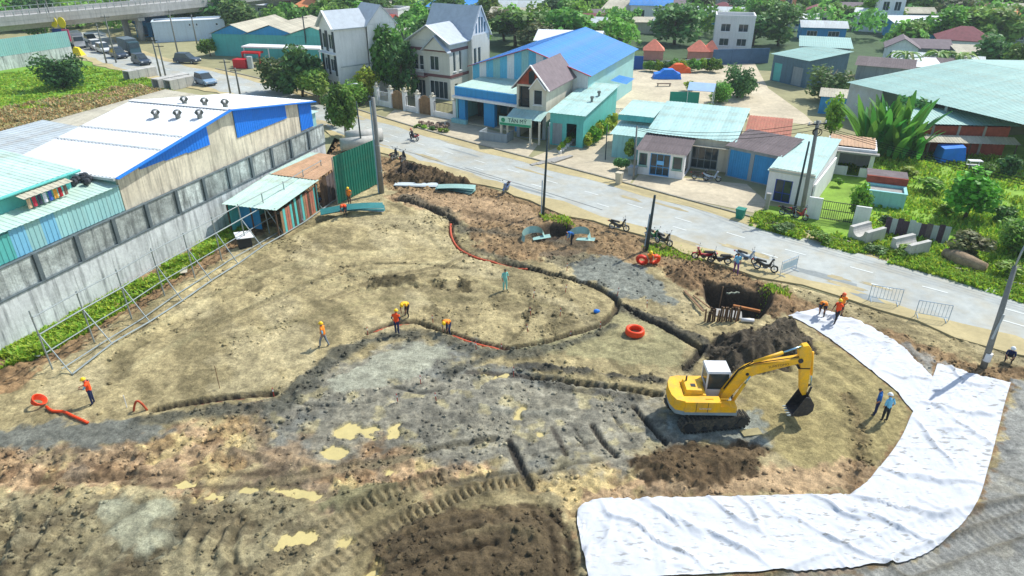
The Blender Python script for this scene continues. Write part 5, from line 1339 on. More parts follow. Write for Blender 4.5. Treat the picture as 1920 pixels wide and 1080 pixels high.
# U channels and rolled spoil on the verge
def u_channel(label, loc, ang):
    t = thing('concrete_channel', label, 'channel', loc, R(ang)); L_, w, h = 2.2, 1.7, 1.15
    arc_ = [(w/2-.52*math.cos(a), h-.02-.62*math.sin(a)) for a in np.linspace(0, math.pi, 11)]
    prof = [(0,0),(w,0),(w,h)] + arc_[::-1] + [(0,h)]
    b = MB(); n = len(arc_)
    # two outer walls + floor as a swept U with rounded inside
    outer = [(0,h),(0,0),(w,0),(w,h)]
    inner = arc_
    for k in range(n-1):
        (y0,z0),(y1,z1) = inner[k], inner[k+1]
        f = lambda y: (0 if y < w/2 else w)
        b.hexa([(0,y0,z0),(0,y1,z1),(0,y1,0),(0,y0,0)], [(L_,y0,z0),(L_,y1,z1),(L_,y1,0),(L_,y0,0)])
    b.box(0,L_,0,inner[0][0]-.002,0,h); b.box(0,L_,inner[-1][0]+.002,w,0,h)
    b.build('shell', m_cul, t)
    s_ = MB(); s_.box(.1,L_-.1,.5,1.0,.38,.44); s_.build('sand', mat('yellow_sand',srgb(200,170,80),.9,.2), t)
u_channel('precast concrete channel piece nearer the patched sheet fence', (*G(1622,462),0), 28)
u_channel('precast concrete channel piece nearer the road and spoil roll', (*G(1702,487),0), 24)
b = MB(); pts = [(*G(1768,482),.35),(*G(1790,492),.42),(*G(1815,502),.4),(*G(1845,512),.36)]
b.tube(pts,[.35,.62,.55,.4],12); o = b.build('spoil_roll', mat('matted_spoil',srgb(150,130,104),.95,.35,2.5,bump=1.0,bscale=7), None, True)
tag(o, 'long rounded roll of brown matted spoil lying on the verge', 'spoil')
# low parapet box and slabs on the near forecourt
lw = thing('low_wall', 'low grey wall enclosure on the forecourt left of the sign', 'wall', (*G(898,262),0), R(-24))
for k,(x0,x1,y0,y1) in enumerate(((0,3.6,0,.15),(0,.15,.16,2),(3.45,3.6,.16,2))):
    m_=MB(); m_.box(x0,x1,y0,y1,0,1.0); m_.build('wall_panel', K['grey_wall'], lw)
for k in range(5):
    x,y = G(885+10*k+random.uniform(-5,5),296+4*k); m_=MB(); m_.box(0,3.2,0,.5,.0,.12)
    tag(m_.build('concrete_beam', K['concrete'], None, loc=loff(G(1000,312),0,random.uniform(-.4,.4)+k*.5,k*.25)+(.02+.005*k,), rot=(0,0,R(38+k*2))), ['first','second','third','fourth','fifth'][k] + ' concrete beam from the road in the row before the shop sign', 'beam', 'concrete beams on the forecourt')
# ------------------------------------------------------------------ vegetation
def leaf_material(name, base, trans=.35, hue=.03, val=.25):
    m = bpy.data.materials.new(name); m.use_nodes = True; nt = m.node_tree; N = nt.nodes; L = nt.links
    N.remove(N['Principled BSDF']); out = N['Material Output']
    at = N.new('ShaderNodeAttribute'); at.attribute_name = 'tint'
    oi = N.new('ShaderNodeObjectInfo')
    hs = N.new('ShaderNodeHueSaturation'); hs.inputs['Color'].default_value = (*base, 1)
    mr = N.new('ShaderNodeMapRange'); mr.inputs[3].default_value = .5-hue; mr.inputs[4].default_value = .5+hue; L.new(oi.outputs['Random'], mr.inputs[0]); L.new(mr.outputs[0], hs.inputs['Hue'])
    mx = N.new('ShaderNodeMix'); mx.data_type = 'RGBA'; mx.blend_type = 'MULTIPLY'; mx.inputs[0].default_value = 1
    L.new(hs.outputs[0], mx.inputs[6]); L.new(at.outputs['Color'], mx.inputs[7])
    mv = N.new('ShaderNodeMath'); mv.operation = 'MULTIPLY_ADD'; mv.inputs[1].default_value = 2*val; mv.inputs[2].default_value = 1-val
    wn_ = N.new('ShaderNodeTexWhiteNoise'); wn_.noise_dimensions = '1D'; L.new(oi.outputs['Random'], wn_.inputs['W']); L.new(wn_.outputs['Value'], mv.inputs[0])
    m2 = N.new('ShaderNodeMix'); m2.data_type = 'RGBA'; m2.blend_type = 'MULTIPLY'; m2.inputs[0].default_value = 1; L.new(mx.outputs[2], m2.inputs[6]); L.new(mv.outputs[0], m2.inputs[7])
    df = N.new('ShaderNodeBsdfPrincipled'); df.inputs['Roughness'].default_value = .55; df.inputs['Specular IOR Level'].default_value = .3; L.new(m2.outputs[2], df.inputs['Base Color'])
    tr = N.new('ShaderNodeBsdfTranslucent'); L.new(m2.outputs[2], tr.inputs['Color'])
    ms = N.new('ShaderNodeMixShader'); ms.inputs[0].default_value = trans; L.new(df.outputs[0], ms.inputs[1]); L.new(tr.outputs[0], ms.inputs[2]); L.new(ms.outputs[0], out.inputs['Surface'])
    return m
LEAF = leaf_material('tree_leaves', (.18,.33,.055)); LEAF_D = leaf_material('dark_tree_leaves', (.11,.23,.065)); LEAF_Y = leaf_material('yellow_green_leaves', (.30,.40,.04))
LEAF_B = leaf_material('bright_weed_leaves', (.20,.40,.04)); LEAF_O = leaf_material('olive_leaves', (.16,.18,.07))
BARK = mat('tree_bark', srgb(96,82,66), .95, .25, 3)
def leaf_mesh(name, centers, normals, size, m, rs_, tint, aspect=1.6):
    n = len(centers)
    u = np.cross(normals, rs_.normal(size=(n,3))); u /= np.linalg.norm(u, axis=1)[:,None] + 1e-9
    v = np.cross(normals, u); s_ = size[:,None]
    P = np.stack([centers - u*s_*aspect*.5, centers + v*s_*.5 - normals*s_*.12, centers + u*s_*aspect*.5, centers - v*s_*.5 - normals*s_*.12], 1).reshape(-1,3)
    me = bpy.data.meshes.new(name); me.vertices.add(4*n); me.vertices.foreach_set('co', P.astype(np.float32).ravel())
    F = np.arange(4*n, dtype=np.int32); me.loops.add(4*n); me.loops.foreach_set('vertex_index', F)
    me.polygons.add(n); me.polygons.foreach_set('loop_start', np.arange(0,4*n,4,dtype=np.int32)); me.polygons.foreach_set('loop_total', np.full(n,4,np.int32)); me.update(calc_edges=True)
    ca = me.color_attributes.new('tint','FLOAT_COLOR','POINT'); t = np.repeat(np.concatenate([tint, np.ones((n,1))],-1),4,0).astype(np.float32); ca.data.foreach_set('color', t.ravel())
    me.materials.append(m); return me
def crown_mesh(name, seed, m, n=2200, lobes=15, rx=.42, rz=.46, cz=.52, size=.06, low=.07):
    rs_ = np.random.RandomState(seed); C = []
    for k in range(lobes):
        d = rs_.normal(size=3); d /= np.linalg.norm(d); r = rs_.uniform(.35,.72); d[2] = max(d[2], -.75)
        C.append((d[0]*rx*r, d[1]*rx*r, cz + d[2]*rz*r, rs_.uniform(.34,.56)))
    C = np.array(C); pick = rs_.choice(lobes, n, p=(C[:,3]**2)/(C[:,3]**2).sum())
    d = rs_.normal(size=(n,3)); d /= np.linalg.norm(d,axis=1)[:,None]
    rad = C[pick,3]*(rs_.rand(n)**.45)
    pos = C[pick,:3] + d*rad[:,None]*np.array([rx,rx,rz])
    pos = pos[pos[:,2] > low]; d = d[:len(pos)]; n = len(pos)
    nr = d*.7 + rs_.normal(size=(n,3))*.6 + np.array([0,0,.35]); nr /= np.linalg.norm(nr,axis=1)[:,None]
    tint = rs_.uniform(.65,1.35,(n,1))*np.array([[1,1,1]]) * (1 + rs_.uniform(-.15,.15,(n,3))*np.array([1.2,.3,.6]))
    lob = rs_.uniform(.75,1.25,lobes)[pick[:n]][:,None]
    return leaf_mesh(name, pos, nr, size*rs_.uniform(.6,1.4,n), m, rs_, tint*lob)
def trunk_mesh(name, seed, r=.022, top=.62):
    rs_ = random.Random(seed); mb = MB(); bend = (rs_.uniform(-.03,.03), rs_.uniform(-.03,.03))
    mb.tube([(0,0,-.03),(bend[0]*.5,bend[1]*.5,.2),(bend[0],bend[1],.42),(bend[0]*1.3,bend[1]*1.3,top)],[r*1.25,r,r*.75,r*.35],7)
    for k in range(5):
        a = 2*math.pi*k/5+rs_.random(); z = rs_.uniform(.3,.5); L_ = rs_.uniform(.16,.28)
        mb.tube([(bend[0]*z*2,bend[1]*z*2,z),(math.cos(a)*L_*.6,math.sin(a)*L_*.6,z+.12),(math.cos(a)*L_,math.sin(a)*L_,z+.2)],[r*.5,r*.36,r*.15],5)
    return mb.mesh(name, BARK, True)
CROWN = {k: [] for k in 'gdyob'}; TRUNK = [trunk_mesh('trunk', 50+i) for i in range(3)]
for i in range(5): CROWN['g'].append(crown_mesh('crown', 100+i, LEAF, lobes=9+i))
for i in range(3): CROWN['d'].append(crown_mesh('crown', 120+i, LEAF_D, 1700, lobes=10+i))
for i in range(2): CROWN['y'].append(crown_mesh('crown', 130+i, LEAF_Y, 1300))
for i in range(2): CROWN['o'].append(crown_mesh('crown', 140+i, LEAF_O, 1200))
for i in range(2): CROWN['b'].append(crown_mesh('crown', 150+i, LEAF_B, 1300))
BUSH = {k: [crown_mesh('foliage', 160+i+ord(k), {'g':LEAF,'d':LEAF_D,'y':LEAF_Y,'b':LEAF_B,'o':LEAF_O}[k], 900, 8, .5, .42, .45, .085, .01) for i in range(2)] for k in 'gdybo'}
def tree(loc, h, w, kind='g', label='', group=None, name='tree', v=None):
    t = thing(name, label, 'tree', (loc[0], loc[1], loc[2] if len(loc) > 2 else 0), random.uniform(0,6.28), group)
    s_ = random.random() if v is None else v
    c = CROWN[kind]; link('crown', c[int(s_*len(c))%len(c)], t); link('trunk', TRUNK[int(s_*7)%3], t)
    t.scale = (w/.72, w/.72, h/.93); return t
DOME = {k: crown_mesh('foliage', 190+ord(k), {'g':LEAF,'d':LEAF_D}[k], 3200, 16, .5, .46, .42, .045, .01) for k in 'gd'}
def dome(loc, h, w, kind, label):
    t = thing('tree', label, 'tree', (*loc[:2],0), random.uniform(0,6.28)); link('crown', DOME[kind], t); link('trunk', TRUNK[0], t); t.scale = (w/.95, w/.95, h/.88); return t
def bush(loc, h, w, kind='g', label='', group=None, name='shrub', cat='shrub'):
    t = link(name, BUSH[kind][random.randrange(2)], None, (loc[0], loc[1], loc[2] if len(loc) > 2 else 0), (0,0,random.uniform(0,6.28)))
    t.scale = (w, w, h/.85); return tag(t, label, cat, group)
# trees one can name
dome(G(122,166), 6.0, 7.6, 'd', 'lone dense dark tree standing on the bright green field')
dome(G(532,172), 6.4, 7.5, 'd', 'broad dark tree nearest the canopy shed on the left of the roadside grove')
tree(G(568,182), 7.2, 6.0, 'd', 'dark tree in the middle of the roadside grove by the road bend')
tree(G(600,196), 5.2, 5.0, 'g', 'mid green tree in front of the tall white house front')
dome(G(662,198), 3.8, 4.8, 'g', 'bright green tree at the foot of the blank white house wall')
tree(G(688,190), 4.6, 3.4, 'y', 'small yellow-green tree beside the villa fence')
tree(G(738,180), 9.4, 5.2, 'g', 'tall leafy tree between the tall white house and the villa')
tree(G(756,184), 8.0, 4.6, 'd', 'dark tree touching the villa balcony')
tree((*G(648,256),0), 6.0, 3.2, 'g', 'slim young tree at the near road edge past the warehouse end')
tree((*G(628,238),0), 4.2, 2.6, 'd', 'smaller young tree behind the slim one at the near road edge')
dome(G(1550,190), 5.4, 7.6, 'd', 'broad dark tree beside the corner shed on the lane')
dome(G(1382,182), 5.2, 5.4, 'd', 'dark leafy tree on the right side of the concrete yard')
dome(G(1348,192), 3.2, 3.6, 'g', 'small tree beside the yard canopy')
tree(G(1808,412), 4.4, 4.4, 'b', 'spreading light green tree on a bare trunk in the overgrown garden')
tree(G(1556,260), 5.0, 2.6, 'b', 'thin young papaya-like tree behind the leaning poles')
tree(G(1700,262), 5.0, 4.2, 'd', 'dark shrubby tree at the foot of the banana clump')
dome(G(1908,474), 3.2, 4.2, 'g', 'dark bushy tree at the right edge of the garden')
tree(G(1605,412), 3.2, 2.0, 'b', 'bright green young tree beside the garden gate')
tree(G(1158,165), 3.4, 2.4, 'g', 'small tree at the right corner of the blue warehouse')
tree(G(1845,135), 6.2, 6.0, 'd', 'dense dark tree behind the big shed roof at the right')
tree(G(1905,150), 5.5, 5.0, 'g', 'green tree behind the big shed roof at the far right edge')
tree(G(430,55), 11, 12, 'd', 'large dark tree behind the blank white building')
tree(G(395,105), 3.5, 3.2, 'g', 'small roundish tree beside the parked dark car')
# garden and verge shrubs
for i,(px,py,h_,w_,k_,lab) in enumerate([(1812,485,2.0,3.4,'o','wide olive bush behind the patched sheet fence end'),(1468,434,.9,2.2,'d','low dark bush on the verge below the white cottage'),(1545,455,1.0,2.2,'g','low green bush on the verge below the garden gate'),
  (1620,405,1.0,1.6,'d','dark bush against the low white store'),(1700,480,.9,2.0,'g','green weeds bush between the two concrete channels'),(1640,475,.8,1.8,'d','dark green bush in front of the first concrete channel'),
  (1885,520,1.2,2.6,'b','bright green bush at the lower right verge'),(1840,330,1.6,2.6,'g','bush beside the white work table'),(1888,330,2.2,3.0,'d','dark bush by the brick shed end'),(1740,360,1.4,3.2,'b','bright leafy clump in the middle of the garden'),
  (1690,330,1.2,3.0,'y','yellow-green leafy clump under the banana plants'),(1760,400,1.0,2.2,'y','yellow-green clump in the dry garden patch'),(1660,420,.8,1.5,'d','small dark bush behind the sheet fence'),
  (1880,420,1.6,2.4,'g','green bush at the right garden edge'),(1570,350,.9,1.2,'b','small bright bush in the cottage yard'),(1290,170,1.4,2.6,'y','yellow-green bush beside the yard canopy'),
  (1330,215,1.3,3.0,'g','grey-green bush behind the row house roof'),(1385,222,1.2,3.2,'o','olive shrubs behind the rust shed'),(1165,318,1.6,1.8,'d','dark shrub at the left end of the porch shopfront'),(1180,300,2.2,1.6,'g','tall shrub against the stepped annex'),
  (1605,182,1.6,2.0,'d','dark shrub next to the blue hut')]):
    bush(G(px,py), h_, w_, k_, lab)
for i in range(7):
    px = 1106+i*8; py = 275-i*6.2
    bush(G(px,py), 1.6+.5*random.random(), 1.9, 'b' if i%2 else 'y', 'bright leafy hedge plant against the teal side wall', 'hedge plants along the teal wall', 'hedge_plant', 'plant')
for i in range(6):
    x,y = G(1050+i*5, 288-i*4.5); 
    pt_ = thing('potted_plant', 'potted leafy plant in the row by the forecourt rail', 'plant', (x,y,0), 0, 'potted plants before the teal shed')
    m_=MB(); m_.tube([(0,0,0),(0,0,.35)],[.16,.2],8); m_.build('pot', K['white_paint'], pt_); c = link('foliage', BUSH['b' if i%2 else 'y'][i%2], pt_, (0,0,.3)); c.scale = (.75,.75,.9)
for i in range(14):
    px = 1215+i*10; bush(G(px,134+random.uniform(-3,2)), 1.7+random.random()*.7, 2.4, 'bgyd'[i%4], 'leafy shrub in the planted row at the back of the yard', 'shrub row behind the yard')
def frond_plant(label, loc, n, L_, w_, m, name, cat, lift=1.1, droop=.5, stem=0.0, group=None, spread=.5):
    t = thing(name, label, cat, (*loc[:2],0), 0, group)
    if stem:
        mb = MB(); mb.tube([(0,0,-.1),(.1,.05,stem*.5),(.05,.1,stem)],[.17,.13,.11],8); mb.build('trunk', BARK, t, True)
    for k in range(n):
        a = 2.4*k + random.uniform(-.3,.3); el = min(1.5, lift*(random.uniform(.72,1.1) if spread > .6 else random.uniform(.6,1.2))); mb = MB(); vs = []; L2 = L_*random.uniform(.75,1.15); m_seg = 6
        bx, by = (random.uniform(-spread,spread), random.uniform(-spread*.6,spread*.6)) if not stem else (.05,.1)
        for j in range(m_seg+1):
            u = j/m_seg; r_ = L2*u*math.cos(el)*(1+.3*u); z = stem + (.3 if not stem else 0) + L2*u*math.sin(el) - droop*L2*u*u*u
            ww = w_*math.sin(math.pi*min(1,u*.9+.08))**.7*.5; px_, py_ = -math.sin(a), math.cos(a)
            c = (bx+r_*math.cos(a), by+r_*math.sin(a))
            vs += [(c[0]+px_*ww, c[1]+py_*ww, z+ww*.25), (c[0], c[1], z), (c[0]-px_*ww, c[1]-py_*ww, z+ww*.25)]
        fs = []
        for j in range(m_seg): fs += [(3*j,3*j+1,3*j+4,3*j+3),(3*j+1,3*j+2,3*j+5,3*j+4)]
        mb.add(vs, fs); me = mb.mesh('leaf', m); ca = me.color_attributes.new('tint','FLOAT_COLOR','POINT'); f_ = random.uniform(.7,1.4)
        ca.data.foreach_set('color', [f_*random.uniform(.95,1.05),f_,f_,1]*len(vs)); link('leaf', me, t)
    return t
LEAF_N = leaf_material('banana_leaf', (.10,.28,.04), .4)
frond_plant('large banana-like clump with long upright leaves in front of the big shed', G(1652,290), 62, 6.2, .95, LEAF_N, 'banana_clump', 'plant', 1.36, .10, spread=2.2)
frond_plant('second banana-like clump, lower and right of the large one', G(1690,300), 26, 4.2, .8, LEAF_N, 'banana_clump', 'plant', 1.3, .15, spread=1.4)
for px,py,lab in ((1690,140,'coconut palm behind the big shed roof, leftmost of the three'),(1752,138,'coconut palm behind the big shed roof, middle of the three'),(1790,142,'coconut palm behind the big shed roof, rightmost of the three')):
    frond_plant(lab, G(px,py), 18, 3.0, .55, LEAF, 'palm_tree', 'palm', .5, .9, 3.2)
# ------------------------------------------------------------------ grass and weeds nobody could count
def blades(name, label, polys, n, hmin, hmax, m, seed, wid=.06, avoid=None, zf=None):
    rs_ = np.random.RandomState(seed); pts = []
    for pl, share in polys:
        P = GP(pl); ax = [p[0] for p in P]; ay = [p[1] for p in P]; got = 0; need = int(n*share); tot_ = np.zeros((0,2))
        while len(tot_) < need:
            q_ = np.stack([rs_.uniform(min(ax),max(ax),4*need), rs_.uniform(min(ay),max(ay),4*need)],-1)
            ok = inside(q_[:,0], q_[:,1], P) & (fbm(q_[:,0],q_[:,1],1.6,3,seed+1) > rs_.uniform(.25,.62,len(q_)))
            tot_ = np.concatenate([tot_, q_[ok]])
        pts.append(tot_[:need])
    Q = np.concatenate(pts); n = len(Q); zz = np.array([zf(x,y) for x,y in Q]) if zf else np.zeros(n)
    a = rs_.uniform(0,6.28,n); L_ = rs_.uniform(hmin,hmax,n)*(.5+fbm(Q[:,0],Q[:,1],2.0,2,seed+2)); ln = rs_.uniform(.2,.8,n)
    ca_, sa_ = np.cos(a), np.sin(a); wv_ = wid*rs_.uniform(.6,1.5,n)
    b0 = np.stack([Q[:,0]-sa_*wv_, Q[:,1]+ca_*wv_, zz-.03],-1); b1 = np.stack([Q[:,0]+sa_*wv_, Q[:,1]-ca_*wv_, zz-.03],-1)
    mid = np.stack([Q[:,0]+ca_*L_*ln*.3, Q[:,1]+sa_*L_*ln*.3, zz+L_*.6],-1); tip = np.stack([Q[:,0]+ca_*L_*ln, Q[:,1]+sa_*L_*ln, zz+L_*.85],-1)
    m0 = mid + (b0-np.stack([Q[:,0],Q[:,1],zz-.03],-1))*1.1; m1 = mid + (b1-np.stack([Q[:,0],Q[:,1],zz-.03],-1))*1.1
    V = np.stack([b0,b1,m1,m0,tip],1).reshape(-1,3); base = (np.arange(n)*5)[:,None]
    lt = np.concatenate([base+np.array([0,1,2,3]), base+np.array([3,2,4])],1).ravel().astype(np.int32)
    me = bpy.data.meshes.new(name); me.vertices.add(5*n); me.vertices.foreach_set('co', V.astype(np.float32).ravel()); me.loops.add(7*n); me.loops.foreach_set('vertex_index', lt)
    st = (np.arange(n)*7)[:,None] + np.array([0,4]); me.polygons.add(2*n); me.polygons.foreach_set('loop_start', st.ravel().astype(np.int32)); me.polygons.foreach_set('loop_total', np.tile([4,3],n).astype(np.int32)); me.update(calc_edges=True)
    tn = rs_.uniform(.65,1.4,(n,1))*np.ones((1,3)); tn[:,0] *= rs_.uniform(.8,1.5,n); ca = me.color_attributes.new('tint','FLOAT_COLOR','POINT')
    ca.data.foreach_set('color', np.repeat(np.concatenate([tn,np.ones((n,1))],-1),5,0).astype(np.float32).ravel()); me.materials.append(m)
    return tag(link(name, me), label, 'grass', kind='stuff')
GRASS = leaf_material('grass_blades', (.30,.50,.05), .45, 0, 0); GRASS_D = leaf_material('dry_grass_blades', (.42,.38,.17), .35, 0, 0)
blades('weeds', 'bright green weeds growing along the foot of the boundary wall', [([(-60,700),(0,660),(90,612),(300,508),(430,425),(480,398),(470,425),(330,520),(215,590),(100,660),(0,690)],1.0)], 16000, .15,.5, GRASS, 301, .05, zf=th)
blades('verge_grass', 'green grass and weeds covering the garden and roadside verge', [([(1420,400),(1540,430),(1700,470),(1930,545),(1930,575),(1780,525),(1600,478),(1400,424)],.4),([(1545,300),(1700,285),(1960,300),(1960,540),(1760,500),(1600,445),(1620,400),(1640,340)],.6)], 26000, .12,.5, GRASS, 302, .06)
blades('field_grass', 'grass of the bright green field beside the flyover wall', [([(-40,170),(0,140),(130,120),(260,140),(330,172),(250,180),(0,215)],1.0)], 14000, .15,.4, GRASS, 303, .1)
blades('dry_grass', 'dry brownish grass along the near edge of the field', [([(-40,215),(60,195),(250,160),(340,178),(200,215),(0,250)],1.0)], 12000, .2,.6, GRASS_D, 304, .09)
blades('site_weeds', 'sparse weeds along the site side of the road', [([(1200,460),(1270,455),(1330,475),(1320,490),(1230,478)],.5),([(1010,400),(1060,405),(1080,425),(1020,412)],.25),([(1420,545),(1480,540),(1480,560),(1430,560)],.25)], 1300, .1,.35, GRASS, 305, .04, zf=th)
# ------------------------------------------------------------------ far houses
W_, C_, G_, M_, B_ = K['white_wall'], K['cream_wall'], K['grey_wall'], K['mint_wall'], K['blue_wall']
WN = lambda w,h: [(w*.12,w*.36,h*.35,h*.75,'win'),(w*.6,w*.86,h*.35,h*.75,'win')]
FAR = [
 ('red tile roofed house beyond the pale sheds at upper left',(505,30),8,7,4.2,C_,'tile_red','gable_x',2),('orange tile roofed house beside the narrow white tower house',(553,42),7,6,3.8,C_,'tile_orange','hip',2.0),
 ('narrow white tower house left of the tall narrow white house',(590,40),3.6,4.5,7.5,W_,'concrete','flat',.4),('red tiled house in the trees above the villa',(766,28),8,7,4.8,M_,'tile_red','hip',2.0),
 ('white flat block between the tall white house and the villa',(700,56),7,6,4.6,W_,'concrete','flat',.4),('small red roofed house right of the tall white house',(702,60),4.5,4,2.8,W_,'tile_red','gable_x',1.0),
 ('long pale-roofed shed right of the villa roof, the nearer one',(918,52),13,7,3.2,G_,'tan_roof','gable_x',1.2),('long pale-roofed shed right of the villa roof, the farther one',(905,38),15,7,3.4,W_,'greyblue_roof','gable_x',1.2),
 ('white roofed shed in the trees above the white-roof shed',(1000,25),9,6,3.4,W_,'white_roof','gable_x',1.0),('blue roofed house in the far trees above the yard',(1180,45),10,7,4.6,W_,'blue_roof','gable_x',1.8),
 ('grey roofed house with white end joined to the blue roofed one',(1232,44),6.5,6,4.4,W_,'tile_brown','gable_x',1.2),('low pale house below the far blue roof',(1225,64),8,5,3.0,C_,'greyblue_roof','gable_x',1.0),
 ('long low cream wall house in the trees left of the modern white house',(1160,62),12,5,2.4,C_,'tan_roof','shed_y',.5),('blue-grey roofed long house behind the modern white house',(1290,50),13,7,3.4,B_,'greyblue_roof','gable_x',1.0),
 ('modern white flat-roofed house with tall windows above the yard',(1335,94),7.5,6,6.2,W_,'concrete','flat',.5),('salmon tower house at the top edge',(1436,42),6.5,6,7.5,mat('salmon_wall',srgb(226,150,120),.85,.08,.5),'tile_orange','hip',2),
 ('tall white tower house with salmon top at the top edge',(1637,60),5.5,5,8.2,W_,'tile_orange','hip',1.5),('white roofed shed with blue wall below the white tower house',(1672,72),11,6,3.2,B_,'white_roof','shed_y',.8),
 ('pale roofed house right of the white tower house',(1690,54),7,5,3.6,G_,'tan_roof','gable_x',1),('maroon hip roofed house above the big shed',(1752,104),9,7,3.0,W_,'tile_maroon','hip',2.2),
 ('salmon roofed house at the far right',(1832,62),8.5,6,3.6,C_,'tile_orange','gable_x',1.4),('long pale green roofed shed at the far right edge',(1858,84),15,7,3.4,K['slate'] if 'slate' in K else G_,'pale_roof','shed_y',1.0),
 ('white roofed house above the salmon roof at far right',(1855,45),9,6,3.8,B_,'tan_roof','gable_x',1),('grey gabled house below the white roofed shed',(1655,122),5,6,3.2,W_,'tile_brown','gable_y',1.4),
 ('brown-grey roofed house beside the grey gabled house',(1695,118),7,5,2.8,G_,'tile_brown','gable_x',1.1),('aqua walled long shed below the brown-grey roofs',(1668,138),13,4,2.4,K['aqua_sheet'],'greyblue_roof','shed_y',.6),
 ('white roofed shed just above the big grey-green roof',(1680,150),6,4.5,2.2,W_,'white_roof','shed_y',.6),('dark grey roofed shed left of that white roof, above the big shed',(1602,148),8,4.5,2.2,G_,'fibro_roof','shed_y',.6),
 ('old fibre-cement roofed shed right of the white roof above the big shed',(1728,150),7,4.5,2.2,G_,'fibro_roof','shed_y',.6),('white sided house left of the corner shed trees',(1476,58),7,5,2.8,W_,'white_roof','gable_x',.9),
 ('blue-grey house behind the green roofed back shed',(1500,76),9,6,2.8,B_,'greyblue_roof','gable_x',1),('pale gabled house in the trees above the back shed',(1492,48),8,6,3,C_,'tile_maroon','gable_y',1.6),
 ('salmon house beyond the flyover at upper left',(42,24),5,5,3.8,mat('salmon_wall2',srgb(220,150,125),.85,.08,.5),'tile_red','hip',1.2),('pink roofed long house beyond the flyover',(190,12),12,6,3.2,C_,'tile_red','gable_x',1.0),
 ('white house beyond the flyover near the top left corner',(110,14),7,6,4,W_,'white_roof','gable_x',1.0),('white roofed house at the top edge above the blue roofed warehouse',(1090,10),10,7,4,W_,'white_roof','gable_x',1.2),
 ('grey roofed house at the top edge left of the far blue roof',(1150,14),8,6,4,G_,'tile_brown','gable_x',1.2),('pink-white roofed house at the top edge above the modern white house',(1360,8),12,7,3.6,W_,'tan_roof','gable_x',1.2),
 ('white house at the top edge left of the white tower house',(1560,20),11,7,4.5,W_,'greyblue_roof','gable_x',1.3),('white shed at the top edge right of the white tower house',(1765,22),10,6,3.6,W_,'white_roof','gable_x',1.1),
 ('blue-white house at the top right corner',(1880,18),9,6,4,W_,'greyblue_roof','gable_x',1.2),('low white house in the trees above the shed lane',(1410,62),5,4,2.6,W_,'white_roof','gable_x',.8),('long aqua walled shed right of the coconut palms',(1790,128),11,5,2.6,K['aqua_sheet'],'tan_roof','shed_y',.6),
 ('red tiled house at the top edge above the tall white house',(600,12),9,7,4.5,C_,'tile_red','gable_x',1.6),('grey sheet roofed house at the top edge above the villa',(850,14),10,7,4,G_,'greyblue_roof','gable_x',1.3),('orange tiled house at the top edge right of the villa',(980,8),8,6,4,C_,'tile_orange','hip',1.6)]
FOOT = []
for i,(lab,(px,py),w_,d_,h_,wm,rm,rt,rh) in enumerate(FAR):
    O = G(px,py); an = random.choice([-24,-20,-28,-14,-6,-24]); ops = {'F': WN(w_,h_)} if h_ > 2.7 else {}
    if h_ > 5.5: ops = {'F': [(w_*.15,w_*.4,h_*.15,h_*.38,'win'),(w_*.6,w_*.85,h_*.15,h_*.38,'win'),(w_*.15,w_*.4,h_*.58,h_*.82,'win'),(w_*.6,w_*.85,h_*.58,h_*.82,'win')]}
    house('far_house' if 'shed' not in lab else 'far_shed', lab, 'house' if 'shed' not in lab else 'shed', O, an, w_, d_, h_, wm, K[rm], rt, rh, .4, ops, sheet_w=1.6 if ('roof' in rm and rt in ('gable_x','shed_y')) else None)
    c = loff(O, an, w_/2, d_/2); FOOT.append((c[0], c[1], max(w_,d_)*.55)); f_ = loff(O, an, w_/2, -5); FOOT.append((f_[0], f_[1], 3.5))
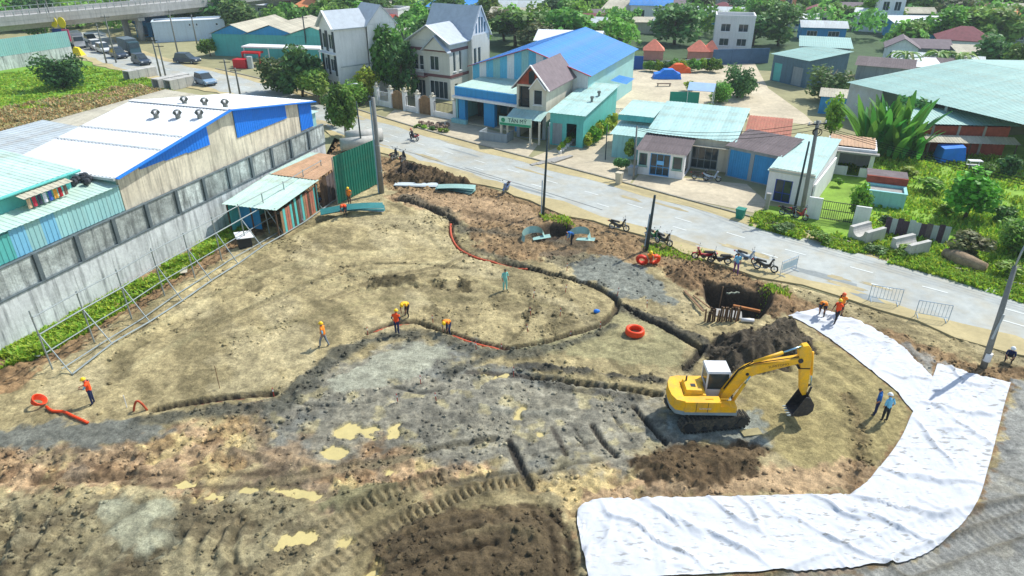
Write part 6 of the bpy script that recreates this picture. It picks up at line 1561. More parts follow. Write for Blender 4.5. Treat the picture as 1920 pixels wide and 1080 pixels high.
# many more small roofs among the trees
rh_ = random.Random(23); SH0 = len(FAR); kinds = [('white',K['white_roof'],1.6),('red tiled',K['tile_red'],0),('orange tiled',K['tile_orange'],0),('grey-blue',K['greyblue_roof'],1.6),('pale tan',K['tan_roof'],1.6),('aqua',K['aqua_roof'],1.6),('brown tiled',K['tile_brown'],0),('maroon tiled',K['tile_maroon'],0),('blue',K['blue_roof'],1.6)]
made = []; seen = set(); FXY = list(FOOT[::2])
hn = 0
while len(made) < 66 and hn < 6000:
    hn += 1
    y = 135 + 130*rh_.random(); x = rh_.uniform(-.74,.78)*y; px = 960 + FPX*x/(y*CP+CAM_H*SP); py = 540 - FPX*(y*SP-CAM_H*CP)/(y*CP+CAM_H*SP)
    if py > 78 or (px < 640 and py > 30) or (px < 900 and py > 52) or any((x-a)**2+(y-b)**2 < (r_+3.2)**2 for a,b,r_ in FOOT) or any((x-p_[0].x)**2+(y-p_[0].y)**2 < 100 for p_ in RF[::2]) or any((x-c.x)**2+(y-c.y)**2 < 260 for c,d,n in FL): continue
    kn, km, sw = rh_.choice(kinds); best = min(range(SH0), key=lambda i: math.hypot(FXY[i][0]-x, FXY[i][1]-y)); dx, dy = x-FXY[best][0], y-FXY[best][1]
    wh_ = ('right of' if dx > 0 else 'left of') if abs(dx) > abs(dy) else ('behind' if dy > 0 else 'in front of'); w0 = FAR[best][0].split()
    for k, q_ in enumerate(w0):
        if k > 1 and q_ in ('beyond','beside','left','in','between','right','above','below','joined','at','with','just','behind','near'): w0 = w0[:k]; break
    lab = 'small %s roofed house %s the %s' % (kn, wh_, ' '.join(w0[:6]))
    if lab in seen: continue
    seen.add(lab); w_, d_, h_ = rh_.uniform(5,9), rh_.uniform(4.5,6.5), rh_.uniform(2.6,4.2)
    house('small_house', lab, 'house', (x,y), rh_.choice([-24,-18,-30,-8,4,20]), w_, d_, h_, rh_.choice([W_,C_,G_,M_,W_]), km, rh_.choice(['gable_x','gable_x','hip','gable_y']) if not sw else rh_.choice(['gable_x','shed_y']), rh_.uniform(1,1.8), .4, {'F': WN(w_,h_)}, sheet_w=sw or None)
    made.append((x,y)); FOOT.insert(len(FOOT), (x+2, y+1, max(w_,d_)*.55)); FOOT.append((x+2, y-4, 2.5))
# market sheds at the bend
for lab,(px,py),w_,d_,h_,an in (('teal gabled market shed with pale roof, the left of the pair',(404,104),9,16,4.0,-12),('teal gabled market shed with pale roof, the right of the pair',(466,108),11,16,4.2,-12)):
    house('market_shed', lab, 'shed', G(px,py), an, w_, d_, h_, K['teal_sheet'], K['tan_roof'], 'gable_y', 1.7, .4, sheet_w=1.4, gm=K['blue_wall'])
house('market_shed', 'pale-roofed long shed joined to the right of the teal gabled pair', 'shed', G(540,112), -12, 11, 14, 4.2, K['teal_sheet'], K['tan_roof'], 'gable_y', 1.7, .4, sheet_w=1.4)
cp_ = thing('canopy_roof', 'long flat white-edged canopy in front of the pale market sheds', 'canopy', (*G(458,122),0), R(-10))
m_=MB(); m_.box(0,15,0,3.0,3.0,3.25); m_.build('roof_slab', K['white_wall'], cp_)
for x in (.3,5,10,14.7):
    m_=MB(); m_.tube([(x,.3,0),(x,.3,3.0)],.1,8); m_.build('post', K['white_paint'], cp_)
kb = thing('red_kiosk', 'bright red kiosk frame with grey tank beside the market canopy', 'kiosk', (*G(438,128),0), R(-10))
m_=MB(); m_.box(0,2.4,0,1.8,0,1.5); m_.build('counter', K['red'], kb); m_=MB(); m_.box(.8,4.2,1.9,3.6,2.2,2.5); m_.build('canopy', K['red'], kb)
for x in (.9,4.1):
    m_=MB(); m_.box(x-.12,x+.12,2.0,2.3,0,2.2); m_.build('post', K['red'], kb)
m_=MB(); m_.tube([(3.0,.6,0),(3.0,.6,2.0)],.5,12); m_.build('tank', K['greyblue_roof'], kb)
bl = house('blank_building', 'long blank pale blue-white building by the flyover', 'building', G(292,80), 22, 14.5, 6, 4.0, mat('pale_blue_wall',srgb(196,212,226),.85,.06,.4,streak=.15), K['white_roof'], 'flat', .2, .2, {'F':[(7.2,7.6,3.0,3.5,'win'),(7.9,8.3,3.0,3.5,'win'),(8.6,9.0,3.0,3.5,'win'),(12.6,13.1,2.9,3.4,'win')]})
house('roadside_shop', 'blue roofed roadside shop front at the left of the blank building', 'shop', G(258,70), 15, 6, 5, 3.2, B_, K['blue_roof'], 'gable_x', 1.0, .4, {'F':[(.5,2.4,.1,2.4,'void'),(3.2,5.4,.1,2.4,'void')]})
for px,py,w_,lab in ((1206,112,3.6,'salmon pyramid-roofed tomb pavilion on the left behind the yard'),(1290,114,3.6,'salmon pyramid-roofed tomb pavilion in the middle behind the yard'),(1318,114,2.6,'redder pyramid-roofed tomb pavilion on the right behind the yard')):
    house('tomb_pavilion', lab, 'pavilion', G(px,py), -10, w_, w_*.9, 1.7, mat('salmon_tomb',srgb(226,150,130),.85,.1,1), mat('salmon_tile',srgb(228,134,108),.8,.15,1.5), 'hip', 1.8, .2)
# ------------------------------------------------------------------ far trees
for x, y, r_ in [(p[0].x, p[0].y, 7) for p in RF[::3]] + [(c.x+n.x*5, c.y+n.y*5, 8) for c, d, n in FL]: FOOT.append((x, y, r_))
for px,py,r_ in ((470,95,9),(520,95,9),(575,100,9),(350,75,9),(1220,105,4),(1310,105,5),(265,66,5),(1010,70,6),(440,115,6),(130,120,9),(60,130,9)): FOOT.append((*G(px,py), r_))
SHORT = []
for lab, *_r in FAR:
    w_ = lab.split()
    for k, q_ in enumerate(w_):
        if k > 1 and q_ in ('beyond','beside','left','in','between','right','above','below','joined','at','with','just','behind','near'): w_ = w_[:k]; break
    SHORT.append(' '.join(w_[:6]))
def tree_label(x, y, kind, h):
    best = min(range(len(FAR)), key=lambda i: math.hypot(FOOT[2*i][0]-x, FOOT[2*i][1]-y)); hx, hy = FOOT[2*best][:2]
    dx, dy = x-hx, y-hy; where = ('right of' if dx > 0 else 'left of') if abs(dx) > abs(dy) else ('behind' if dy > 0 else 'in front of')
    if math.hypot(dx, dy) > 22: where = 'well ' + where
    return ('tall ' if h > 7.2 else 'low ' if h < 6.0 else 'medium ') + {'g':'green','d':'dark green','o':'olive','b':'bright green'}[kind] + ' tree ' + where + ' the ' + SHORT[best]
rt_ = random.Random(11); placed = []; cnt = 0; tries = 0
while cnt < 290 and tries < 20000:
    tries += 1; y = 122 + (285-122)*rt_.random()**.9; x = rt_.uniform(-.78,.80)*(y+10)
    px = 960 + FPX*x/(y*CP+CAM_H*SP); py = 540 - FPX*(y*SP-CAM_H*CP)/(y*CP+CAM_H*SP)
    if py > 72 and px < 760: continue
    if py > 105 or (py > 88 and not (880 < px < 1160 or px > 1640)): continue
    if any((x-a)**2+(y-b)**2 < r_*r_ for a,b,r_ in FOOT): continue
    if any((x-a)**2+(y-b)**2 < 14 for a,b in placed): continue
    placed.append((x,y)); h_ = rt_.uniform(5.0,8.4); kd = rt_.choice('gggddgob'); lab = tree_label(x, y, kd, h_)
    if rt_.random() < .08:
        pass
    tree((x,y), h_, h_*rt_.uniform(1.0,1.35), kd, lab, 'trees among the far houses', 'tree', rt_.random()); cnt += 1

# the canopy between them that reads as one mass
rs3 = np.random.RandomState(77); cs = []; tries = 0
while len(cs) < 420 and tries < 30000:
    tries += 1; y = 128 + 165*rs3.rand()**.85; x = rs3.uniform(-.80,.82)*(y+10)
    px = 960 + FPX*x/(y*CP+CAM_H*SP); py = 540 - FPX*(y*SP-CAM_H*CP)/(y*CP+CAM_H*SP)
    if (py > 66 and px < 760) or py > 96 or (py > 80 and not (880 < px < 1160 or px > 1640)): continue
    if any((x-a)**2+(y-b)**2 < (r_*1.02)**2 for a,b,r_ in FOOT): continue
    if any((x-a)**2+(y-b)**2 < 12 for a,b,_ in cs): continue
    cs.append((x, y, rs3.uniform(2.4,4.4)))
pos_, nrm_, tin_ = [], [], []
for x, y, r_ in cs:
    n = 260; d = rs3.normal(size=(n,3)); d /= np.linalg.norm(d,axis=1)[:,None]; d[:,2] = np.abs(d[:,2])*1.0-.15
    lob = 1 + .35*np.sin(d[:,0]*4+x)*np.cos(d[:,1]*4+y); h_ = rs3.uniform(1.6,3.6)
    pos_.append(np.stack([x+d[:,0]*r_*lob, y+d[:,1]*r_*lob, h_+d[:,2]*r_*.95*lob],-1)*np.array([1,1,1])); nn = d*.7+rs3.normal(size=(n,3))*.6+np.array([0,0,.3]); nrm_.append(nn/np.linalg.norm(nn,axis=1)[:,None]); tin_.append(rs3.uniform(.6,1.4,(n,1))*rs3.uniform(.7,1.3)*np.array([[rs3.uniform(.8,1.3),1,rs3.uniform(.8,1.2)]]))
pos_, nrm_, tin_ = map(np.concatenate, (pos_, nrm_, tin_)); pos_[:,2] = np.maximum(pos_[:,2], .1)
tag(link('far_canopy', leaf_mesh('far_canopy', pos_, nrm_, rs3.uniform(.45,1.0,len(pos_)), LEAF, rs3, tin_)), 'low mixed greenery filling the gaps between far houses and trees', 'greenery', kind='stuff')
# ------------------------------------------------------------------ excavator
def excavator(loc, slew, crawl):
    t = thing('excavator', 'yellow crawler excavator with white-roofed cab, boom reaching over a dark bucket', 'excavator', loc, R(slew))
    Y = K['yellow']; ST = K['steel_dark']; skirt = mat('grey_blue_skirt', srgb(130,150,160), .6, .15, 1, dust=.2)
    mudk = mat('muddy_track_steel', (.05,.05,.045), .85, .3, 3, dust=.25)
    ca_, sa_ = math.cos(R(crawl-slew)), math.sin(R(crawl-slew))
    for sy in (-1, 1):
        tr = MB(); n = 40; L_, h_, w_ = 3.75, .78, .56; r_ = h_/2; yc = sy*1.02; ring = []
        per = 2*(L_-h_) + math.pi*h_
        def onp(s):
            s %= per; a = L_-h_
            if s < a: return (-a/2+s, 0, 0)
            s -= a
            if s < math.pi*r_: th_ = s/r_; return (a/2+r_*math.sin(th_), r_-r_*math.cos(th_), th_)
            s -= math.pi*r_
            if s < a: return (a/2-s, h_, math.pi)
            s -= a; th_ = s/r_; return (-a/2-r_*math.sin(th_), r_+r_*math.cos(th_), math.pi+th_)
        core = [onp(per*k/60)[:2] for k in range(60)]; cx_ = 0
        tr.hexa([(x, yc-w_/2+.04, .04+z*.9) for x,z in core], [(x, yc+w_/2-.04, .04+z*.9) for x,z in core])
        core_o = tr.build('track', mudk, t, rot=(0,0,R(crawl-slew)))
        for k in range(n):
            x,z,a = onp(per*k/n); sh = MB(); u = Vector((math.cos(a),0,math.sin(a))); nn = Vector((math.sin(a),0,-math.cos(a))); p = Vector((x,yc,z))
            q_ = [p+u*a_*.07+Vector((0,b_*w_/2,0)) for a_,b_ in ((-1,-1),(1,-1),(1,1),(-1,1))]
            sh.hexa([v+nn*.0 for v in q_],[v+nn*.035 for v in q_]); sh.hexa([p+u*.03*a_+Vector((0,b_*w_/2,0))+nn*.03 for a_,b_ in ((-1,-1),(1,-1),(1,1),(-1,1))],[p+u*.012*a_+Vector((0,b_*w_/2,0))+nn*.07 for a_,b_ in ((-1,-1),(1,-1),(1,1),(-1,1))])
            sh.build('track_shoe', mudk, core_o)
        for x in (-1.2,-.6,0,.6,1.2):
            rl = MB(); rl.tube([(x,yc-w_/2-.01,.2),(x,yc+w_/2+.01,.2)],.13,10); rl.build('roller', ST, core_o)
        for x in (-1.48,1.48):
            rl = MB(); rl.tube([(x,yc-w_/2-.012,.39),(x,yc+w_/2+.012,.39)],.27,14); rl.build('drive_wheel', ST, core_o)
    m_=MB(); m_.box(-.9,.9,-.75,.75,.35,.72); m_.tube([(0,0,.7),(0,0,.98)],.62,18); m_.build('undercarriage', mudk, t, rot=(0,0,R(crawl-slew)))
    # upper works
    m_=MB(); m_.box(-1.5,1.25,-1.2,1.2,.97,1.14); m_.build('deck', skirt, t)
    cw = [(-1.5,-1.2),(-1.95,-1.05),(-2.15,-.6),(-2.2,0),(-2.15,.6),(-1.95,1.05),(-1.5,1.2)]
    m_=MB(); m_.extr([(x*.98,y*.98) for x,y in cw],2,.93,1.2); m_.build('counterweight_base', skirt, t)
    m_=MB(); m_.hexa([(x,y,1.203) for x,y in cw],[(x*(1 if x>-1.6 else .985),y*.97,1.82) for x,y in cw]); m_.build('counterweight', Y, t)
    m_=MB(); m_.box(-1.49,.35,-1.2,-.62,1.143,1.78); m_.build('side_panel', Y, t)
    for x in (-.9,-.3):
        m_=MB(); m_.box(x-.012,x+.012,-1.212,-1.201,1.16,1.76); m_.build('panel_seam', ST, t)
    m_=MB(); m_.box(.37,1.2,-1.18,-.62,1.143,1.5); m_.build('tool_box', Y, t)
    m_=MB(); m_.box(-1.49,-.2,.64,1.2,1.143,1.78); m_.build('side_panel', Y, t)
    m_=MB(); m_.hexa([(-1.49,-.6,1.143),(-.25,-.6,1.143),(-.25,.62,1.143),(-1.49,.62,1.143)],[(-1.45,-.58,1.86),(-.3,-.58,1.8),(-.3,.6,1.8),(-1.45,.6,1.86)]); m_.build('engine_deck', Y, t)
    m_=MB(); m_.hexa([(-1.4,-.55,1.86),(-.45,-.55,1.83),(-.45,.55,1.83),(-1.4,.55,1.86)],[(-1.34,-.5,2.08),(-.52,-.5,2.04),(-.52,.5,2.04),(-1.34,.5,2.08)]); hd = m_.build('engine_hood', Y, t)
    m_=MB(); m_.box(-1.05,-.8,-.2,.05,2.07,2.085); m_.build('hood_vent', ST, hd)
    m_=MB(); m_.tube([(-1.2,.35,2.05),(-1.2,.35,2.35)],.05,8); m_.build('exhaust', ST, hd)
    m_=MB(); m_.tube([(-.4,-.9,1.8),(.0,-.9,1.8)],.02,6); m_.tube([(.3,-1.15,1.5),(.3,-1.15,2.0),(.7,-1.15,2.0),(.9,-1.15,1.5)],.02,6); m_.build('handrail', Y, t)
    # cab
    wc = mat('cab_white', (.72,.74,.75), .45, .06, 1.0, dust=.1); x0,x1,y0,y1,z0,z1 = -.15,1.2,.12,1.1,1.143,2.72
    cab = MB()
    for x,y in ((x0,y0),(x0,y1),(x1,y0),(x1,y1)):
        xt = x if x == x0 else x-.22
        cab.hexa([(x-.04,y-.04,z0),(x+.04,y-.04,z0),(x+.04,y+.04,z0),(x-.04,y+.04,z0)],[(xt-.04,y-.04,z1),(xt+.04,y-.04,z1),(xt+.04,y+.04,z1),(xt-.04,y+.04,z1)])
    cab.box(x0+.05,x1-.05,y0-.03,y0+.03,z0,z0+.55); cab.box(x0+.05,x1-.05,y1-.03,y1+.03,z0,z0+.5); cab.box(x0-.03,x0+.03,y0+.05,y1-.05,z0,z0+.75); cab.box(x1-.05,x1+.02,y0+.05,y1-.05,z0,z0+.4)
    cb = cab.build('cab', wc, t)
    m_=MB(); m_.hexa([(x0-.08,y0-.08,z1+.003),(x1-.14,y0-.08,z1+.003),(x1-.14,y1+.08,z1+.003),(x0-.08,y1+.08,z1+.003)],[(x0-.04,y0-.04,z1+.12),(x1-.2,y0-.04,z1+.12),(x1-.2,y1+.04,z1+.12),(x0-.04,y1+.04,z1+.12)]); m_.build('cab_roof', wc, cb)
    gl_ = K['glass']
    for a_,b_ in (((x0+.06,y0,z0+.56),(x1-.2,y0,z1-.06)),((x0+.06,y1,z0+.51),(x1-.2,y1,z1-.06))):
        m_=MB(); m_.box(a_[0],b_[0],a_[1]-.012,a_[1]+.012,a_[2],b_[2]); m_.build('window', gl_, cb)
    m_=MB(); m_.box(x0-.012,x0+.012,y0+.06,y1-.06,z0+.76,z1-.06); m_.build('window', gl_, cb)
    m_=MB(); m_.hexa([(x1-.02,y0+.05,z0+.41),(x1+.0,y0+.05,z0+.41),(x1+.0,y1-.05,z0+.41),(x1-.02,y1-.05,z0+.41)],[(x1-.23,y0+.05,z1-.05),(x1-.21,y0+.05,z1-.05),(x1-.21,y1-.05,z1-.05),(x1-.23,y1-.05,z1-.05)]); m_.build('windscreen', gl_, cb)
    m_=MB(); m_.ball((.45,.6,1.85),.2,.18,.3,8,5); m_.box(.2,.7,.4,.8,1.3,1.6); m_.build('seat', mat('pale_seat',srgb(180,200,220),.7,.1), cb)
    # boom in its upright plane
    def plate(prof, y0_, y1_, nm, m, par=t): b_=MB(); b_.extr(prof,1,y0_,y1_); return b_.build(nm, m, par)
    bf = (.72,1.35); yb = -.12
    bprof = [(.55,1.3),(.62,1.75),(1.25,2.95),(1.6,3.32),(1.95,3.5),(4.3,4.02),(4.42,3.9),(4.34,3.74),(2.25,3.02),(1.75,2.72),(1.1,1.6),(.85,1.22)]
    bo = plate(bprof, yb-.2, yb+.2, 'boom', Y)
    for yy in (yb-.206, yb+.206):
        m_=MB(); m_.tube([(1.72,yy-.02,3.0),(1.72,yy+.02,3.0)],.09,10); m_.tube([(4.3,yy-.04,3.88),(4.3,yy+.04,3.88)],.13,12); m_.build('pin', ST, bo)
    sprof = [(4.25,3.95),(4.12,4.45),(4.3,4.72),(4.55,4.78),(4.75,4.55),(4.86,4.0),(5.02,2.1),(4.98,1.72),(4.82,1.68),(4.68,1.95),(4.36,3.6)]
    sk = plate(sprof, yb-.17, yb+.17, 'stick', Y)
    m_=MB(); m_.box(4.28,4.9,yb-.18,yb+.18,3.35,3.41); m_.build('hose_band', K['black'], sk)
    def ram(a, b, r1, nm, par=t, yy=0.0, split=.62):
        a = Vector((a[0],yb+yy,a[1])); b = Vector((b[0],yb+yy,b[1])); c = a.lerp(b,split); m_=MB(); m_.tube([a,c],r1,10); o_=m_.build(nm, Y, par, True); m_=MB(); m_.tube([c-(b-a)*.02,b],r1*.5,8); m_.build('rod', mat('chrome_rod',srgb(150,190,210),.25,.05,1,metal=.7), o_, True)
    for s_ in (-.31,.31): ram((1.15,1.25),(1.85,2.95),.085,'boom_ram',t,s_,.72)
    ram((2.0,3.62),(4.25,4.62),.095,'stick_ram',t,0,.62)
    ram((4.9,4.3),(5.22,2.2),.07,'bucket_ram',t,0,.68)
    m_=MB(); m_.bar((5.22,yb-.1,2.2),(5.12,yb-.1,1.6),.06,.1); m_.bar((5.22,yb+.1,2.2),(4.95,yb+.1,1.95),.06,.1); m_.build('linkage', ST, t)
    m_=MB(); m_.tube([(.7,yb,1.9),(1.3,yb+.05,3.1),(2.0,yb+.05,3.62),(3.0,yb+.1,3.86)],.03,6); m_.tube([(.7,yb-.08,1.9),(1.28,yb-.06,3.12),(2.0,yb-.08,3.6),(4.2,yb-.1,4.05)],.025,6); m_.build('hose', K['black'], bo)
    # bucket: open shell, mouth towards the machine
    bm_p = [(5.16,1.72),(5.42,1.3),(5.42,.9),(5.2,.62),(4.75,.5),(4.35,.52)]; bk = MB(); w2 = .46
    for (a_,b_) in zip(bm_p[:-1], bm_p[1:]):
        d_ = Vector((b_[0]-a_[0],0,b_[1]-a_[1])); nn = Vector((-d_.z,0,d_.x)).normalized()*-.05
        q_ = [Vector((a_[0],yb-w2,a_[1])),Vector((b_[0],yb-w2,b_[1])),Vector((b_[0],yb+w2,b_[1])),Vector((a_[0],yb+w2,a_[1]))]; bk.hexa(q_,[v+nn for v in q_])
    for yy in (-w2-.03,w2):
        bk.extr([(4.9,1.78)]+bm_p,1,yb+yy,yb+yy+.03)
    bu = bk.build('bucket', mat('worn_bucket_steel',(.045,.045,.05),.6,.3,3,metal=.3,dust=.12), t)
    for k in range(5):
        yy = yb-.4+k*.2; m_=MB(); m_.hexa([(4.37,yy-.05,.48),(4.37,yy+.05,.48),(4.37,yy+.05,.56),(4.37,yy-.05,.56)],[(4.16,yy-.02,.50),(4.16,yy+.02,.50),(4.16,yy+.02,.53),(4.16,yy-.02,.53)]); m_.build('tooth', K['steel_grey'], bu)
    for word, sz_, lx, lz, ly, rot in (('SUMITOMO',.2,2.75,3.38,yb-.205,R(13)),('SUMITOMO',.12,-.75,1.35,-1.215,0)):
        cu_ = bpy.data.curves.new('lettering','FONT'); cu_.body = word; cu_.size = sz_; cu_.extrude = .003; cu_.materials.append(mat('boom_lettering',srgb(130,96,20),.6,0) if sz_ > .15 else K['white_paint'])
        e_ = Matrix.Rotation(-rot,4,'Y') @ Matrix.Rotation(math.pi/2,4,'X'); text_mesh(cu_,'lettering',bo if sz_ > .15 else t,(lx,ly,lz),e_.to_euler())
    return t
ex = excavator((10.0,28.2,.02), -1.5, 9); ex.scale = (.95,.95,.95)

# ------------------------------------------------------------------ motorbikes
PAINT = {k: mat('bike_paint_'+k, c, .3, .08, 2, spec=.5) for k, c in dict(black=(.02,.022,.026), red=srgb(170,28,34), blue=srgb(60,100,160), silver=srgb(150,170,190), green=srgb(30,120,70), orange=srgb(200,80,50)).items()}
def motorbike_proto():
    t = thing('motorbike', '', 'motorbike'); P = PAINT['black']; ch = mat('bike_chrome', srgb(190,196,200), .25, .05, 2, metal=.8)
    rimm = mat('bike_rim', srgb(190,192,190), .4, .1, 2, metal=.5)
    for x in (-.6,.62):
        m_=MB(); m_.ring((x,0,.28),(0,1,0),.235,.048,22,7); w_=m_.build('wheel', K['black'], t, True)
        m_=MB(); m_.ring((x,0,.28),(0,1,0),.185,.014,20,5); m_.tube([(x,-.05,.28),(x,.05,.28)],.05,8)
        for k in range(6): a=k*math.pi/3; m_.bar((x,0,.28),(x+.18*math.cos(a),0,.28+.18*math.sin(a)),.025,.02)
        m_.build('rim', rimm, w_)
    m_=MB(); m_.extr([(-.15,.34),(.12,.3),(.3,.42),(.42,.92),(.36,.96),(.18,.55),(-.1,.52),(-.35,.62),(-.85,.78),(-.95,.74),(-.6,.5)],1,-.09,.09); m_.build('body', P, t)
    m_=MB(); m_.hexa([(.28,-.2,.36),(.34,-.2,.36),(.34,.2,.36),(.28,.2,.36)],[(.38,-.13,.95),(.44,-.13,.95),(.44,.13,.95),(.38,.13,.95)]); m_.build('leg_shield', P, t)
    m_=MB(); m_.hexa([(-.72,-.11,.74),(.02,-.1,.66),(.02,.1,.66),(-.72,.11,.74)],[(-.74,-.12,.83),(-.05,-.12,.77),(-.05,.12,.77),(-.74,.12,.83)]); m_.build('seat', K['black'], t)
    m_=MB(); m_.tube([(.62,-.07,.28),(.46,-.06,.86)],.025,6); m_.tube([(.62,.07,.28),(.46,.06,.86)],.025,6); m_.build('fork', ch, t)
    m_=MB(); m_.hexa([(.4,-.05,.56),(.86,-.05,.46),(.86,.05,.46),(.4,.05,.56)],[(.42,-.06,.6),(.8,-.06,.53),(.8,.06,.53),(.42,.06,.6)]); m_.build('fender', P, t)
    m_=MB(); m_.tube([(.3,-.34,1.02),(.4,-.16,1.04),(.42,0,.98),(.4,.16,1.04),(.3,.34,1.02)],.018,6); hb=m_.build('handlebar', ch, t)
    for s_ in (-1,1):
        m_=MB(); m_.tube([(.38,s_*.22,1.04),(.36,s_*.3,1.2)],.008,5); m_.ball((.36,s_*.31,1.22),.02,.06,.04,8,5); m_.build('mirror', K['black'], hb)
    m_=MB(); m_.ball((.46,0,.98),.09,.1,.09,10,6); hl=m_.build('headlight', P, t); m_=MB(); m_.ball((.53,0,.98),.03,.07,.06,8,5); m_.build('lens', rimm, hl)
    m_=MB(); m_.box(-.2,.15,-.1,.1,.26,.46); m_.tube([(0,-.12,.3),(0,.12,.3)],.1,10); m_.build('engine', mat('engine_grey',(.12,.12,.12),.5,.2,3,metal=.5), t)
    m_=MB(); m_.tube([(.1,-.12,.24),(-.3,-.15,.24),(-.8,-.16,.36)],[.025,.03,.05],8); m_.build('exhaust', ch, t)
    m_=MB(); m_.box(-1.0,-.93,-.06,.06,.66,.74); m_.build('tail_light', K['red'], t)
    m_=MB(); m_.tube([(-.05,.1,.3),(-.1,.28,.02)],.012,5); m_.build('stand', ch, t)
    return t
bikeP = motorbike_proto(); first_bike = True
def bike(px, py, ang, col, label, site_=True, group=None, z=None, lean=-7):
    global first_bike
    if z is None: z = 0
    x, y = G(px, py, z)
    mp = {PAINT['black']: PAINT[col]} if col != 'black' else None
    if first_bike: o = bikeP; first_bike = False; o['label'] = label
    else: o = copy_tree(bikeP, None, label, None, mp)
    o.location = (x, y, z); o.rotation_euler = (R(lean),0,R(ang)); o['group'] = 'parked motorbikes' if lean == -7 else 'ridden motorbikes'
    return o
RZ = ROAD_Z + .008
bike(1160,432,-25,'black','black motorbike parked alone on the road edge between the two poles',z=RZ)
bike(1222,450,-60,'green','dark green motorbike beside the leaning dark pole',z=RZ)
bike(1243,458,-50,'black','black motorbike with raised bars right of the dark green one by the pole',z=RZ)
bike(1318,487,160,'red','red-fronted motorbike at the left end of the roadside row',z=RZ)
bike(1348,494,165,'black','black motorbike close behind the red-fronted one',z=RZ)
bike(1398,492,-35,'silver','silver-blue motorbike behind the walking person by the pit',z=RZ)
bike(1434,508,-30,'black','black motorbike nearest the lattice barrier',z=RZ)
bike(741,298,70,'black','black motorbike near the dark earth heap, the left of two',z=RZ)
bike(757,303,80,'black','black motorbike near the dark earth heap, the right of two',z=RZ)
bike(948,360,-110,'blue','blue motorbike seen from the front on the near road edge',z=RZ)
bike(1313,337,-15,'black','dark motorbike parked in front of the row house door, the left of two',z=0)
bike(1334,340,-20,'silver','pale-wheeled motorbike parked in front of the row house door',z=0)
bike(1478,406,-40,'black','dark motorbike parked by the foot of the leaning poles, the left of two',z=0)
bike(1496,410,-50,'red','dark red motorbike parked by the foot of the leaning poles',z=0)

# ------------------------------------------------------------------ people
SKIN = mat('skin', srgb(170,120,92), .7, .06, 4); SHOE = mat('dark_boot', (.03,.028,.026), .7, .2, 4)
CL = {k: mat('cloth_'+k, c, .9, .1, 5) for k, c in dict(navy=srgb(34,46,84), black=(.025,.026,.03), grey=srgb(120,130,140), lightblue=srgb(120,190,220), blue=srgb(40,100,170), teal=srgb(130,200,190), white=srgb(220,224,226), brown=srgb(96,70,54), purple=srgb(120,70,130), pink=srgb(210,140,160), olive=srgb(96,100,70), khaki=srgb(150,140,110)).items()}
VEST = {k: mat('vest_'+k, c, .7, .08, 4) for k, c in dict(orange=srgb(245,82,24), yellow=srgb(250,190,40), amber=srgb(245,140,40)).items()}
HELM = {k: mat('helmet_'+k, c, .35, .05, 4, spec=.5) for k, c in dict(yellow=srgb(250,205,20), orange=srgb(235,100,40), white=srgb(230,235,235), red=srgb(200,50,50)).items()}
STRIPE = mat('reflective_strip', srgb(220,225,200), .4, .05)
def pose(kind):
    J = {}
    if kind in ('stand','walk','look','work'):
        J['hip']=(0,0,.90); J['waist']=(.0,0,1.06); J['chest']=(.01,0,1.26); J['neck']=(.02,0,1.43); J['chin']=(.04,0,1.50); J['head']=(.035,0,1.60)
        sp = .24 if kind == 'walk' else .03
        for s_,n in ((1,'L'),(-1,'R')):
            f = sp if n == 'L' else -sp; k_ = .17 if kind == 'walk' else .02
            J['h'+n]=(0,s_*.09,.86); J['k'+n]=(f*.6+k_*.3,s_*.105,.47); J['a'+n]=(f,s_*.11,.08); J['t'+n]=(f+.15,s_*.125,.035)
            J['s'+n]=(0,s_*.18,1.38)
            if kind == 'work': J['e'+n]=(.14,s_*.25,1.16); J['w'+n]=(.34,s_*.13,1.14)
            elif kind == 'look': J['e'+n]=(-.06,s_*.27,1.12); J['w'+n]=(.06,s_*.2,.92)
            else: J['e'+n]=(-f*.5,s_*.25,1.11); J['w'+n]=(-f*.6+.12,s_*.24,.88)
        if kind in ('look','work'): J['head']=(.09,0,1.585); J['chin']=(.07,0,1.50)
    elif kind == 'bend':
        J['hip']=(-.12,0,.86); J['waist']=(.0,0,.98); J['chest']=(.22,0,1.08); J['neck']=(.38,0,1.13); J['chin']=(.46,0,1.12); J['head']=(.56,0,1.13)
        for s_,n in ((1,'L'),(-1,'R')):
            f = .12 if n == 'L' else -.1
            J['h'+n]=(-.12,s_*.1,.82); J['k'+n]=(f+.06,s_*.14,.46); J['a'+n]=(f-.03,s_*.15,.08); J['t'+n]=(f+.12,s_*.165,.035)
            J['s'+n]=(.34,s_*.18,1.09); J['e'+n]=(.40,s_*.21,.80); J['w'+n]=(.48,s_*.14,.56)
    else:   # crouch
        J['hip']=(-.1,0,.38); J['waist']=(-.02,0,.52); J['chest']=(.1,0,.70); J['neck']=(.18,0,.87); J['chin']=(.23,0,.92); J['head']=(.26,0,1.02)
        for s_,n in ((1,'L'),(-1,'R')):
            J['h'+n]=(-.1,s_*.1,.36); J['k'+n]=(.28,s_*.19,.50); J['a'+n]=(.05,s_*.15,.08); J['t'+n]=(.2,s_*.17,.035)
            J['s'+n]=(.16,s_*.18,.82); J['e'+n]=(.3,s_*.22,.6); J['w'+n]=(.44,s_*.12,.45)
    return J
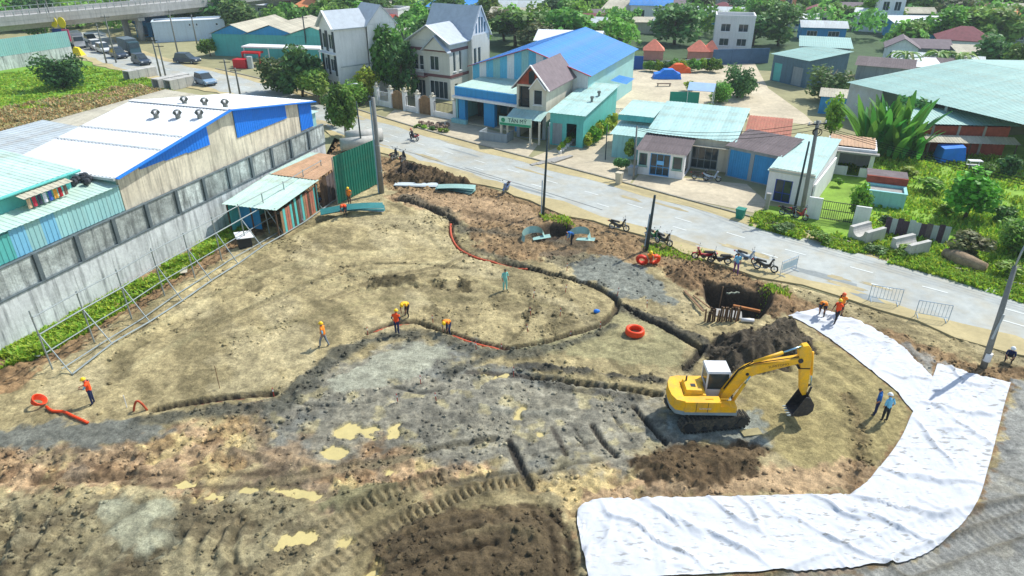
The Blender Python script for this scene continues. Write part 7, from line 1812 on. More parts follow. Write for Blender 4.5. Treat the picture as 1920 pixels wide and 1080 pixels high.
def body_meshes(kind):
    J = pose(kind); V=[]; E=[]; Rd=[]; lab={}; idx={}
    def v(n, p, r): idx[n]=len(V); V.append(p); Rd.append(r)
    rad = dict(hip=(.145,.125),waist=(.125,.11),chest=(.155,.125),neck=(.062,.062),chin=(.075,.07),head=(.098,.105))
    for n in ('hip','waist','chest','neck','chin','head'): v(n, J[n], rad[n])
    hd = Vector(J['head'])-Vector(J['chin']); v('top', tuple(Vector(J['head'])+hd.normalized()*.07), (.075,.08))
    def e(a,b,l): E.append((idx[a],idx[b])); lab[len(E)-1]=l
    e('hip','waist','torso'); e('waist','chest','torso'); e('chest','neck','torso'); e('neck','chin','skin'); e('chin','head','skin'); e('head','top','hair')
    for n in 'LR':
        for k,r in (('h',.10),('k',.066),('a',.045),('t',.042),('s',.062),('e',.045),('w',.033)): v(k+n, J[k+n], (r,r))
        e('hip','h'+n,'leg'); e('h'+n,'k'+n,'leg'); e('k'+n,'a'+n,'leg'); e('a'+n,'t'+n,'shoe'); e('chest','s'+n,'torso'); e('s'+n,'e'+n,'sleeve'); e('e'+n,'w'+n,'arm')
        w_=Vector(J['w'+n]); d=(w_-Vector(J['e'+n])).normalized(); side=Vector((0,1 if n=='L' else -1,0)); sd=(side-d*side.dot(d)).normalized(); up=d.cross(sd)
        p=w_+d*.06; v('p'+n, tuple(p), (.026,.03)); e('w'+n,'p'+n,'skin')
        for k in range(5):
            if k == 0: b_=w_+d*.035-sd*.04+up*.015; t_=b_+(d*.5-sd*.5).normalized()*.035
            else: b_=p+d*.035+up*(.026-.017*(k-1)); t_=b_+(d*.8-sd*.5).normalized()*(.035,.045,.04,.03)[k-1]
            v('f%d%s'%(k,n), tuple(b_), (.010,.010)); v('g%d%s'%(k,n), tuple(t_), (.008,.008)); e('p'+n,'f%d%s'%(k,n),'skin'); e('f%d%s'%(k,n),'g%d%s'%(k,n),'skin')
    me = bpy.data.meshes.new('skeleton'); me.from_pydata(V,E,[]); o = bpy.data.objects.new('skeleton', me); COL.objects.link(o)
    sk = o.modifiers.new('skin','SKIN'); sk.use_smooth_shade = True
    layer = me.skin_vertices[0].data
    for i,r in enumerate(Rd): layer[i].radius = r; layer[i].use_root = (i == 0)
    su = o.modifiers.new('sub','SUBSURF'); su.levels = 1; su.render_levels = 1
    dg = bpy.context.evaluated_depsgraph_get(); dg.update(); out = bpy.data.meshes.new_from_object(o.evaluated_get(dg)); bpy.data.objects.remove(o); bpy.data.meshes.remove(me)
    # which segment each face belongs to
    A=np.array([V[a] for a,b in E]); B=np.array([V[b] for a,b in E]); rr=np.array([(Rd[a][0]+Rd[b][0])/2 for a,b in E])
    fl=[]
    for p in out.polygons:
        c=np.array(p.center); d=B-A; t_=np.clip(((c-A)*d).sum(1)/((d*d).sum(1)+1e-9),0,1); ds=np.linalg.norm(A+d*t_[:,None]-c,axis=1)-rr; fl.append(lab[int(np.argmin(ds))])
    order={'torso':0,'sleeve':0,'arm':1,'skin':1,'leg':2,'shoe':3,'hair':4}
    out.polygons.foreach_set('material_index',[order[l] for l in fl])
    for _ in range(5): out.materials.append(None)
    # vest shell
    vb=MB(); out.update(); nrm=[v_.normal.copy() for v_ in out.vertices]; mp={}
    zmin = min(J['hip'][2],J['waist'][2])
    for p,l in zip(out.polygons,fl):
        if l=='torso':
            vs_=[]
            for i in p.vertices:
                if i not in mp: mp[i]=len(vb.v); vb.v.append(tuple(out.vertices[i].co+nrm[i]*.022))
                vs_.append(mp[i])
            vb.f.append(tuple(vs_)); vb.mi.append(0)
    hb=MB(); c=Vector(J['head'])+hd.normalized()*.03; hb.ball((0,0,0),.135,.12,.13,14,5,z0=0); 
    br=[(math.cos(a)*(.165 if math.cos(a)>.3 else .14),math.sin(a)*.135) for a in np.linspace(0,2*math.pi,18,endpoint=False)]; hb.extr(br,2,-.012,.008)
    q_=hd.normalized().to_track_quat('Z','Y'); q_=Vector((0,0,1)).rotation_difference(hd.normalized()); hb.v=[tuple(q_@Vector(v_)+c) for v_ in hb.v]
    return out, vb, hb
BODY={k:body_meshes(k) for k in ('stand','walk','look','work','bend','crouch')}
HAIR=mat('black_hair',(.015,.013,.012),.7,.1,5)
VMESH={}
def person(px, py, ang, kind, shirt, trous, label, vest=None, helmet=None, z=None, scale=1.0, site_=True, hair=True):
    loc = S(px,py) if site_ else (*G(px,py,z or 0), z or 0)
    body,vb,hb=BODY[kind]; t=thing('person', label, 'person', loc, R(ang), 'people on and around the site'); t.scale=(scale,)*3
    me=body.copy(); ms=[CL[shirt],SKIN,CL[trous],SHOE,HAIR]
    for i,m in enumerate(ms): me.materials[i]=m
    link('body', me, t)
    if vest: vb.build('vest', VEST[vest], t, True)
    if helmet: hb.build('helmet', HELM[helmet], t, True)
    return t
person(176,758,200,'work','lightblue','navy','worker in yellow helmet, pale shirt and orange vest by the left orange hose','orange','yellow')
person(609,650,170,'walk','lightblue','grey','walking worker in yellow helmet and vest on the left trench edge','amber','yellow')
person(764,598,250,'bend','brown','black','worker in yellow-orange vest bending over the trench top','yellow','yellow')
person(745,626,75,'look','navy','navy','worker in bright orange vest standing in the trench below the bending one','orange','yellow')
person(841,625,250,'bend','grey','navy','worker in amber vest bending where the orange pipe enters the trench','amber','yellow')
person(947,545,-60,'stand','teal','teal','surveyor in pale teal clothes standing alone on the tan ground')
person(1640,778,150,'look','blue','navy','man in blue shirt at the edge of the white sheet, arms around his companion')
person(1657,790,100,'look','lightblue','black','man in light blue shirt and cap in front of the blue-shirted man',None,'white')
person(1540,592,-120,'bend','navy','black','worker in orange vest bending over the top end of the white strip','amber',None,z=.08)
person(1566,605,-150,'walk','brown','black','worker in orange vest and yellow helmet stepping on the white strip','orange','yellow')
person(1574,592,-140,'look','olive','black','worker in orange helmet standing behind the stepping worker','amber','orange')
person(1217,494,-90,'crouch','khaki','brown','worker with yellow helmet crouching among the orange pipe coils','amber','yellow')
person(1379,512,-100,'walk','lightblue','purple','person in pale blue top and purple trousers walking past the parked motorbikes')
person(1890,678,-130,'crouch','navy','black','person in white helmet crouching at the road edge right of the lamp post',None,'white')
person(620,330,-60,'bend','khaki','brown','worker in orange helmet behind the green hoarding, the farther one','amber','orange')
person(622,358,-80,'bend','brown','khaki','worker in yellow vest behind the green hoarding edge','yellow','yellow')
person(656,384,-100,'look','khaki','brown','worker in amber helmet directly in front of the green hoarding','amber','yellow')
person(648,405,-100,'bend','navy','black','worker in orange helmet leaning on the blue sheet stack','orange','orange')
person(598,386,-60,'crouch','blue','navy','person in blue top crouching beside the site hut')
# riders on the road
o = bike(777,262,132,'red','red motorbike being ridden past the debris pile on the far lane',z=RZ,lean=0)
r_ = person(774,260,132,'crouch','black','black','rider in red helmet on the red motorbike on the far lane',None,'red',z=RZ+.42,site_=False)

# ------------------------------------------------------------------ pipes, coils, stakes
def pipe(name, label, pts, r, m, up=.05, cat='pipe', smooth=True, n=8):
    P = smooth_path(GP(pts), .35); P = [(x,y,th(x,y)) for x,y in P]
    zz = np.array([p[2] for p in P]); k = np.ones(5)/5; z2 = np.convolve(np.pad(zz,2,'edge'),k,'valid')
    mb = MB(); mb.tube([(p[0],p[1],z+up+r) for p,z in zip(P,z2)], r, n); return tag(mb.build(name, m, None, smooth), label, cat)
pipe('buried_pipe','dusty orange pipe curving down the upper trench from the dug road edge',[(845,412),(846,440),(860,465),(890,482),(950,494),(990,500)],.09,K['orange_dusty'],.05)
pipe('buried_pipe','dusty orange pipe in the trench beside the bending worker in amber vest',[(848,624),(890,638),(945,650),(955,651)],.10,K['orange_dusty'],.12)
pipe('buried_pipe','dull red pipe lying in the long left trench',[(320,762),(380,750),(440,742),(505,738)],.09,mat('dull_red_pipe',srgb(120,50,40),.6,.2,3),.06)
pipe('buried_pipe','dusty orange pipe end beside the yellow-vested worker trench',[(700,618),(735,606),(770,602)],.08,K['orange_dusty'],.12)
pipe('orange_hose','bright orange hose trailing to the left trench',[(88,765),(100,774),(120,775),(138,784),(166,797)],.075,K['orange'],.02)
b = MB(); c = S(73,762)
for k in range(5): b.ring((c[0]+.03*k,c[1]+.02*k,c[2]+.28+.035*k),(.35+.1*k,.1,.9),.27+.02*k,.035,22,6)
tag(b.build('hose_coil', K['orange'], None, True), 'loosely coiled bright orange hose at the far left', 'hose')
c = S(262,772); b = MB(); b.tube([(c[0]-.35+.7*u, c[1]+.1*u, c[2]-.1+.75*math.sin(math.pi*min(1,u*.95))) for u in np.linspace(0,1,14)], .06, 8)
tag(b.build('pipe_bend', K['orange_dusty'], None, True), 'arched orange pipe bend at the start of the long left trench', 'pipe')
c = S(1190,626); b = MB()
for k in range(3): b.ring((c[0],c[1],c[2]+.11+.09*k),(.02*k,0,1),.5-.01*k,.115,30,8)
tag(b.build('pipe_coil', K['orange'], None, True), 'bright orange pipe coil lying flat on the tan ground', 'pipe coil')
for dx,lab in ((-12,'reddish orange pipe coil beside the crouching worker, the left one'),(12,'bright orange pipe coil beside the crouching worker, the right one')):
    c = S(1215+dx,496); b = MB()
    for k in range(3): b.ring((c[0],c[1]+.07*k,c[2]+.42),(.3 if dx < 0 else -.3,1,.35),.34,.12,24,8)
    tag(b.build('pipe_coil', K['orange'] if dx > 0 else mat('red_orange_pipe',srgb(214,56,30),.45,.1,3), None, True), lab, 'pipe coil')
STK = [(514,744),(746,754),(818,752),(789,720),(963,706),(995,592),(990,622),(1063,508),(1060,548),(1156,566),(812,606),(893,656),(1125,618),(1068,628),(1050,594),(1213,578),(690,628),(1000,560),(940,652)]
mbk = MB(); mbk.tube([(0,0,-.15),(0,0,.62)],.022,6); stm = mbk.mesh('stake', mat('red_stake_paint',srgb(170,50,40),.7,.2,4)); mbk = MB(); mbk.tube([(0,0,.38),(0,0,.5)],.03,6); bandm = mbk.mesh('band', K['white_paint'])
for k,(px,py) in enumerate(STK):
    t = thing('marker_stake', 'short red marker stake with a white band beside the trenches', 'stake', S(px,py), 0, 'red marker stakes'); a_ = link('stake', stm, t); a_.rotation_euler = (random.uniform(-.15,.15),random.uniform(-.15,.15),0); link('band', bandm, a_)
t = MB(); t.tube([(0,0,-.1),(.02,0,1.5)],.02,6); tag(t.build('survey_rod', K['wood'], None, loc=S(412,728)), 'thin upright survey rod above the long left trench', 'rod')
t = MB(); t.tube([(0,0,-.1),(.02,0,.8)],.02,6); tag(t.build('survey_rod', K['white_paint'], None, loc=S(238,764)), 'short white rod beside the arched pipe bend', 'rod')
b = MB(); c = S(1118,586); b.ball((0,0,.1),.2,.15,.15,9,5); b.ball((.13,.05,.08),.12,.1,.11,8,4); tag(b.build('blue_bag', K['blue_tarp'], None, True, loc=c), 'small blue bag on the tan ground near the round trench end', 'bag')

# ------------------------------------------------------------------ shored pit
for k in range(15):
    px = 1322+k*4.4; py = 603-.15*k + (2 if k%2 else 0); c = S(px,py); b = MB(); hh = random.uniform(.75,1.15)
    b.tube([(0,0,-.4),(random.uniform(-.05,.05),random.uniform(-.05,.05),hh)],[.065,.055],7)
    tag(b.build('timber_pile', random.choice([K['wood'],K['wood_dark']]), None, loc=c), 'short round timber pile in the close row shoring the pit', 'timber', 'timber piles shoring the pit')
def plank(label, p, q, w_, h_, m, name='plank'):
    b = MB(); b.bar(p,q,w_,h_); return tag(b.build(name, m), label, 'plank')
a = S(1283,548); c = S(1318,590); plank('pale plank leaning down the left lip of the shored pit', (a[0],a[1],a[2]+.1),(c[0],c[1],c[2]+.25),.16,.06,K['wood'])
a = S(1300,556); c = S(1330,585); plank('second shorter plank beside the one leaning into the pit', (a[0],a[1],a[2]+.12),(c[0],c[1],c[2]+.3),.1,.06,K['wood'])
x,y = G(1375,572,-.5); x2,y2 = G(1425,585,-.5); plank('orange-brown beam spanning the floor of the pit', (x,y,-.55),(x2,y2,-.45),.16,.16,mat('orange_beam',srgb(170,110,60),.8,.2,3),'beam')
x,y = G(1351,560,-.7); b = MB(); b.tube([(x,y,-1.9),(x+.05,y,.25)],.04,6); tag(b.build('bamboo_post', K['wood'], None), 'slim upright post standing inside the pit', 'post')
x,y = G(1366,590,-.7); b = MB(); b.box(-.85,.85,-.5,.5,-.6,0); tag(b.build('concrete_block', K['concrete'], None, loc=(x,y,-.6), rot=(0,0,R(-15))), 'grey concrete block on the pit floor behind the piles', 'block')
c = S(1400,603); b = MB(); b.tube([(-.4,.0,.12),(.4,-.15,.14)],.13,10); tag(b.build('white_sack', K['white_paint'], None, True, loc=c), 'white sack at the right end of the timber piles', 'sack')
b = MB(); pts = [(*G(1362+k*5,549+(1.2 if k%2 else -.6)-k*.8,-.2),-.24-.02*k) for k in range(6)]; b.tube(pts,.07,8); tag(b.build('sand_tube', mat('pale_bag',srgb(150,156,136),.85,.15), None, True), 'crinkled pale tube on the back wall of the pit', 'tube')

# ------------------------------------------------------------------ sheets, boards and pipes lying about
def lying(label, name, px, py, ang, L_, W_, n, m, fan=0.0, z0=.05, curl=0.0, tilt=0.0, cat='sheet stack'):
    t = thing(name, label, cat, S(px,py), R(ang))
    for k in range(n):
        b = MB(); vs_=[]; ns=8
        for j in range(ns+1):
            u=j/ns; zc = curl*math.sin(math.pi*u)*(1-.3*k/n)
            for i_ in range(7): v_=i_/6; vs_.append((L_*(u-.5), W_*(v_-.5), z0+.05*k+zc+(.02 if i_%2 else 0)+tilt*v_))
        b.add(vs_,[(j*7+i_,(j+1)*7+i_,(j+1)*7+i_+1,j*7+i_+1) for j in range(ns) for i_ in range(6)])
        o_=b.build('metal_sheet', m if not isinstance(m,list) else m[k%len(m)], t); o_.rotation_euler=(0,0,fan*(k-n/2)); o_.location=(random.uniform(-.08,.08),random.uniform(-.08,.08),0)
    return t
bs = mat('blue_grey_sheet', srgb(128,160,176), .45, .12, 1, metal=.2); gs = mat('pale_green_sheet', srgb(150,185,175), .5, .15, 1, metal=.2); ts = mat('teal_grey_sheet', srgb(50,120,120), .5, .15, 1, metal=.2)
lying('stack of long blue-grey steel sheets at the near end of the green hoarding','sheet_stack',662,398,14,5.4,.9,6,[bs,gs,ts],.03,.06,.25,.2)
lying('flat whitish sheets lying beside the dark earth heap','sheet_stack',780,347,-3,4.2,.9,3,mat('whitish_sheet',srgb(196,206,208),.5,.1,1),.03)
lying('fanned stack of pale green sheets near the road edge','sheet_stack',855,356,-12,3.6,1.2,9,[gs,ts,gs],.045,.06,.1)
lying('single loose pale sheet beside the fanned stack','loose_sheet',880,357,-60,1.4,.3,1,gs)
def crumple(label, px, py, ang, m, s_=1.0):
    t = thing('crumpled_sheet', label, 'metal sheet', S(px,py), R(ang)); b=MB(); nu=14; vs_=[]
    for j in range(nu+1):
        u=j/nu; a=-.6+4.2*u
        for i_ in range(4): v_=i_/3; vs_.append((s_*(1.0*math.cos(a))*(1-.15*v_), s_*(.75*math.sin(a)+.2*v_), .1+s_*(.55*v_*(.6+.4*math.sin(3*u))+.12*math.sin(5*u))))
    b.add(vs_,[(j*4+i_,(j+1)*4+i_,(j+1)*4+i_+1,j*4+i_+1) for j in range(nu) for i_ in range(3)]); b.build('bent_sheet', m, t, True)
    b=MB(); b.add([(-.2*s_,-.5*s_,.12),(1.3*s_,-.6*s_,.2),(1.35*s_,-.15*s_,.3),(.5*s_,0,.18),(-.1*s_,-.1*s_,.15)],[(0,1,2,3,4)]); b.build('flap', m, t); return t
crumple('curled pale metal sheet left of the dark dug hole',1000,445,20,gs); crumple('curled pale metal sheets right of the dark dug hole',1085,448,-10,gs)
person(1072,455,-150,'bend','blue','black','person in teal-blue top stooping beside the right curled sheets')
cpm = m_cul
for k,(px,py,lab) in enumerate(((640,284,'large concrete pipe nearest the green hoarding'),(650,270,'large concrete pipe behind the first one by the hoarding'))):
    t = thing('concrete_pipe', lab, 'pipe', (*G(px,py),.0), R(20)); b=MB(); n=20; vs_=[]
    for x in (0,4.2):
        for r_ in (.72,.58):
            vs_ += [(x, r_*math.cos(2*math.pi*j/n), .74+r_*math.sin(2*math.pi*j/n)) for j in range(n)]
    b.add(vs_, [(j,(j+1)%n,2*n+(j+1)%n,2*n+j) for j in range(n)]+[(n+j,3*n+j,3*n+(j+1)%n,n+(j+1)%n) for j in range(n)]+[(j,n+j,n+(j+1)%n,(j+1)%n) for j in range(n)]+[(2*n+j,2*n+(j+1)%n,3*n+(j+1)%n,3*n+j) for j in range(n)])
    b.build('barrel', cpm, t, True)
for k in range(8):
    x,y = G(655+k*5+random.uniform(-3,3),286-k*1.5); b=MB(); b.bar((0,0,.06+.12*(k%3)),(2.4,.5,.08+.12*(k%3)),.2,.1); tag(b.build('timber', K['wood'] if k%2 else mat('tan_board',srgb(200,150,100),.9,.2,3), None, loc=(x,y,0), rot=(0,0,R(10*k))), 'tan board in the loose timber pile behind the green hoarding', 'timber', 'loose timber pile behind the hoarding')
for k,(px,py,w_,d_,m,lab) in enumerate([(330,512,1.6,.9,K['tan_roof'],'pale board lying in the weeds beside the pipe frame'),(310,518,.9,.7,K['white_paint'],'small white sheet lying beside the pale board under the frame'),(78,662,.9,.5,K['white_paint'],'white slatted pallet among the weeds at the left'),(372,478,1.3,.6,K['rust_pale'],'rusty board in the debris under the pipe frame')]):
    b=MB()
    if k==2:
        for j in range(5): b.box(-w_/2+j*w_/5,-w_/2+j*w_/5+.12,-d_/2,d_/2,.08,.12)
    else: slab(b,(-w_/2,-d_/2,.1),(w_/2,-d_/2,.16),(w_/2,d_/2,.25),(-w_/2,d_/2,.2),.03)
    tag(b.build('board', m, None, loc=S(px,py), rot=(0,0,R(20+30*k))), lab, 'board')
wb = thing('water_box', 'small dark box with white lid propped beside the pipe frame', 'box', S(460,462), R(30)); b=MB(); b.box(-.5,.5,-.4,.4,0,.8); b.build('case', K['steel_dark'], wb); b=MB(); slab(b,(-.6,-.5,.95),(.7,-.5,.85),(.7,.5,1.05),(-.6,.5,1.15),.04); b.build('lid', K['white_paint'], wb)
b=MB(); slab(b,(-.5,-.25,.06),(.5,-.25,.06),(.5,.25,.06),(-.5,.25,.06),.04); tag(b.build('steel_plate', mat('muddy_plate',srgb(150,140,100),.8,.2,2), None, loc=S(1408,812), rot=(0,0,R(10))), 'small muddy steel plate in front of the excavator track', 'plate')

# ------------------------------------------------------------------ barriers
def barrier(px, py, ang, label, board=False):
    t = thing('street_barrier', label, 'barrier', (*G(px,py,RZ),RZ), R(ang)); m = mat('barrier_paint',srgb(170,190,205),.5,.1) ; L_,h_=1.9,1.15
    b=MB(); b.tube([(0,0,.0),(0,0,h_)],.025,6); b.tube([(L_,0,0),(L_,0,h_)],.025,6); b.tube([(0,0,h_),(L_,0,h_)],.025,6); b.tube([(0,0,.25),(L_,0,.25)],.02,6); b.build('frame', m, t)
    for k in range(1,9):
        b=MB(); x=L_*k/9; b.tube([(x,0,.25),(x,0,h_)],.014,5); b.build('bar', m, t)
    for x in (.15,L_-.15):
        b=MB(); b.tube([(x,-.35,.03),(x,.35,.03)],.022,6); b.build('foot', m, t)
    if board:
        b=MB(); b.box(.1,L_-.1,-.03,-.02,.45,.95); b.build('notice_board', mat('pale_notice',srgb(190,210,220),.6,.1), t)
barrier(1462,518,35,'pale blue lattice barrier with notice board nearest the parked motorbikes',True)
barrier(1628,562,-22,'plain pipe barrier in the middle of the road, the left of two'); barrier(1715,592,-22,'plain pipe barrier in the middle of the road, the right of two')

# ------------------------------------------------------------------ poles and cables
def pole2(name, label, b_, t_, h, r0, r1, m, cat='pole', site_=True, extra=None):
    base = S(*b_) if site_ else (*G(*b_),0); top = G(*t_, base[2]+h); t = thing(name, label, cat, base); dx,dy = top[0]-base[0], top[1]-base[1]
    k = 1.0 if math.hypot(dx,dy) < .25*h else .25*h/math.hypot(dx,dy); dx*=k; dy*=k
    b=MB(); b.tube([(0,0,-.4),(dx*.5,dy*.5,h*.5),(dx,dy,h)],[r0,(r0+r1)/2,r1],10); b.build('shaft', m, t, True); return t,(dx,dy,h)
DKP = mat('dark_weathered_pole', srgb(58,72,74), .85, .2, 2)
t,tp1 = pole2('utility_pole','slim dark pole between the fanned sheets and the dug hole',(1018,404),(1028,238),7.7,.12,.08,DKP); b=MB(); b.tube([(-.14,-.02,.1),(-.12,-.02,3.2)],.05,6); b.build('conduit', m_sky, t)
t,tp2 = pole2('utility_pole','short dark pole leaning right beside the orange pipe coils',(1212,470),(1228,366),4.7,.14,.09,DKP); b=MB(); b.tube([(-.16,0,.3),(-.02,0,3.0)],.05,6); b.build('conduit', m_sky, t)
t,tp3 = pole2('street_lamp','leaning grey lamp post at the right edge above the white sheet',(1844,690),(1903,500),6.3,.19,.12,K['pole_conc'],'street lamp')
b=MB(); b.tube([tp3,(tp3[0]+.1,tp3[1]+.05,tp3[2]+.9),(tp3[0]+.5,tp3[1]+.4,tp3[2]+1.6),(tp3[0]+1.4,tp3[1]+1.2,tp3[2]+1.9)],.05,8); arm=b.build('arm', K['steel_grey'], t, True); b=MB(); b.ball((tp3[0]+1.6,tp3[1]+1.35,tp3[2]+1.9),.35,.14,.08,10,5); b.build('lamp_head', K['white_paint'], arm)
b=MB(); b.tube([(-.2,-.05,2.0),(-.1,-.1,3.6)],.06,6); b.build('number_plate', K['greyblue_roof'], t); b=MB(); b.tube([(0,0,.5),(.02,.01,1.0)],.2,10); b.build('paper_band', K['white_paint'], t)
t,tp4 = pole2('utility_pole','thick grey concrete pole leaning right beside the white cottage',(1503,402),(1534,226),8.2,.2,.14,K['pole_conc'],site_=False)
b=MB(); b.bar((tp4[0]-.9,tp4[1]-.3,tp4[2]-.3),(tp4[0]+.9,tp4[1]+.3,tp4[2]-.3),.1,.1); ca4=b.build('crossarm', K['steel_dark'], t)
for k in range(4):
    b=MB(); x=-.8+.53*k; b.tube([(tp4[0]+x,tp4[1]+x/3,tp4[2]-.25),(tp4[0]+x,tp4[1]+x/3,tp4[2]-.05)],.05,6); b.build('insulator', K['white_paint'], ca4)
b=MB(); b.ring((tp4[0],tp4[1]-.1,tp4[2]-.9),(0,1,.2),.3,.04,18,5); b.ring((tp4[0]+.1,tp4[1]-.15,tp4[2]-.95),(.2,1,.1),.33,.04,18,5); b.build('cable_coil', K['black'], t)
pole2('utility_pole','thinner dark pole standing just left of the thick leaning one',(1488,398),(1519,262),6.0,.11,.08,DKP,site_=False)
pole2('utility_pole','thin pole at the yard driveway left of the stepped annex',(1135,300),(1137,222),3.6,.06,.05,DKP,site_=False)
pole2('utility_pole','grey pole in front of the stepped annex',(1188,336),(1194,236),5.0,.11,.08,K['pole_conc'],site_=False)
pole2('utility_pole','thin pale pole in front of the pale shed on the forecourt',(1030,278),(1030,226),2.8,.06,.05,K['steel_grey'],site_=False)
t,tp9 = pole2('utility_pole','thin dark pole behind the green hoarding',(679,282),(668,190),5.4,.1,.07,DKP,site_=False)
for lab,b_,t_,h in (('leaning concrete pole nearest the white warehouse, the left of a pair',(432,176),(424,124),5.2),('leaning concrete pole nearest the white warehouse, the right of a pair',(450,177),(440,138),4.0),
  ('pole beside the box culverts, the left of a pair',(302,146),(288,88),6.5),('pole beside the box culverts, the right of a pair',(311,145),(300,96),5.5),('roadside pole near the field tree, the left of a pair',(200,119),(188,62),7),('roadside pole near the field tree, the right of a pair',(218,118),(210,45),8.5),
  ('tall pole in front of the blank building, left',(336,112),(325,38),9),('tall pole in front of the blank building, right',(372,96),(366,46),7),('pole with crossarm in front of the market sheds',(578,112),(572,48),8),('pole rising by the flyover above the aqua wall, left',(96,96),(84,24),10),('pole rising by the flyover above the aqua wall, right',(112,94),(102,24),10)):
    t,tp_ = pole2('utility_pole',lab,b_,t_,h,.15,.1,K['pole_conc'] if 'crossarm' not in lab else DKP,site_=False)
    b=MB(); b.bar((tp_[0]-.8,tp_[1],tp_[2]-.4),(tp_[0]+.8,tp_[1],tp_[2]-.4),.1,.1); b.build('crossarm', K['steel_dark'], t)
lp = thing('street_lamp','thin curved street lamp by the slim young tree','street lamp',(*G(655,232),0)); b=MB(); b.tube([(0,0,0),(0,0,4.2),(.3,-.1,4.9),(1.2,-.3,5.1)],[.08,.06,.05,.04],8); b.build('shaft', K['steel_grey'], lp, True); b=MB(); b.ball((1.4,-.35,5.08),.3,.12,.07,8,4); b.build('lamp_head', K['white_paint'], lp)
def cable(label, a, b_, sag, grp):
    P=[Vector(a).lerp(Vector(b_),k/16)-Vector((0,0,sag*4*(k/16)*(1-k/16))) for k in range(17)]; m_=MB(); m_.tube(P,.022,5); tag(m_.build('overhead_cable', K['black'], None), label, 'cable', grp)
p4 = Vector((*G(1503,402),0))+Vector(tp4); p7 = Vector((*G(1188,336),0))+Vector((G(1194,236,5.0)[0]-G(1188,336)[0],G(1194,236,5.0)[1]-G(1188,336)[1],5.0)); p9 = Vector((*G(679,282),0))+Vector(tp9)
for k in range(3):
    cable('overhead cable running from the thick leaning pole towards the annex pole', p4+Vector((-.5+.4*k,0,-.2-.25*k)), p7+Vector((0,0,-.1-.15*k)), .7+.1*k, 'cables over the houses')
    cable('overhead cable running from the thick leaning pole out past the right edge', p4+Vector((-.5+.4*k,0,-.2-.25*k)), Vector((52,28,7.6-.3*k)), .9, 'cables over the garden')
# ------------------------------------------------------------------ vehicles near the flyover
def car_proto(name, L_, h_, w_, paint):
    t = thing(name, '', 'car'); z0=.28; zb=h_*.56
    prof=[(-L_/2,z0),(-L_/2,zb*.95),(-L_*.46,zb),(L_*.26,zb),(L_*.46,zb*.86),(L_/2,zb*.7),(L_/2,z0)]
    m_=MB(); m_.extr(prof,1,-w_/2,w_/2); m_.build('body', paint, t)
    cab=[(-L_*.45,zb+.002),(-L_*.38,h_),(L_*.06,h_),(L_*.25,zb+.002)]
    m_=MB(); m_.hexa([(x,-w_/2+.03+(.12 if z>zb+.1 else 0),z) for x,z in cab],[(x,w_/2-.03-(.12 if z>zb+.1 else 0),z) for x,z in cab]); m_.build('windows', K['glass'], t)
    m_=MB(); m_.box(-L_*.39,L_*.065,-w_/2+.13,w_/2-.13,h_+.002,h_+.05); m_.build('roof', paint, t)
    for x in (-L_*.3,L_*.31):
        for s_ in (-1,1):
            m_=MB(); m_.tube([(x,s_*(w_/2-.2),.31),(x,s_*(w_/2+.01),.31)],.31,14); ww=m_.build('wheel', K['black'], t); m_=MB(); m_.tube([(x,s_*(w_/2),.31),(x,s_*(w_/2+.02),.31)],.18,10); m_.build('rim', K['steel_grey'], ww)
    for s_ in (-1,1):
        m_=MB(); m_.box(L_/2-.02,L_/2+.02,s_*w_*.38-.16,s_*w_*.38+.16,zb*.6,zb*.78); m_.build('headlight', K['white_paint'], t); m_=MB(); m_.box(-L_/2-.02,-L_/2+.02,s_*w_*.4-.12,s_*w_*.4+.12,zb*.62,zb*.85); m_.build('tail_light', K['red'], t)
    m_=MB(); m_.box(-L_/2-.06,L_/2+.06,-w_/2+.05,w_/2-.05,.3,.42); m_.build('bumper', K['steel_dark'], t)
    return t
PB=mat('car_paint_dark',(.03,.05,.08),.3,.05,1,spec=.6); PS=mat('car_paint_silver',srgb(130,160,185),.3,.05,1,spec=.6); PW=mat('car_paint_white',(.7,.72,.73),.35,.05,1,spec=.6)
cp0 = car_proto('car',4.5,1.75,1.8,PB); first=True
for lab,px,py,ang,mm in (('dark car coming down the far road, nearer one',266,120,-42,None),('dark blue car on the far road behind it',224,108,-42,None),('silver-blue car on the road beside the pair of concrete poles',386,158,-44,{PB:PS}),('dark car parked beside the small roundish tree',352,118,-10,None),('white car near the flyover, the left of two',182,92,-48,{PB:PW}),('white car near the flyover, the right of two',196,98,-45,{PB:PW}),('pale car under the flyover on the road',172,80,-48,{PB:PW})):
    if first: o=cp0; o['label']=lab; first=False
    else: o=copy_tree(cp0,None,lab,None,mm)
    o.location=(*G(px,py,ROAD_Z),ROAD_Z); o.rotation_euler=(0,0,R(ang)); o['group']='cars on the far road'
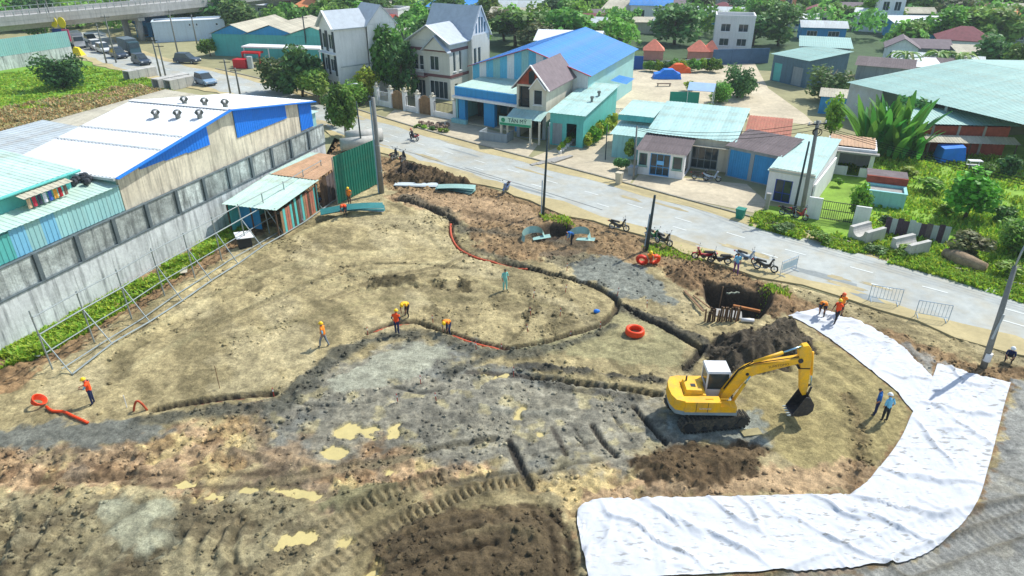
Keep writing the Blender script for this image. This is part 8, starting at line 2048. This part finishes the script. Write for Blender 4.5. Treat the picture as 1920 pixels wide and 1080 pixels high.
def truck(label, px, py, ang, cabm, boxm):
    t=thing('truck',label,'truck',(*G(px,py,ROAD_Z),ROAD_Z),R(ang)); m_=MB(); m_.hexa([(1.6,-1,.5),(3.2,-1,.5),(3.2,1,.5),(1.6,1,.5)],[(1.6,-.95,2.5),(2.9,-.95,2.5),(2.9,.95,2.5),(1.6,.95,2.5)]); c_=m_.build('cab',cabm,t); m_=MB(); m_.hexa([(3.08,-.9,1.5),(3.12,-.9,1.5),(3.12,.9,1.5),(3.08,.9,1.5)],[(2.94,-.85,2.3),(2.98,-.85,2.3),(2.98,.85,2.3),(2.94,.85,2.3)]); m_.build('windscreen',K['glass'],c_)
    m_=MB(); m_.box(-3.2,1.5,-1.1,1.1,.9,2.9); m_.build('cargo_box',boxm,t); m_=MB(); m_.box(-3.2,3.0,-.5,.5,.5,.88); m_.build('chassis',K['steel_dark'],t)
    for x in (-2.2,2.3):
        for s_ in (-1,1): m_=MB(); m_.tube([(x,s_*.75,.42),(x,s_*1.05,.42)],.42,14); m_.build('wheel',K['black'],t)
truck('white truck facing the camera under the flyover',147,88,-52,PW,PW); truck('dark grey truck on the far road behind the dark cars',246,101,-45,mat('truck_teal',srgb(60,90,100),.5,.1),mat('truck_box_grey',srgb(96,110,116),.7,.1))
bb = thing('billboard','cluster of yellow round signs over blue and pink panels at the field corner','sign',(*G(122,98),0),R(-20))
for x,z in ((-.8,5.6),(1.4,5.6)): m_=MB(); m_.tube([(x,-.05,z),(x,.05,z)],1.0,18); m_.build('sign_disc',mat('sign_yellow',srgb(240,215,20),.5,.05),bb)
m_=MB(); m_.box(-1.8,.7,-.05,.05,2.2,4.4); m_.build('sign_panel',mat('sign_blue',srgb(20,60,150),.5,.05),bb); m_=MB(); m_.box(.8,2.6,-.05,.05,2.2,4.4); m_.build('sign_panel',mat('sign_pink',srgb(220,90,130),.5,.05),bb)
for x in (-1.2,1.8): m_=MB(); m_.tube([(x,.12,0),(x,.12,5.4)],.08,8); m_.build('post',K['steel_grey'],bb)
b=MB(); b.hexa([(-1.2,-.8,0),(1.2,-.8,0),(1.2,.8,0),(-1.2,.8,0)],[(-.2,-.3,1.6),(.6,-.3,1.4),(.6,.3,1.4),(-.2,.3,1.6)]); tag(b.build('parasol_tent',mat('yellow_tent',srgb(235,210,30),.6,.1),None,loc=(*G(146,104),0)),'small yellow tent stall at the field corner','tent')
# bins, boxes and pots along the houses
for px,py,w_,h_,m,lab in ((1387,410,.7,.95,mat('green_bin',srgb(30,130,110),.5,.1),'green wheeled bin at the road edge before the white cottage'),(1160,345,.6,1.2,mat('kiosk_beige',srgb(200,190,165),.8,.1),'small beige notice pillar at the road edge'),(1437,392,.35,1.5,K['concrete'],'short concrete post beside the white cottage'),(1186,328,.8,.9,K['grey_wall'],'grey cabinet at the foot of the annex pole')):
    b=MB(); b.hexa([(-w_*.4,-w_*.4,0),(w_*.4,-w_*.4,0),(w_*.4,w_*.4,0),(-w_*.4,w_*.4,0)],[(-w_/2,-w_/2,h_*.9),(w_/2,-w_/2,h_*.9),(w_/2,w_/2,h_*.9),(-w_/2,w_/2,h_*.9)]); b.box(-w_*.54,w_*.54,-w_*.54,w_*.54,h_*.903,h_); tag(b.build('waste_bin' if 'bin' in lab else 'roadside_post', m, None, loc=(*G(px,py),0), rot=(0,0,R(-35))), lab, 'bin' if 'bin' in lab else 'post')
b=MB(); rs2=random.Random(3)
for k in range(40): b.ball((rs2.uniform(-2.2,2.2),rs2.uniform(-.9,.9),.15+.3*rs2.random()),.3*rs2.uniform(.5,1.2),.25,.2,6,4)
tag(b.build('rubble_pile', mat('brown_rubble',srgb(130,112,96),.95,.3,2), None, loc=(*G(812,238),0), rot=(0,0,R(-25))), 'low rubble and garden waste pile on the far verge before the villa', 'rubble')
for k in range(5): bush(G(785+k*13,240+k*2), .5, 1.2, 'gbdyg'[k], ['small green weed clump at the left end of the rubble pile','bright weed clump on the rubble pile','dark weed clump in the middle of the rubble pile','yellowish weed clump on the rubble pile','green weed clump at the right end of the rubble pile'][k])

# ------------------------------------------------------------------ the air: thin haze over the whole place
hz = MB(); hz.box(-420,420,-60,640,-4,27); hz_m = bpy.data.materials.new('thin_haze'); hz_m.use_nodes = True
nt = hz_m.node_tree; nt.nodes.remove(nt.nodes['Principled BSDF']); pv_ = nt.nodes.new('ShaderNodeVolumePrincipled'); pv_.inputs['Color'].default_value = (.76,.92,1,1); pv_.inputs['Density'].default_value = .0003; pv_.inputs['Anisotropy'].default_value = .2
nt.links.new(pv_.outputs[0], nt.nodes['Material Output'].inputs['Volume'])
tag(hz.build('haze', hz_m), 'thin pale haze in the air over the whole place', 'haze', kind='stuff')
